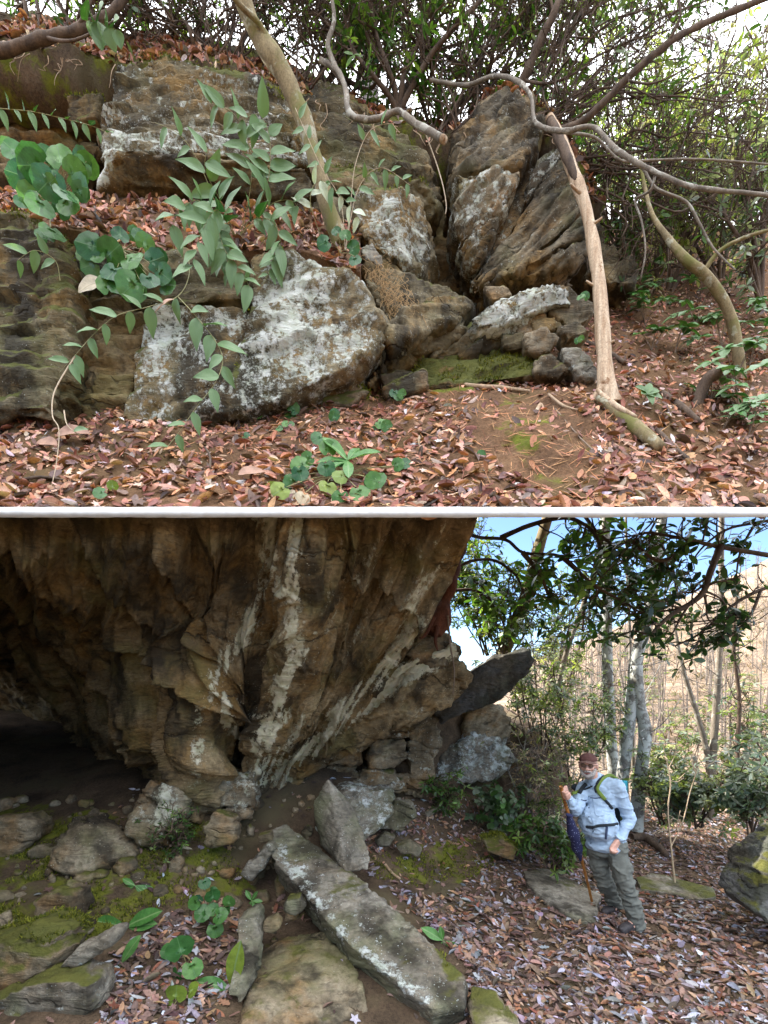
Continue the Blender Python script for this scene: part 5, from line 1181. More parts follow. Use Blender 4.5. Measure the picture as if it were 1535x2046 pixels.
# thicket on the right: leafy rhododendrons one behind the other
RT = [(1230, 600, 6.6, [(1260, 430), (1330, 330), (1300, 230)], GREEN, .8), (1330, 590, 6.9, [(1340, 440), (1420, 330), (1480, 250)], YELG, .8), (1440, 560, 7.2, [(1430, 400), (1380, 260), (1440, 120)], YELG, .9), (1520, 590, 6.4, [(1500, 450), (1440, 360), (1520, 260)], BLUEG, .9),
      (1250, 540, 8.0, [(1240, 360), (1180, 200), (1250, 80)], YELG+BLUEG, 1.0), (1380, 520, 8.6, [(1370, 330), (1310, 180), (1400, 60)], BLUEG+YELG, 1.0), (1490, 500, 9.0, [(1490, 320), (1430, 150), (1510, 30)], YELG+BLUEG, 1.0), (1180, 480, 8.0, [(1170, 330), (1100, 160), (1150, 20)], GREEN, .7),
      (1300, 470, 10.5, [(1330, 300), (1270, 160), (1330, 30)], BLUEG+YELG, 2.6), (1430, 470, 10.8, [(1420, 300), (1490, 180), (1440, 20)], BLUEG+YELG, 2.6), (1540, 480, 10.5, [(1530, 300), (1560, 160), (1530, 20)], BLUEG+YELG, 2.6), (1220, 470, 11.0, [(1220, 320), (1180, 220), (1220, 60)], BLUEG+YELG, 2.4)]
RW = ['nearest to the dead trunk', 'behind the grey snaking limb', 'at the upper right behind the grey limb', 'at the right edge half way up', 'just behind the dark heavy limb', 'pale in the middle of the thicket', 'pale at the far right of the thicket', 'behind the right-hand rock tower',
      'farthest back in the middle of the thicket', 'farthest back right of the middle', 'farthest back at the right edge', 'farthest back beside the rock tower']
for i, (u, v, D, tops, pl, dn) in enumerate(RT):
    b = P(u, v+15, D); rr = random.Random(i+80); st = []
    for k, (tu, tv) in enumerate(tops+[(tops[0][0]+rr.uniform(-120, 120), tops[0][1]-rr.uniform(0, 150))]):
        st.append([b, P(u+(tu-u)*.35+rr.uniform(-15, 15), v+(tv-v)*.3, D-.1), P(u+(tu-u)*.7+rr.uniform(-25, 25), v+(tv-v)*.62, D-rr.uniform(0, .4)), P(tu, tv, D-rr.uniform(-.3, .6))])
    shrub('rhododendron', 'leafy evergreen shrub '+RW[i], b, st, .125 if D < 8 else .15, pl, 600+i, twigs=9, r0=.03, sub_branch=13, density=dn*.27, whorl_per=5, spread=.8, wander=.18)
# low evergreen plants on the right bank
LOWP = [(1290, 650, .16, 'below the leaning mossy trunk, left of it'), (1350, 705, .17, 'growing in the leaves right of the dead trunk'), (1300, 700, .13, 'small, right beside the dead trunk'), (1390, 650, .16, 'under the forked mossy trunk'), (1440, 690, .16, 'behind the broken stump'), (1490, 660, .16, 'at the right edge above the stump'),
        (1470, 760, .15, 'right of the broken stump'), (1500, 730, .16, 'dense at the right edge beside the stump'), (1420, 800, .14, 'in front of the broken stump'), (1480, 820, .15, 'low at the right edge below the stump'), (1440, 860, .13, 'trailing below the broken stump'), (1495, 880, .12, 'lowest on the right bank'), (1250, 620, .13, 'highest on the bank behind the dead trunk'), (1330, 610, .15, 'upper slope under the thicket')]
for i, (u, v, s, where) in enumerate(LOWP):
    q, nn_ = on_bank(u, v); rr = random.Random(i+140)
    e = empty('evergreen_plant', q, 'whorled dark green plant '+where, 'plant')
    for k in range(4):
        tip = q+Vector((rr.uniform(-.2, .2), rr.uniform(-.25, .05), rr.uniform(.10, .34)))
        tube_part('stem', e, M['twig'], [q, q.lerp(tip, .5)+Vector((0, 0, .03)), tip], [.006, .003], sides=5, sub=3, rough=0)
        up_ = (Vector((rr.uniform(-.3, .3), -.55, .75))).normalized(); t1 = up_.orthogonal().normalized(); t2 = up_.cross(t1); a0 = rr.uniform(0, 6)
        n_ = rr.randint(5, 7)
        for m_ in range(n_):
            a = a0+2*math.pi*m_/n_+rr.uniform(-.25, .25); el = rr.uniform(-.25, .35)
            leaf(e, 'oval' if rr.random() < .7 else 'broad', tip, (t1*math.cos(a)+t2*math.sin(a))*math.cos(el)+up_*math.sin(el), up_, s*rr.uniform(.8, 1.2), 'leuco' if rr.random() < .7 else None, 1.25)
# forked mossy trunk, stump, logs and roots of the right bank
q1, _ = on_bank(1478, 745); D1 = q1.y
t = empty('mossy_tree', q1, 'slender mossy trunk bending up to the left on the right bank', 'tree')
tube_part('trunk', t, M['bark_moss'], PX([(1480, 760, D1), (1474, 700, D1-.05), (1462, 640, D1-.1), (1440, 590, D1-.15), (1405, 545, D1-.2), (1370, 518, D1-.2), (1330, 470, D1-.1), (1300, 420, D1), (1280, 330, D1+.1)]), [.062, .055, .052, .05, .048, .045, .03, .022, .015], sides=10, sub=6)
tube_part('limb', t, M['bark_moss'], PX([(1405, 545, D1-.2), (1440, 500, D1-.3), (1500, 470, D1-.4), (1580, 450, D1-.5)]), [.025, .012], sides=8, sub=5)
q1, _ = on_bank(1400, 800); D1 = q1.y
t = empty('broken_stump', q1, 'short broken brown stump on the right bank', 'stump')
tube_part('trunk', t, M['bark'], PX([(1392, 815, D1), (1402, 780, D1-.05), (1415, 755, D1-.1), (1440, 742, D1-.15)]), [.075, .062, .06, .05], sides=10, sub=5, rough=.3)
tube_part('root', t, M['bark'], PX([(1395, 805, D1-.03), (1375, 820, D1-.12), (1350, 825, D1-.2)]), [.04, .015], sides=8, sub=4)
def lying(name, label, pts, rad, mat, cat='log', dz=.02, sides=9, **kw):
    """a stick lying on the upper bank along photo pixels"""
    W = [on_bank(u, v) for u, v in pts]; pts3 = [q+n_*dz for q, n_ in W]
    b = TB(); b.tube(pts3, rad, sides=sides, sub=5, rough=.2, **kw)
    return tag(obj(name, b.mesh(name), M[mat], None, pts3[0]), label, cat)
lying('split_log', 'split log with a pale broken end turning mossy, below the dead trunk', [(1190, 800), (1230, 832), (1270, 862), (1320, 905)], [.03, .05, .06, .04], 'bark_moss', dz=.03)
lying('splintered_wood', 'pale splintered wood at the upper end of the split log', [(1188, 798), (1215, 822), (1262, 850)], [.015, .028, .012], 'dead_wood', dz=.075)
lying('fallen_stick', 'thin brown stick right of the split log', [(1310, 865), (1345, 900), (1385, 930)], [.022, .018, .012], 'bark')
lying('fallen_log', 'dark short log on the slope behind the dead trunk', [(1170, 690), (1205, 705), (1250, 728)], [.03, .03, .025], 'bark')
lying('fallen_log', 'brown log leading to the broken stump', [(1320, 790), (1360, 815), (1400, 850)], [.03, .035, .02], 'bark')
lying('bare_root', 'pale looping root exposed above the bare soil', [(985, 740), (1000, 738), (1025, 748), (1045, 760)], [.018, .02, .012], 'root', 'root', dz=.05)
lying('bare_root', 'long flattened pale root along the top of the bare soil', [(900, 768), (950, 778), (1000, 780), (1055, 790)], [.012, .022, .022, .012], 'root', 'root')
lying('bare_root', 'thin pale root curving over the bare soil to the right', [(1095, 795), (1120, 815), (1155, 825)], [.010, .014, .006], 'root', 'root')
lying('bare_root', 'short white broken root end in the bare soil', [(1070, 825), (1078, 815), (1085, 818)], [.016, .018, .010], 'dead_wood', 'root')
lying('fallen_stick', 'long thin twig lying across the bare soil', [(1110, 820), (1160, 880), (1200, 920)], [.005, .006, .004], 'twig', 'stick')
lying('fallen_stick', 'short reddish stick at the left among the leaves', [(30, 965), (90, 960), (150, 968)], [.010, .012, .007], 'bark', 'stick')
lying('fallen_stick', 'straight reddish stick in the leaves below the boulder', [(415, 905), (420, 925), (424, 950)], [.008, .010, .007], 'bark', 'stick', dz=.05)
tb = TB(); rr = random.Random(5)
for k in range(34):                                     # fine roots hanging under the cliff-top soil
    u = rr.choice([rr.uniform(20, 240), rr.uniform(820, 930), rr.uniform(600, 800), rr.uniform(1060, 1130)]); v0 = np.interp(u, [0, 240, 600, 800, 900, 1060, 1130], [100, 130, 190, 255, 275, 215, 290]); D_ = 5.25 if u < 300 else 5.45
    q = [P(u, v0, D_)]
    for j in range(4): q.append(q[-1]+Vector((rr.uniform(-.06, .06), rr.uniform(-.06, .02), -rr.uniform(.03, .11))))
    tb.tube(q, [.006, .002], sides=4, sub=3, rough=0, cap=False)
tag(obj('hanging_roots', tb.mesh('roots'), M['root'], None, P(400, 200, 5.4)), 'fine roots dangling from under the cliff-top soil', 'roots', kind='stuff')

tb = TB(); rr = random.Random(6)
for k in range(260):                                    # pine needles caught on the rock below the notch
    t_ = rr.random(); u0 = 745+t_*75+rr.gauss(0, 12); v0 = 535+t_*90+rr.gauss(0, 18); D_ = 4.86-.12*t_+rr.uniform(-.05, .03)
    a = P(u0, v0, D_); tb.tube([a, a+Vector((rr.uniform(-.05, .06), -.03, -.05)), a+Vector((rr.uniform(-.07, .09), -.05, -rr.uniform(.10, .16)))], [.0022, .0015], sides=4, sub=2, rough=0, cap=False)
tag(obj('needle_thatch', tb.mesh('needles'), plain_mat('dry_needles', (.36, .22, .09), .7), None, P(780, 580, 4.8)), 'brown pine needles caught on the rock right of the white-spotted boulder', 'needles', kind='stuff')
# --- upper place: foliage plants
galax(P(100, 415, 4.25), [(70, 330, 4.1, 92, 200), (120, 315, 4.15, 74, 100), (40, 350, 4.1, 80, 170), (150, 345, 4.1, 70, 10), (95, 365, 4.0, 84, 230), (160, 372, 4.05, 62, -20), (60, 390, 4.1, 66, 210), (130, 388, 4.0, 60, 300), (80, 412, 4.0, 72, 270), (135, 408, 4.1, 66, -40), (175, 330, 4.15, 60, 30), (105, 465, 4.1, 66, 290), (25, 300, 4.2, 60, 140)],
      'big clump of round glossy leaves at the left edge of the leaf shelf', base=P(100, 432, 4.42))
galax(P(240, 520, 4.4), [(178, 490, 4.25, 78, 170), (222, 505, 4.25, 74, 30), (265, 520, 4.25, 72, -20), (225, 545, 4.2, 70, 250), (310, 520, 4.25, 62, 20), (262, 572, 4.2, 84, 230), (325, 548, 4.25, 60, -40), (180, 530, 4.25, 60, 200), (290, 485, 4.3, 52, 60), (240, 470, 4.35, 46, 90), (300, 560, 4.2, 54, 300)],
      'clump of round glossy leaves hanging from the shelf over the dark recess', base=P(245, 500, 4.48))
galax(P(655, 490, 4.5), [(648, 486, 4.45, 44, 200), (706, 495, 4.45, 40, 20), (690, 470, 4.5, 34, 90), (710, 520, 4.4, 36, -80), (672, 462, 4.5, 30, 120)], 'few round leaves at the foot of the mossy leaning trunk', base=P(680, 505, 4.58))
for i, (u, v, sz, lab) in enumerate([(502, 828, 30, 'against the boulder foot, leftmost'), (600, 824, 40, 'second from the left along the boulder foot'), (570, 852, 28, 'in the leaves below the boulder'), (665, 836, 30, 'in the leaves under the boulder overhang'), (760, 850, 34, 'left of the middle of the bank'), (795, 798, 32, 'against the low lichen stone'), (862, 740, 32, 'on the mossy apron'), (487, 870, 20, 'tiny, in the moss patch left of the middle'), (1165, 590, 26, 'on the ledge by the white jagged rock'), (1160, 680, 22, 'between the stones beside the dead trunk')]):
    if v < 700 and u > 1100: q, n_ = P(u, v, 4.8), Vector((0, -.6, .8))
    else: q, n_ = on_bank(u, v)
    rr = random.Random(i+30); D_ = q.y-.06
    galax(q, [(u+rr.uniform(-sz*.5, sz*.5), v-rr.uniform(-sz*.3, sz*.4), D_, sz*rr.uniform(.75, 1.05), rr.uniform(0, 360)) for k in range(3 if sz > 22 else 2)], 'small round-leaved plant '+lab, base=q)
q, n_ = on_bank(700, 945)
rosette('bright green seedling with pointed leaves in the middle of the bank', q+n_*.10, (n_+Vector((0, -.5, .3))).normalized(), 7, .26, 'oval', 18, None, stem=q, seed=4)
galax(q, [(600, 930, 3.55, 60, 200), (585, 965, 3.5, 56, 240), (655, 895, 3.7, 50, 100), (652, 935, 3.6, 50, 280), (720, 985, 3.4, 60, 300), (755, 960, 3.5, 56, -30), (795, 928, 3.6, 40, 20), (560, 980, 3.45, 56, 220, 'galax_yellow'), (655, 975, 3.45, 54, 270, 'galax_yellow'), (680, 995, 3.4, 50, 260), (605, 995, 3.42, 42, 250, 'buffleaf')], 'scattered holed round leaves around the bright green seedling', base=on_bank(680, 950)[0])
galax(q, [(962, 908, on_bank(962, 908)[0].y-.05, 28, 100)], 'single heart-shaped green leaf on the bare slope', base=on_bank(962, 915)[0])
galax(q, [(200, 985, 3.42, 40, 200), (225, 970, 3.45, 30, 90, 'galax_yellow')], 'pair of half-buried green leaves at the lower left', base=on_bank(215, 985)[0])
q, n_ = on_bank(1275, 815)
rosette('small rosette of oval leaves right of the dead trunk base', q+n_*.12, (n_+Vector((0, -.6, .2))).normalized(), 7, .15, 'broad', 15, 'leuco', stem=q, seed=8, name='evergreen_plant')
# arching doghobble
spray('large arching spray of pointed leaves hanging in front of the upper cliff', [
    ([(470, 470, 4.6), (440, 400, 4.35), (410, 340, 4.15), (415, 300, 4.05)], .2, 1), ([(470, 470, 4.6), (430, 430, 4.3), (395, 400, 4.1), (360, 420, 4.0), (345, 450, 4.0)], .25, 1), ([(470, 470, 4.6), (450, 440, 4.3), (430, 420, 4.05), (400, 470, 4.0), (385, 530, 4.0)], .2, 1),
    ([(480, 470, 4.6), (500, 380, 4.4), (500, 300, 4.3), (470, 230, 4.2), (420, 205, 4.15)], .35, 1), ([(480, 470, 4.6), (530, 380, 4.4), (540, 290, 4.3), (520, 230, 4.25), (480, 240, 4.2)], .35, 1), ([(470, 470, 4.6), (500, 440, 4.4), (540, 440, 4.3), (560, 480, 4.3), (545, 520, 4.3)], .3, 1),
    ([(470, 470, 4.6), (440, 460, 4.3), (450, 500, 4.15), (480, 540, 4.15), (500, 575, 4.15)], .3, 1), ([(480, 470, 4.6), (540, 410, 4.45), (580, 400, 4.4), (600, 420, 4.4)], .3, 1)], lsize=.25, step=.062, seed=11)
spray('long leafy shoot hanging down the left of the boulder to the leaves', [([(375, 500, 4.2), (378, 550, 4.1), (355, 592, 4.0), (300, 612, 3.95), (235, 630, 3.9), (190, 665, 3.85), (150, 710, 3.8), (118, 745, 3.8)], .35, .95)], lsize=.22, step=.095, seed=12)
spray('leafy shoot trailing across the pale face of the boulder', [([(355, 592, 4.0), (390, 630, 3.95), (430, 680, 3.9), (445, 720, 3.88), (430, 765, 3.85), (395, 810, 3.82), (360, 860, 3.8), (325, 905, 3.75)], .12, 1)], lsize=.23, step=.10, seed=13)
spray('bare pale vine stems curling down at the lower left', [([(150, 712, 3.8), (110, 780, 3.75), (105, 830, 3.7), (118, 860, 3.65), (112, 930, 3.6), (95, 1005, 3.5)], .05, .10), ([(128, 820, 3.75), (135, 850, 3.7), (160, 870, 3.7)], .8, .95)], lsize=.14, step=.2, seed=14, stem_mat='stem_pale', r0=.006, name='bare_vine')
spray('spray of leaves with white undersides across the mossy leaning trunk', [([(640, 470, 4.55), (620, 400, 4.4), (640, 360, 4.35), (690, 400, 4.3), (720, 440, 4.3)], .2, 1)], lsize=.17, step=.07, seed=15, mats=['leuco_pale', 'leuco_pale', 'leuco', 'leuco_pale'])
spray('thin upright shoot with drooping leaves right of the mossy leaning trunk', [([(690, 500, 4.6), (700, 420, 4.5), (710, 330, 4.4), (740, 260, 4.35), (790, 245, 4.3)], .72, 1), ([(690, 500, 4.6), (715, 380, 4.5), (760, 335, 4.4), (820, 370, 4.35)], .4, 1), ([(690, 500, 4.6), (680, 400, 4.5), (640, 330, 4.4), (590, 215, 4.35)], .45, 1)], lsize=.16, step=.085, seed=16, stem_mat='stem_pale', r0=.005)
spray('row of small leaves on a thin shoot crossing the left recess', [([(-20, 215, 4.6), (60, 222, 4.5), (120, 235, 4.45), (180, 250, 4.4), (215, 265, 4.4)], .05, 1)], lsize=.14, step=.08, seed=17, droop=.6)
spray('small shoot with two broad leaves in front of the upper left block', [([(440, 430, 4.6), (400, 330, 4.4), (360, 270, 4.3), (310, 245, 4.25)], .6, 1)], lsize=.18, step=.10, seed=18)
spray('dark-leaved small shoot on the left part of the lower cliff', [([(120, 560, 4.2), (110, 520, 4.15), (70, 500, 4.1), (35, 520, 4.1)], .3, 1)], lsize=.18, step=.08, seed=19)
spray('leafy shoot with small leaves over the gap below the shelf', [([(480, 500, 4.4), (440, 520, 4.3), (470, 560, 4.25), (500, 560, 4.25)], .3, 1), ([(520, 490, 4.5), (540, 470, 4.4), (545, 520, 4.35), (525, 570, 4.3)], .2, .9)], lsize=.14, step=.07, seed=20)
spray('small cluster of round leaves against the bright sky at top left', [([(170, 40, 4.8), (200, 45, 4.7), (235, 60, 4.65)], .1, 1)], lsize=.2, step=.05, kind='broad', seed=21)
e = empty('curled_dead_leaf', P(175, 575, 4.3), 'big curled tan leaf caught on the rock edge below the round-leaved clump', 'leaf')
leaf(e, 'broad', P(205, 560, 4.3), (-.8, -.2, -.45), (.2, -.9, .4), .24, 'buffleaf', 1.3, name='blade')
e = empty('pink_dead_leaf', P(330, 605, 3.95), 'pinkish dead leaf hanging at the fork of the trailing shoots', 'leaf')
leaf(e, 'lance', P(348, 598, 3.95), (-.85, -.1, -.4), (.1, -.7, .6), .19, 'pinkleaf', 1.1, name='blade')
for i, (u, v, ang, s, lab) in enumerate([(150, 885, 10, .30, 'large pinkish dead leaf lying below the left rock'), (95, 900, 160, .22, 'large brown dead leaf at the left beside the pink one'), (500, 960, 30, .2, 'broad tan dead leaf left of the seedling')]):
    q, n_ = on_bank(u, v); e = empty('large_dead_leaf', q, lab, 'leaf'); a = math.radians(ang)
    leaf(e, 'broad', q+n_*.05-Vector((math.cos(a)*s*.5, 0, 0)), (math.cos(a), 0, .25), n_+Vector((0, -.3, 0)), s, 'pinkleaf', .9, name='blade')

# --- lower place: stump, limbs, trees
t = empty('rotten_stump', P(880, 1270, 5.3), 'red-brown rotten trunk hanging on the edge of the overhang', 'stump')
tube_part('trunk', t, M['red_wood'], PX([(925, 1085, 5.9), (905, 1150, 5.6), (885, 1215, 5.4), (868, 1265, 5.3)]), [.05, .065, .085, .10], sides=18, sub=9, rough=.7, seed=2)
for k, q in enumerate([[(868, 1230), (850, 1268), (838, 1275)], [(895, 1230), (900, 1290), (908, 1340), (905, 1390)], [(875, 1250), (870, 1280), (875, 1300)]]):
    tube_part('root', t, M['red_wood'] if k != 1 else M['twig'], PX(q, 5.2), [.03, .008] if k != 1 else [.012, .005], sides=7, sub=5)
def tree(name, label, trunks, rad, mat, seed=1, twigs=10, cat='tree', group=None, tl=.8, sides=12, tw_mat=None, rough=.08):
    rr = random.Random(seed); e = empty(name, trunks[0][0], label, cat, group); tw = TB()
    for k, pts in enumerate(trunks):
        r = rad[k]; b = TB(); A = b.tube(pts, r, sides=sides, sub=6, rough=rough, seed=seed+k); obj('trunk' if k == 0 else 'limb', b.mesh('trunk'), mat, e)
        for i in range(twigs):
            q = Vector(A[rr.randrange(len(A)//4, len(A))]); d = Vector((rr.uniform(-1, 1), rr.uniform(-1, .4), rr.uniform(-.15, .8))).normalized(); l = tl*rr.uniform(.3, 1)
            m1 = q+d*l*.5+Vector((0, 0, rr.uniform(-.05, .1))); m2 = q+d*l+Vector((rr.uniform(-.1, .1), 0, rr.uniform(-.05, .2)))
            tw.tube([q, m1, m2], [.010*tl/.8, .004], sides=5, sub=3, rough=0, cap=False)
            for j in range(2):
                s = q.lerp(m2, rr.uniform(.4, .9)); tw.tube([s, s+Vector((rr.uniform(-.3, .3), rr.uniform(-.2, .2), rr.uniform(-.1, .35)))*tl], [.005, .002], sides=4, sub=1, rough=0, cap=False)
    if tw.n: obj('twigs', tw.mesh('twigs'), tw_mat or mat, e)
    return e
tree('lichen_tree', 'straight grey trunk blotched with white lichen behind the hiker, the left one', [PX([(1240, 1660, 8.2), (1228, 1560, 8.2), (1219, 1450, 8.2), (1214, 1330, 8.2), (1213, 1200, 8.2), (1210, 1080, 8.2), (1206, 900, 8.2), (1200, 760, 8.2)])], [[.11, .095, .09, .085, .08, .075, .06]], M['bark_lichen'], 3, 9)
tree('lichen_tree', 'crooked twin grey trunk with lichen and dark moss spots behind the hiker\'s shoulder', [
    PX([(1236, 1660, 7.6), (1244, 1560, 7.6), (1254, 1470, 7.6), (1263, 1400, 7.6), (1270, 1330, 7.6), (1284, 1270, 7.6), (1303, 1190, 7.6), (1318, 1080, 7.6), (1335, 950, 7.6), (1350, 800, 7.6)]),
    PX([(1272, 1660, 7.55), (1276, 1590, 7.55), (1283, 1530, 7.55), (1290, 1462, 7.55), (1278, 1405, 7.55), (1272, 1330, 7.55)])], [[.10, .092, .09, .095, .10, .085, .075, .07, .05], [.10, .10, .095, .10, .085, .09]], M['bark_lichen'], 4, 9)
tree('forked_tree', 'slim grey tree forking near the ground at the right', [PX([(1422, 1640, 8.8), (1422, 1550, 8.8), (1432, 1400, 8.8), (1440, 1250, 8.8), (1442, 1080, 8.8), (1445, 850, 8.8)]), PX([(1420, 1560, 8.8), (1410, 1490, 8.8), (1392, 1425, 8.8), (1366, 1340, 8.8), (1350, 1260, 8.8), (1338, 1180, 8.8)])], [[.08, .07, .06, .05, .045, .035], [.055, .05, .045, .04, .025, .012]], M['bark_grey'], 5, 10)
tree('tan_leaning_tree', 'tan trunk leaning right above the tilted grey slab', [PX([(1000, 1320, 7.4), (1022, 1265, 7.4), (1050, 1195, 7.4), (1075, 1100, 7.4), (1110, 980, 7.4), (1140, 880, 7.4)])], [[.11, .10, .095, .08, .06]], M['bark_moss'], 6, 7)
tree('leaning_sapling', 'thin grey sapling leaning right between the tan trunk and the lichen trunks', [PX([(1105, 1420, 8.0), (1130, 1310, 8.0), (1160, 1225, 8.0), (1195, 1110, 8.0), (1225, 950, 8.0)])], [[.045, .04, .035, .02]], M['bark_grey'], 7, 8)
tree('thin_sapling', 'thin upright sapling between the lichen trunk and the twin trunk', [PX([(1268, 1620, 10), (1262, 1400, 10), (1258, 1250, 10), (1252, 1100, 10), (1250, 900, 10)])], [[.04, .035, .03, .02]], M['bark_grey'], 8, 10)
tree('thin_sapling', 'thin dark sapling at the far right edge', [PX([(1480, 1640, 8.0), (1474, 1500, 8.0), (1478, 1400, 8.0), (1466, 1280, 8.0), (1478, 1150, 8.0)])], [[.035, .03, .02]], M['bark'], 9, 14)
tree('broken_stub', 'short broken grey stub right of the hiker', [PX([(1398, 1640, 7.8), (1394, 1560, 7.8), (1388, 1512, 7.8)])], [[.05, .045, .035]], M['bark_grey'], 10, 1)
q = on_ground(1350, 1775)
tree('bare_sapling', 'pale leafless sapling right of the path in front of the dark boulder', [[q]+PX([(1342, 1700, q.y), (1335, 1620, q.y), (1340, 1560, q.y), (1325, 1490, q.y)]), PX([(1342, 1690, q.y), (1365, 1640, q.y), (1380, 1580, q.y), (1400, 1520, q.y)])], [[.012, .010, .008, .004], [.008, .004]], M['stem_pale'], 11, 5, cat='sapling', tl=.4, sides=7)
# evergreen limbs across the sky
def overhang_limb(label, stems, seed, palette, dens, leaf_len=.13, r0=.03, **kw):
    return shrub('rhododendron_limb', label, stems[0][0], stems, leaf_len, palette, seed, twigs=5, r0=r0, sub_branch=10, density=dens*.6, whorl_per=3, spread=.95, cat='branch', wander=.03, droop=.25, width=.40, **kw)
overhang_limb('dark leafy limb reaching in from the right edge under the dividing strip', [PX([(1600, 1120, 4.9), (1505, 1105, 4.9), (1440, 1092, 4.9), (1380, 1078, 4.9), (1300, 1066, 4.9), (1265, 1068, 4.9)]), PX([(1440, 1092, 4.9), (1420, 1140, 4.8), (1400, 1190, 4.8), (1340, 1230, 4.8), (1300, 1270, 4.8)]), PX([(1380, 1080, 4.9), (1350, 1110, 4.9), (1310, 1120, 4.9), (1270, 1085, 4.9)])], 700, DARKG, 1.0, .13, .032)
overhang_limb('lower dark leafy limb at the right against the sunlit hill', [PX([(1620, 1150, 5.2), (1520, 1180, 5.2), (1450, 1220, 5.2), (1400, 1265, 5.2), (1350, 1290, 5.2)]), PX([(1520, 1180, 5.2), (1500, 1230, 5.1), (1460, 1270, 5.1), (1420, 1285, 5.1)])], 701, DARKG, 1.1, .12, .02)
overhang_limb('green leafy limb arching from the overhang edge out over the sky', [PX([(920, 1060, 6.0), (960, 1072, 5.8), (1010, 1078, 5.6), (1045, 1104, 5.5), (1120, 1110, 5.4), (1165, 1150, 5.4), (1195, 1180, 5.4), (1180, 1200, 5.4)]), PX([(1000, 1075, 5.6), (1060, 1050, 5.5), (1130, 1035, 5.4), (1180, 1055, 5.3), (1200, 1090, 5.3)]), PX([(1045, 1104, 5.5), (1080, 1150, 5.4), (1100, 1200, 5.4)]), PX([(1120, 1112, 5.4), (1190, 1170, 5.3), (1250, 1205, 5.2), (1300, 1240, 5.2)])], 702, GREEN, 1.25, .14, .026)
overhang_limb('shaded leafy limb crossing the sky in the middle, below the dividing strip', [PX([(1150, 1000, 6.2), (1190, 1060, 6.0), (1240, 1100, 5.9), (1290, 1120, 5.8), (1340, 1135, 5.8)]), PX([(1190, 1060, 6.0), (1200, 1120, 5.9), (1170, 1200, 5.9), (1165, 1260, 5.9)]), PX([(1240, 1100, 5.9), (1260, 1160, 5.8), (1240, 1220, 5.8)])], 703, DARKG+GREEN[:2], 1.1, .13, .022)
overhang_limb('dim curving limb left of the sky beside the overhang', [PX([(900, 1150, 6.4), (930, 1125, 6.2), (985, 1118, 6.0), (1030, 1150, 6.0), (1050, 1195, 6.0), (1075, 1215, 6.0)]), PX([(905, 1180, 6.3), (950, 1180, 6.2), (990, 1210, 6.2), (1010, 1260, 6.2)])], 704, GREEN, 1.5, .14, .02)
overhang_limb('thin leafy limb hanging at the top right below the dividing strip', [PX([(1600, 1030, 5.4), (1510, 1045, 5.4), (1450, 1060, 5.4), (1400, 1100, 5.4), (1370, 1150, 5.4)]), PX([(1510, 1045, 5.4), (1480, 1100, 5.4), (1470, 1160, 5.4)])], 705, DARKG, 1.1, .12, .016)
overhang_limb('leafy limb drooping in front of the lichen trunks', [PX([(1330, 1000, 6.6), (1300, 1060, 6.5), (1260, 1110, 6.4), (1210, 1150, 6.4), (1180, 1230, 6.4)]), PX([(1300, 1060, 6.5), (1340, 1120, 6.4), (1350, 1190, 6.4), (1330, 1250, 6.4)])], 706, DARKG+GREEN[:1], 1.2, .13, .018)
# bushes of the lower right
def bush(label, u, v, D, w, h, palette, seed, dens=1.6, leaf_len=.10, bark='bark', n=6, mat='crown', sub=9, group=None, per=6, name='evergreen_bush', gz=None, width=.3):
    b = P(u, v, D); rr = random.Random(seed); st = []
    for k in range(n):
        tu = u+rr.uniform(-w, w); tv = v-h*rr.uniform(.55, 1.0)
        st.append([b+Vector((rr.uniform(-.1, .1), rr.uniform(-.1, .1), 0)), P(u+(tu-u)*.4, v+(tv-v)*.4, D+rr.uniform(-.15, .15)), P(u+(tu-u)*.8, v+(tv-v)*.75, D+rr.uniform(-.3, .3)), P(tu, tv, D+rr.uniform(-.4, .4))])
    return shrub(name, label, b, st, leaf_len, palette, seed, twigs=6, whorl_per=per, bark=bark, r0=.014, sub_branch=sub, density=dens*.62, mat=mat, cat='bush', spread=.7, wander=.2, group=group, width=width)
bush('tall loose evergreen bush beside the tilted grey slab', 1080, 1560, 7.6, 90, 280, YELG+BLUEG, 720, 1.3)
bush('dense evergreen bush left of the lichen trunks', 1150, 1600, 7.4, 70, 260, BLUEG+YELG[:2], 721, 1.3)
bush('evergreen bush above the tilted grey slab', 1010, 1330, 7.2, 80, 160, GREEN+YELG[:2], 722, 1.2)
bush('tall sparse evergreen bush behind the tilted slab, before the sky', 1110, 1430, 8.6, 90, 260, BLUEG+YELG, 723, 1.0)
bush('leafy bush filling the gap between the overhang edge and the sky', 965, 1310, 7.8, 70, 240, GREEN+YELG[:2], 740, 1.3, .12)
bush('brown twiggy bush at the foot of the rock wall', 1050, 1630, 6.9, 70, 170, [(.38, .26, .16), (.42, .31, .19), (.30, .28, .13)], 724, .5, .07, mat='dry', n=8, sub=10, bark='bark_grey')
bush('twiggy bush with few leaves left of the hiker', 1110, 1680, 6.5, 50, 170, YELG, 725, .5, .08, n=6, sub=9, bark='bark_grey')
bush('leafy ground bush at the base of the rock wall', 895, 1612, 6.3, 40, 32, GREEN, 726, 1.2, .08, n=4, sub=6)
bush('round dark-leaved bush on the path edge under the wall', 1000, 1650, 6.2, 48, 55, BLUEG[:2]+GREEN[:2], 727, 1.2, .085, width=.7, per=5, n=4, sub=6)
bush('fresh green bush just behind the walking stick', 1075, 1700, 6.0, 45, 55, GREEN, 728, 1.0, .10, n=4, sub=6)
bush('low leafy bush at the hiker\'s left elbow on the rock side', 1120, 1735, 5.9, 40, 60, GREEN+YELG[:1], 729, 1.0, .10, n=4, sub=6)
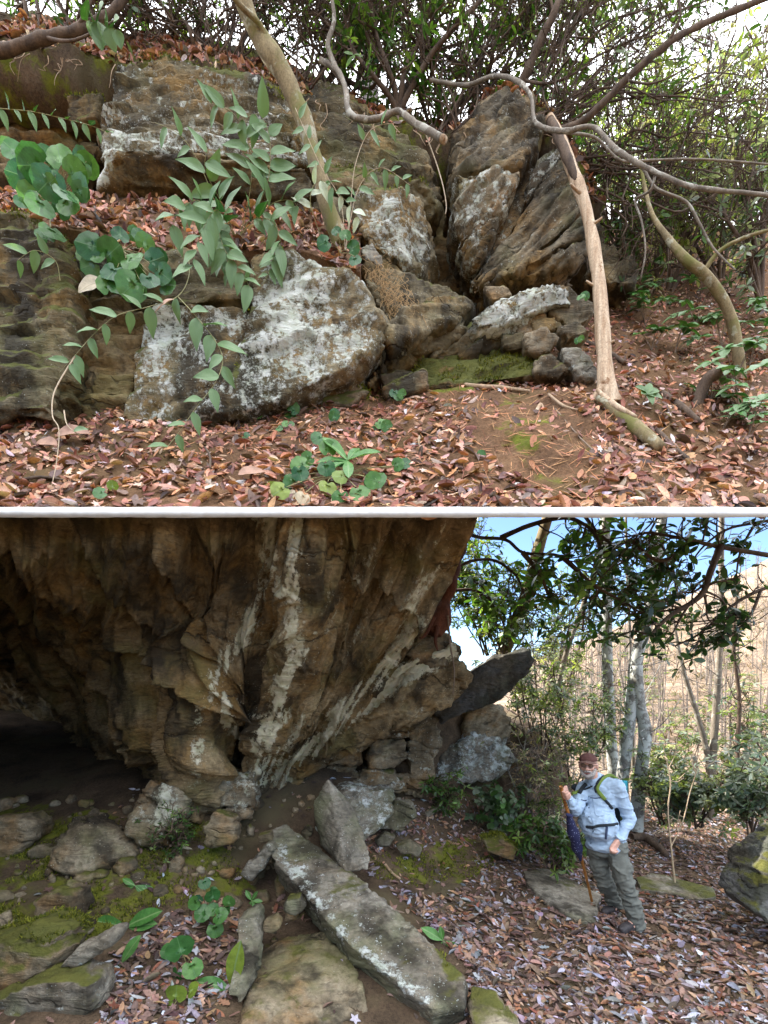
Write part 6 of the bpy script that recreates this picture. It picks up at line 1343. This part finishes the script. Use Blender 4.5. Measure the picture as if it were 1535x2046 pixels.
bush('blue-green bush behind the hiker\'s pack', 1320, 1650, 7.4, 70, 120, BLUEG+YELG[:2], 730, 1.0, .11)
bush('blue-green bush in the middle of the far path edge', 1400, 1655, 7.2, 70, 110, BLUEG+YELG[:2], 731, 1.0, .12)
bush('blue-green bush at the right edge behind the dark boulder', 1500, 1690, 6.4, 80, 190, BLUEG, 732, 1.1, .13)
bush('tall leafy bush right of the forked tree', 1480, 1640, 8.6, 60, 220, BLUEG+YELG[:2], 733, .9, .11)
bush('thin evergreen bush between the twin trunk and the forked tree', 1350, 1620, 9.2, 60, 170, BLUEG+YELG, 734, 1.0, .12)
bush('tiny fern-like green tuft beneath the cracked boulder', 360, 1685, 4.6, 18, 26, GREEN, 735, 1.2, .04, n=5, sub=6)
# lower foreground plants
def lowgalax(lab, u, v, lst, name='galax_plant'):
    b = on_ground(u, v); galax(b, [(a, c, b.y-d, s, an)+tuple(x) for a, c, d, s, an, *x in lst], lab, base=b, name=name)
lowgalax('clump of small round leaves left of the upright grey stone', 425, 1850, [(425, 1790, .10, 44, 90), (405, 1825, .12, 50, 180), (440, 1830, .15, 46, 0), (430, 1858, .15, 46, 290), (450, 1820, .10, 40, 30), (395, 1800, .1, 34, 130), (412, 1888, .15, 38, 250), (440, 1900, .12, 50, 280)])
lowgalax('large round glossy leaf with small ones in the lower left foreground', 375, 1935, [(360, 1895, .15, 76, 100), (335, 1900, .1, 44, 190), (385, 1935, .12, 56, 300), (350, 1950, .1, 44, 240)])
lowgalax('two yellowing round leaves at the bottom edge', 360, 2000, [(352, 1985, .12, 60, 80, 'galax_yellow'), (385, 1978, .1, 44, 30, 'galax_yellow'), (335, 2015, .12, 44, 200, 'galax_yellow')])
def lance_plant(lab, u, v, lst, kind='oval', name='rhododendron_seedling'):
    b = on_ground(u, v); b = P(u, v, b.y-.05); e = empty(name, b, lab, 'plant'); 
    tube_part('stem', e, M['twig'], [b+Vector((0, .03, -.10)), b+Vector((0, .01, -.03)), b], [.006, .004], sides=6, sub=3, rough=0)
    for ang, spx, *x in lst:
        a = math.radians(ang); s = spx/F*b.y
        leaf(e, kind, b, Vector((math.cos(a), _rng.uniform(-.3, .15), math.sin(a))), Vector((0, -.75, .66)), s, x[0] if x else None, 1.15)
    return e
lance_plant('seedling with three long green leaves spreading left and right in the foreground', 252, 1852, [(168, 68), (28, 78), (12, 64)])
lance_plant('seedling with a green leaf and a buff leaf pointing down at the bottom left', 243, 1925, [(238, 92), (268, 82, 'buffleaf'), (60, 62)])
lance_plant('seedling with an upright yellow-green leaf at the bottom beside the flat rock', 462, 1975, [(80, 95, 'galax_yellow'), (165, 72), (300, 76), (265, 58)])
lance_plant('small green seedling in the moss below the wide stone', 270, 1770, [(150, 30), (-20, 44), (200, 30), (330, 24)])
lance_plant('tiny seedling beside the upright grey stone', 503, 1800, [(120, 24), (60, 22), (300, 24), (240, 20), (0, 22)])
lance_plant('sprig of narrow leaves in the dead leaves right of the long slab', 885, 1880, [(140, 52), (-35, 50), (250, 44), (300, 50, 'buffleaf'), (100, 30)])
lance_plant('green leaf poking in at the left edge of the lower foreground', 15, 1850, [(0, 48)])
lance_plant('two buff fallen leaves under the cracked boulder', 358, 1690, [(-30, 44, 'buffleaf'), (285, 42, 'buffleaf')], name='fallen_leaf_pair')
lance_plant('pink dead leaf among the small round leaves', 470, 1815, [(170, 50, 'pinkleaf'), (250, 44, 'pinkleaf')], kind='broad', name='fallen_leaf_pair')
def ground_stick(name, label, pts, rad, mat, cat='stick', lift=.02):
    W = [on_ground(u, v) for u, v in pts]; W = [Vector((p.x, p.y, float(ground_z([(p.x, p.y)])[0])+lift)) for p in W]
    b = TB(); b.tube(W, rad, sides=9, sub=5, rough=.18); return tag(obj(name, b.mesh(name), M[mat], None, W[0]), label, cat)
ground_stick('fallen_log', 'fallen branch on the path behind the hiker', [(1262, 1680), (1290, 1684), (1315, 1700), (1332, 1718)], [.05, .06, .05, .04], 'bark', 'log', .05)
ground_stick('fallen_stick', 'thin branch crossing the path behind the hiker', [(1290, 1730), (1340, 1728), (1385, 1735)], [.02, .018], 'bark')
ground_stick('fallen_stick', 'dark twig in the leaves right of the hiker\'s boots', [(1290, 1800), (1340, 1820), (1400, 1850)], [.012, .014, .008], 'bark')
ground_stick('fallen_stick', 'twig lying in the dead leaves below the hiker', [(1215, 1880), (1245, 1905), (1270, 1935)], [.012, .012, .006], 'bark')
ground_stick('bare_root', 'pale root poking from the mossy hump beside the standing slab', [(770, 1735), (785, 1750), (800, 1765)], [.015, .012], 'root', 'root')
ground_stick('bare_root', 'twisted pale root on the bare soil above the leaves', [(845, 1790), (850, 1810), (845, 1835)], [.012, .010], 'root', 'root')
ground_stick('fallen_stick', 'short stick on the slope left of the flat grey slab', [(1010, 1790), (1040, 1820), (1050, 1850)], [.015, .010], 'bark')

# --- undergrowth on the hillside
rg = np.random.default_rng(31); n = 3200; x = rg.uniform(0, 130, n); y = rg.uniform(18, 125, n); c_ = np.column_stack([x, y, hill_z(x, y)+.3]); u, v = project(c_); k_ = (u > 1000) & (u < 1600); c_ = c_[k_]
V, Fa, cc = whorls(c_, np.tile([0, 0, 1.0], (len(c_), 1)), 9, 1.1, np.array([(.16, .11, .065), (.10, .075, .04), (.20, .14, .08), (.11, .11, .045)])[rg.integers(0, 4, len(c_))], rg, (.2, 1.3), .10)
me = mesh_arr('undergrowth', V, Fa); color_attr(me, 'col', cc); tag(obj('undergrowth', me, M['dry']), 'brown winter scrub scattered over the far hillside', 'scrub', kind='stuff')
# --- far trees on the sunlit hillside
def bare_proto(seed):
    rr = random.Random(seed); tr = TB(); br = TB(); h = rr.uniform(9, 14)
    A = tr.tube([(0, 0, -.5), (rr.uniform(-.3, .3), 0, h*.35), (rr.uniform(-.5, .5), 0, h*.7), (rr.uniform(-.7, .7), 0, h)], [.15, .11, .03], sides=6, sub=4, rough=.05)
    for k in range(16):
        q = Vector(A[rr.randrange(3, len(A))]); d = Vector((rr.uniform(-1, 1), rr.uniform(-.6, .6), rr.uniform(.1, .9))).normalized(); l = rr.uniform(1, 3.2)
        m_ = q+d*l*.5; e_ = q+d*l+Vector((0, 0, .3)); br.tube([q, m_, e_], [.045, .015], sides=4, sub=2, rough=0, cap=False)
        for j in range(4):
            s = q.lerp(e_, rr.uniform(.3, 1)); br.tube([s, s+Vector((rr.uniform(-.8, .8), rr.uniform(-.4, .4), rr.uniform(0, .9)))], [.018, .008], sides=3, sub=1, rough=0, cap=False)
    return tr.mesh('trunk'), br.mesh('branches')
protos = [bare_proto(s) for s in (1, 2, 3, 4, 5)]
for a, b_ in protos: a.materials.append(M['far_bark']); b_.materials.append(M['far_bark'])
rr = random.Random(17)
for i in range(170):
    D_ = 20+105*rr.random()**.8; u = rr.uniform(1040, 1560); x = (u-767.5)/F*D_; z = float(hill_z(np.array([x]), np.array([D_]))[0])
    e = empty('bare_tree', (x, D_, z), 'thin leafless tree on the sunlit far hillside', 'tree', 'leafless trees on the far hillside')
    e.rotation_euler = (0, rr.uniform(-.06, .06), rr.uniform(0, 6.28)); s = rr.uniform(.6, 1.15) if D_ > 45 else rr.uniform(.5, .8); e.scale = (s, s, s)
    for nm, me in zip(('trunk', 'branches'), protos[i % 5]): link(bpy.data.objects.new(nm, me), e)
def conifer_proto(seed):
    rr = random.Random(seed); rg = np.random.default_rng(seed); tr = TB(); h = 11
    tr.tube([(0, 0, -.5), (0, 0, h*.5), (0, 0, h)], [.16, .1, .02], sides=6, sub=3, rough=.03); cs = []
    for k in range(26):
        z = rr.uniform(.12, 1)*h; l = (1.05-z/h)*3.6*rr.uniform(.6, 1.1); a = rr.uniform(0, 6.28)
        tr.tube([(0, 0, z), (math.cos(a)*l*.6, math.sin(a)*l*.6, z+.1), (math.cos(a)*l, math.sin(a)*l, z-.1)], [.03, .008], sides=4, sub=2, rough=0, cap=False)
        for j in range(16): f = rr.uniform(.25, 1.02); cs.append((math.cos(a)*l*f+rr.gauss(0, .15*l*.3), math.sin(a)*l*f+rr.gauss(0, .15*l*.3), z+.05+rr.gauss(0, .06)))
    cs = np.array(cs); up = np.tile([0, 0, 1.0], (len(cs), 1)); col = np.array(YELG)[rg.integers(0, 3, len(cs))]
    V, Fa, cc = whorls(cs, up, 6, .38, col, rg, (-.15, .15), .2); me = mesh_arr('crown', V, Fa); color_attr(me, 'col', cc)
    return tr.mesh('trunk'), me
cp = conifer_proto(3); cp[0].materials.append(M['far_bark']); cp[1].materials.append(M['crown'])
for i, (u, D_, s, lab) in enumerate([(1290, 42, .85, 'green conifer with level boughs behind the twin trunk'), (1325, 55, 1.0, 'yellow-green conifer on the far slope right of the twin trunk'), (1475, 60, 1.2, 'conifer on the far slope near the right edge'), (1240, 70, 1.1, 'farther conifer seen between the lichen trunks')]):
    x = (u-767.5)/F*D_; z = float(hill_z(np.array([x]), np.array([D_]))[0]); e = empty('conifer', (x, D_, z), lab, 'tree'); e.scale = (s, s, s)
    for nm, me in zip(('trunk', 'crown'), cp): link(bpy.data.objects.new(nm, me), e)
# ------------------------------------------------------------------ the hiker
from mathutils.bvhtree import BVHTree
_ico = None
def ico():
    global _ico
    if _ico is None:
        bm = bmesh.new(); bmesh.ops.create_icosphere(bm, subdivisions=2, radius=1); _ico = [v.co.copy() for v in bm.verts]; bm.free()
    return _ico
class Body:
    """closed convex lumps that a voxel union fuses into one continuous skin"""
    def __init__(s): s.bm = bmesh.new()
    def hull(s, pts):
        b = bmesh.new()
        for p in pts: b.verts.new(p)
        r = bmesh.ops.convex_hull(b, input=b.verts); dead = {g for g in r['geom_interior']+r['geom_unused'] if isinstance(g, bmesh.types.BMVert)}
        if dead: bmesh.ops.delete(b, geom=list(dead), context='VERTS')
        me = bpy.data.meshes.new('t'); b.to_mesh(me); b.free(); s.bm.from_mesh(me); bpy.data.meshes.remove(me)
    def limb(s, *pr):
        for (p0, r0), (p1, r1) in zip(pr[:-1], pr[1:]):
            s.hull([Vector(p0)+d*r0 for d in ico()]+[Vector(p1)+d*r1 for d in ico()])
    def ell(s, c, ax):
        s.hull([Vector(c)+Vector(ax[0])*d.x+Vector(ax[1])*d.y+Vector(ax[2])*d.z for d in ico()])
    def mesh(s, vox, smooth=3, wr=0.0, wf=9.0, seed=0, squash=None):
        me = bpy.data.meshes.new('b'); s.bm.to_mesh(me); s.bm.free(); me = voxel(me, vox, smooth)
        if wr:
            co, no = get_co(me), get_no(me)
            q = co*wf; q[:, 2] *= 1.8
            d = np.clip(1-np.abs(fbm(q, 3, seed))*2.2, 0, 1)**1.6; co = co+no*(wr*(d-.35))[:, None]; me.vertices.foreach_set('co', co.astype(np.float32).ravel()); me.update()
        return me
footL = on_ground(1262, 1862); footR = on_ground(1226, 1826)
footL = P(1264, 1856, footL.y); footR = P(1228, 1822, footR.y)
DB = 4.86                                                   # how far away his trunk stands
hip = P(1210, 1684, DB+.02); belly = P(1197, 1640, DB-.02); chest = P(1200, 1592, DB+.02); neck = P(1187, 1556, DB-.02); headc = P(1176, 1531, DB-.05)
fwd = Vector((-.62, -.78, 0)).normalized(); lat = Vector((.78, -.62, 0)).normalized()      # the way his chest faces; towards his left arm
upv = Vector((-.12, 0, 1)).normalized()
shL = P(1233, 1572, DB-.10); elL = P(1258, 1636, DB-.04); wrL = P(1241, 1672, DB-.12); haL = P(1231, 1687, DB-.16)
shR = P(1166, 1578, DB+.10); elR = P(1150, 1618, DB-.08); wrR = P(1131, 1592, DB-.24); haR = P(1124, 1583, DB-.27)
hL = P(1228, 1694, DB-.04); kL = P(1250, 1762, (DB+footL.y)/2-.10); aL = footL+Vector((.03, .02, .10))
hR = P(1192, 1694, DB+.08); kR = P(1208, 1762, (DB+footR.y)/2-.02); aR = footR+Vector((.02, .02, .10))
stick_dir = (P(1186, 1813, 5.22)-haR).normalized()
# skin: one continuous body
B = Body()
B.limb((hip, .10), (belly, .09), (chest, .075), (neck, .055), (headc, .06))
B.limb((chest, .07), (shL, .05), (elL, .04), (wrL, .030)); B.limb((chest, .07), (shR, .05), (elR, .04), (wrR, .028))
B.limb((hip, .09), (hL, .08), (kL, .055), (aL, .04), (footL+Vector((-.02, -.02, .05)), .04)); B.limb((hip, .09), (hR, .08), (kR, .055), (aR, .04), (footR+Vector((-.02, -.02, .05)), .04))
hf = Vector((-.50, -.86, .06)).normalized(); hs = Vector((.86, -.50, 0)).normalized(); hu = Vector((-.05, 0, 1))     # face direction, his left, up
def HP(x, y, z): return headc+hs*x+hf*y+hu*z
B.ell(HP(0, -.012, .03), (hs*.078, hf*.098, hu*.098)); B.ell(HP(0, .022, -.045), (hs*.060, hf*.068, hu*.075)); B.ell(HP(0, .075, -.085), (hs*.030, hf*.025, hu*.025))
B.limb((HP(0, .092, .018), .012), (HP(0, .112, -.022), .017)); B.ell(HP(.019, .095, -.026), (hs*.012, hf*.014, hu*.010)); B.ell(HP(-.019, .095, -.026), (hs*.012, hf*.014, hu*.010))
for s in (-1, 1):
    B.ell(HP(.082*s, -.01, .0), (hs*.012, hf*.022, hu*.034)); B.ell(HP(.040*s, .070, -.018), (hs*.024, hf*.022, hu*.020)); B.limb((HP(.055*s, .082, .040), .010), (HP(.015*s, .096, .034), .011))
def hand(wrist, palm_c, across, along, normal, curl, thumb_dir, sc=1.0):
    """palm, four unequal bent fingers and a thumb from the side of the palm"""
    across, along, normal = Vector(across).normalized(), Vector(along).normalized(), Vector(normal).normalized()
    pts = [palm_c+across*(x*.042*sc)+along*(y*.042*sc)+normal*(z*.013*sc) for x in (-1, 1) for y in (-1, 1) for z in (-1, 1)]
    B.hull(pts+[Vector(wrist)+d*.024 for d in ico()])
    for i, (x, ln) in enumerate(((-.033, .86), (-.011, 1.0), (.011, .95), (.033, .76))):
        p = palm_c+across*x*sc+along*.038*sc; d = along.copy(); seq = [(p, .0105*sc)]
        for j, l in enumerate((.042, .030, .022)):
            d = (Matrix.Rotation(curl[j], 3, across) @ d).normalized(); p = p+d*l*ln*sc; seq.append((p, (.0100-.0008*j)*sc))
        B.limb(*seq)
    p = palm_c-across*.040*sc-along*.015*sc; t1 = p+Vector(thumb_dir).normalized()*.034*sc; t2 = t1+(Vector(thumb_dir).normalized()+along*.7).normalized()*.028*sc
    B.limb((p, .013*sc), (t1, .0115*sc), (t2, .010*sc))
al = (haL-wrL).normalized(); hand(wrL, haL, Vector((-.75, -.55, .1)), al, Vector((-.55, .8, 0)), (.8, 1.0, .6), Vector((-.8, -.5, -.4)), 1.35)
# right hand closed round the stick
ac = stick_dir; al2 = (lat*-.2+Vector((-.5, -.8, .1))).normalized(); al2 = (al2-ac*al2.dot(ac)).normalized()
hand(wrR, haR+Vector((.032, .02, 0)), -ac, al2, al2.cross(ac), (1.1, 1.35, .9), (Vector((-.7, -.6, .15))), 1.08)
skin_m = plain_mat('skin', (.58, .33, .25), .5, .15, 60, spec=.4, bump=.2)
person = obj('person', B.mesh(.0065, 2), skin_m, None, (footL+footR)/2)
tag(person, 'hiker in a light blue shirt, grey trousers and brown cap holding a walking stick', 'person')
def wear(name, me, mat): return obj(name, me, mat, person)
def cloth_mat(name, c, rough=.9, weave=0.0): return plain_mat(name, c, rough, .14, 18, spec=.15, bump=.35)
# shirt
B = Body()
B.ell(chest+Vector((0, 0, .03)), (lat*.190, fwd*.142, upv*.20)); B.ell(belly+fwd*.03+Vector((0, 0, -.02)), (lat*.190, fwd*.175, upv*.19)); B.ell(hip+fwd*.01+Vector((0, 0, .03)), (lat*.195, fwd*.165, Vector((0, 0, 1))*.11))
B.limb((neck+Vector((0, .0, -.015)), .072), (chest+Vector((0, 0, .12)), .12)); B.limb((chest+Vector((0, 0, .11)), .11), (shL, .080), (elL, .062), (wrL, .050), (wrL.lerp(haL, .25), .046)); B.limb((chest+Vector((0, 0, .11)), .11), (shR, .080), (elR, .064), (wrR.lerp(elR, .12), .045))
B.ell(hip+fwd*.012+Vector((0, 0, -.02)), (lat*.198, fwd*.172, Vector((0, 0, 1))*.085))
B.limb((chest, .135), (belly, .15))
me = B.mesh(.008, 2, .013, 5.0, 3)
M['shirt'] = cloth_mat('shirt_cloth', (.36, .47, .60))
shirt = wear('shirt', me, M['shirt'])
bvh = BVHTree.FromPolygons([v.co.copy() for v in me.vertices], [tuple(p.vertices) for p in me.polygons])
def snap(u, v, off=.006):
    o = Vector((0, 0, H)); d = (P(u, v, 5)-o).normalized(); loc, nrm, i, dist = bvh.ray_cast(o, d)
    return loc-d*off if loc is not None else P(u, v, DB-.1)
# trousers
B = Body()
B.ell(hip+Vector((0, 0, -.03)), (lat*.185, fwd*.155, Vector((0, 0, 1))*.13))
B.limb((hL+Vector((0, 0, .03)), .115), (hL.lerp(kL, .5), .105), (kL, .088), (kL.lerp(aL, .5), .086), (aL+Vector((.01, 0, 0)), .090), (aL+Vector((.02, .0, -.045)), .082)); B.limb((hR+Vector((0, 0, .03)), .11), (hR.lerp(kR, .5), .098), (kR, .082), (kR.lerp(aR, .5), .080), (aR, .084), (aR+Vector((.01, 0, -.04)), .076))
wear('trousers', B.mesh(.009, 2, .024, 4.5, 8), cloth_mat('trouser_cloth', (.125, .130, .115)))
M['boot'] = plain_mat('boot_leather', (.035, .03, .032), .6, .3, 30)
for f in (footL, footR):
    B = Body(); fd = Vector((-.85, -.50, 0)).normalized(); sd = Vector((.5, -.85, 0))
    B.limb((f+Vector((.03, .02, .11)), .058), (f+Vector((.02, .01, .06)), .058)); B.hull([f+fd*a+sd*b+Vector((0, 0, c)) for a in (-.10, .17) for b in (-.042, .042) for c in (.0, .055 if a > 0 else .09)]+[f+fd*.20+sd*b+Vector((0, 0, .02)) for b in (-.028, .028)]); B.ell(f+fd*.10+Vector((0, 0, .045)), (fd*.11, sd*.048, Vector((0, 0, .04))))
    wear('boot', B.mesh(.008, 2), M['boot'])
# cap, beard, hair, glasses
M['cap'] = cloth_mat('cap_cloth', (.11, .052, .045))
B = Body(); B.ell(HP(0, -.012, .062), (hs*.090, hf*.108, hu*.074)); cm = B.mesh(.007, 2)
bm = bmesh.new(); bm.from_mesh(cm); bmesh.ops.bisect_plane(bm, geom=bm.verts[:]+bm.edges[:]+bm.faces[:], plane_co=HP(0, 0, .052), plane_no=-hu, clear_outer=True); bm.to_mesh(cm); bm.free()
cap_o = wear('cap', cm, M['cap'])
vb = []
for layer in (0, 1):
    for i in range(13):
        a = math.pi*(i/12-.5)
        for rr_ in (0.0, .5, 1.0):
            vb.append(HP(math.sin(a)*(.082+.004*rr_), .060+math.cos(a)*(.025+.11*rr_), .062-.012*rr_*math.cos(a)-.016*abs(math.sin(a))-.008*layer))
fq = [];
for L_ in (0, 1):
    for i in range(12):
        for k in range(2):
            a = L_*39+i*3+k; fq.append((a, a+1, a+4, a+3) if L_ else (a+3, a+4, a+1, a))
for i in range(12): a = i*3+2; fq.append((a, a+3, a+42, a+39))
wear('cap_brim', mesh_arr('brim', np.array([list(v) for v in vb]), np.array(fq)), cloth_mat('brim_cloth', (.17, .10, .08)))
B = Body(); B.ell(HP(0, .034, -.078), (hs*.059, hf*.066, hu*.056)); B.limb((HP(-.062, .03, -.03), .018), (HP(-.045, .075, -.075), .022), (HP(0, .090, -.092), .026), (HP(.045, .075, -.075), .022), (HP(.062, .03, -.03), .018)); B.limb((HP(-.03, .098, -.05), .010), (HP(0, .108, -.044), .011), (HP(.03, .098, -.05), .010))
wear('beard', B.mesh(.006, 1, .004, 60, 2), plain_mat('grey_beard', (.34, .31, .29), .9, .35, 120, bump=.6))
B = Body(); B.ell(HP(0, -.035, .01), (hs*.086, hf*.078, hu*.06)); wear('hair', B.mesh(.007, 1, .004, 60, 4), plain_mat('grey_hair', (.36, .35, .34), .9, .3, 120, bump=.6))
mouth = TB(); mouth.tube([HP(-.024, .112, -.064), HP(0, .119, -.066), HP(.024, .112, -.064)], [.004, .006, .004], sides=8, sub=4, rough=0); wear('mouth', mouth.mesh('mouth'), plain_mat('lips', (.22, .07, .06), .5))
gl = TB()
for s in (-1, 1):
    c = HP(.034*s, .104, .012); ring = [c+hs*(.024*math.cos(a))+hu*(.018*math.sin(a))-hf*(.006*abs(math.cos(a))) for a in np.linspace(0, 2*math.pi, 13)]
    gl.tube(ring, .0028, sides=6, sub=1, rough=0, cap=False); gl.tube([HP(.058*s, .098, .016), HP(.084*s, .05, .018), HP(.086*s, -.01, .012)], .0026, sides=5, sub=3, rough=0)
gl.tube([HP(-.010, .112, .014), HP(.010, .112, .014)], .0026, sides=5, sub=1, rough=0)
glasses = wear('glasses', gl.mesh('glasses'), plain_mat('glasses_frame', (.10, .07, .05), .35, .1))
lens_m, lnt, lb = new_mat('tinted_lens'); lb.inputs['Base Color'].default_value = (.20, .12, .09, 1); lb.inputs['Roughness'].default_value = .10
for s in (-1, 1):
    c = HP(.034*s, .103, .012); vs_ = [list(c)]+[list(c+hs*(.023*math.cos(a))+hu*(.017*math.sin(a))-hf*(.006*abs(math.cos(a)))) for a in np.linspace(0, 2*math.pi, 16, endpoint=False)]
    o = obj('lens', mesh_arr('lens', np.array(vs_), np.array([(0, 1+i, 1+(i+1) % 16) for i in range(16)])), lens_m, None); o.parent = glasses; o.matrix_parent_inverse = Matrix.Identity(4); o.location = -person.location*0
    o.location = Vector((0, 0, 0))
# shirt details laid on the cloth
dk = plain_mat('dark_trim', (.035, .045, .10), .8)
def on_shirt(name, pts, r, mat, off=.004, sub=4, parent=None, flat=None):
    b = TB(); b.tube([snap(u, v, off) for u, v in pts], r, sides=6, sub=sub, rough=0); return wear(name, b.mesh(name), mat)
seam = cloth_mat('shirt_seam', (.22, .30, .42))
on_shirt('placket', [(1181, 1574), (1180, 1592), (1179, 1612), (1181, 1632), (1186, 1648), (1183, 1668), (1180, 1686)], .0032, seam, .001)
on_shirt('pocket_slit', [(1180, 1594), (1190, 1595), (1200, 1594)], .0055, dk, .003)
on_shirt('pocket_seam', [(1184, 1597), (1187, 1612), (1191, 1629), (1206, 1630), (1219, 1627)], .003, seam, .001)
on_shirt('pocket_slit', [(1162, 1598), (1168, 1600), (1172, 1599)], .005, dk, .003)
for v in (1592, 1614, 1632):
    b = TB(); c = snap(1177, v, .008); b.tube([c, c+to_cam(c)*.003], [.006, .006], sides=8, sub=1, rough=0); wear('button', b.mesh('button'), plain_mat('button', (.06, .08, .12), .4))
on_shirt('collar', [(1175, 1566), (1181, 1574), (1190, 1568), (1200, 1556)], .010, M['shirt'], .004)
on_shirt('cuff', [(1229, 1668), (1238, 1676), (1250, 1678)], .009, M['shirt'], .0)
# backpack with its straps
pack = empty('backpack', P(1262, 1600, DB+.25), 'green and teal backpack worn on the hiker\'s back', 'backpack')
M['pk_green'] = cloth_mat('green_nylon', (.15, .21, .045)); M['pk_dark'] = cloth_mat('dark_nylon', (.025, .03, .035)); M['pk_teal'] = cloth_mat('teal_nylon', (.02, .22, .28))
bk = -fwd
def packpart(name, B, mat, vox=.010): return obj(name, B.mesh(vox, 2), mat, pack)
B = Body(); c0 = chest+bk*.26+Vector((0, 0, -.02)); B.hull([c0+lat*x+bk*y+Vector((0, 0, z)) for x in (-.15, .15) for y in (-.09, .10) for z in (-.30, .08)]+[c0+lat*x+Vector((0, 0, .14)) for x in (-.1, .1)]); packpart('pack_body', B, M['pk_dark'])
B = Body(); B.hull([c0+lat*x+bk*y+Vector((0, 0, z)) for x in (.12, .185) for y in (-.08, .07) for z in (-.05, .16)]); packpart('side_pocket', B, M['pk_teal'])
B = Body(); B.hull([c0+lat*x+bk*y+Vector((0, 0, z)) for x in (.11, .19) for y in (-.07, .07) for z in (-.34, -.10)]); packpart('side_pouch', B, M['pk_green'])
B = Body(); B.hull([c0+lat*x+bk*y+Vector((0, 0, z)) for x in (-.14, .16) for y in (-.08, .08) for z in (.08, .15)]); packpart('lid', B, M['pk_dark'])
def strap(name, pts, r, mat, off=.012):
    b = TB(); W = [snap(*p[:2], off) if len(p) == 2 else P(*p) for p in pts]; b.tube(W, r, sides=8, sub=5, rough=.05); obj(name, b.mesh(name), mat, pack)
strap('shoulder_strap', [(1232, 1556, DB+.14), (1220, 1549, DB+.02), (1210, 1552), (1201, 1560), (1194, 1574), (1197, 1584)], .017, M['pk_green'], .005)
strap('strap_edge', [(1206, 1551), (1196, 1561), (1190, 1574), (1192, 1584)], .012, M['pk_dark'], .010)
strap('strap_pad', [(1196, 1582), (1204, 1592), (1210, 1598)], .020, M['pk_green'], .004)
strap('strap_web', [(1208, 1597), (1216, 1606), (1224, 1616)], .014, M['pk_dark'], .008)
strap('shoulder_strap', [(1172, 1566), (1164, 1574), (1158, 1584)], .020, M['pk_dark'], .010)
strap('strap_pad', [(1158, 1580), (1151, 1584), (1146, 1585)], .016, M['pk_green'], .010)
strap('chest_strap', [(1162, 1578), (1172, 1576), (1182, 1572), (1193, 1570)], .008, M['pk_dark'], .010)
strap('waist_belt', [(1172, 1652), (1184, 1653), (1196, 1650), (1210, 1649), (1224, 1648), (1234, 1646)], .014, M['pk_dark'], .005)
strap('belt_web', [(1213, 1652), (1212, 1664), (1211, 1676)], .012, cloth_mat('navy_web', (.06, .08, .14)), .006)
strap('belt_tail', [(1184, 1655), (1186, 1662)], .005, M['pk_dark'], .008)
B = Body(); B.ell(snap(1150, 1573, .03), (Vector((.045, 0, 0)), Vector((0, .03, 0)), Vector((0, 0, .035)))); packpart('strap_pouch', B, M['pk_dark'], .008)
# walking stick with a bandana tied round it
tip = P(1186, 1813, 5.22); topp = haR-stick_dir*.07
stick = empty('walking_stick', tip, 'carved wooden walking stick in the hiker\'s right hand', 'walking stick')
wood = bark_mat('varnished_wood', (.26, .10, .025), (.42, .19, .05), stretch=.15, scale=18, rough=.4)
m1 = topp.lerp(tip, .35)+Vector((.015, 0, 0)); m2 = topp.lerp(tip, .7)+Vector((.01, 0, 0))
tube_part('shaft', stick, wood, [topp, topp.lerp(tip, .18), m1, m2, tip], [.017, .017, .015, .015, .013], sides=10, sub=6, rough=.2)
for k in range(3): p = haR+stick_dir*(.085+.035*k); tube_part('carved_ring', stick, M['pk_dark'], [p, p+stick_dir*.006], [.0185, .0185], sides=10, sub=1, rough=0)
tube_part('wrist_loop', stick, M['pk_dark'], [haR+stick_dir*.05, haR+Vector((.04, -.01, -.06)), haR+Vector((.065, 0, -.14)), haR+stick_dir*.2], .003, sides=5, rough=0)
m, nt_, b_ = new_mat('bandana_print'); t_n = NT(nt_); p_ = t_n.pos()
dots = t_n.rng(t_n.voro(p_, 48), .16, .26, 1, 0)
t_n.l.new(t_n.mix(t_n.math('MULTIPLY', dots, t_n.rng(t_n.noise(p_, 9, 2), .42, .5)), (.012, .014, .06), (.32, .34, .5)), b_.inputs['Base Color'])
band = empty('bandana', P(1140, 1680, 4.8), 'navy printed bandana tied round the walking stick', 'bandana')
def SP(v):                                                  # point of the stick at photo row v
    lo, hi = 0.0, 1.0
    for _ in range(30):
        mid = (lo+hi)/2; q = topp.lerp(tip, mid); vv = VH-(q.z-H)/q.y*F
        if vv < v: lo = mid
        else: hi = mid
    return topp.lerp(tip, lo)
b = TB(); b.tube([SP(1622), SP(1632), SP(1645), SP(1662), SP(1680), SP(1696), SP(1710), SP(1720)], [.016, .026, .040, .052, .056, .050, .030, .012], sides=16, sub=5, rough=.30, seed=4); obj('cloth', b.mesh('cloth'), m, band)
b = TB(); q = SP(1628); b.tube([q+Vector((-.03, -.02, .01)), q+Vector((0, -.03, 0)), q+Vector((.035, -.01, -.01))], [.014, .02, .012], sides=10, sub=4, rough=.3); obj('knot', b.mesh('knot'), m, band)

# joined small pieces (twigs, stalks, leaves of crowns) count as one mass each
for o in bpy.data.objects:
    if o.type == 'MESH' and o.parent is not None and o.name.split('.')[0] in ('twigs', 'branches', 'crown', 'stalk'): o['kind'] = 'stuff'
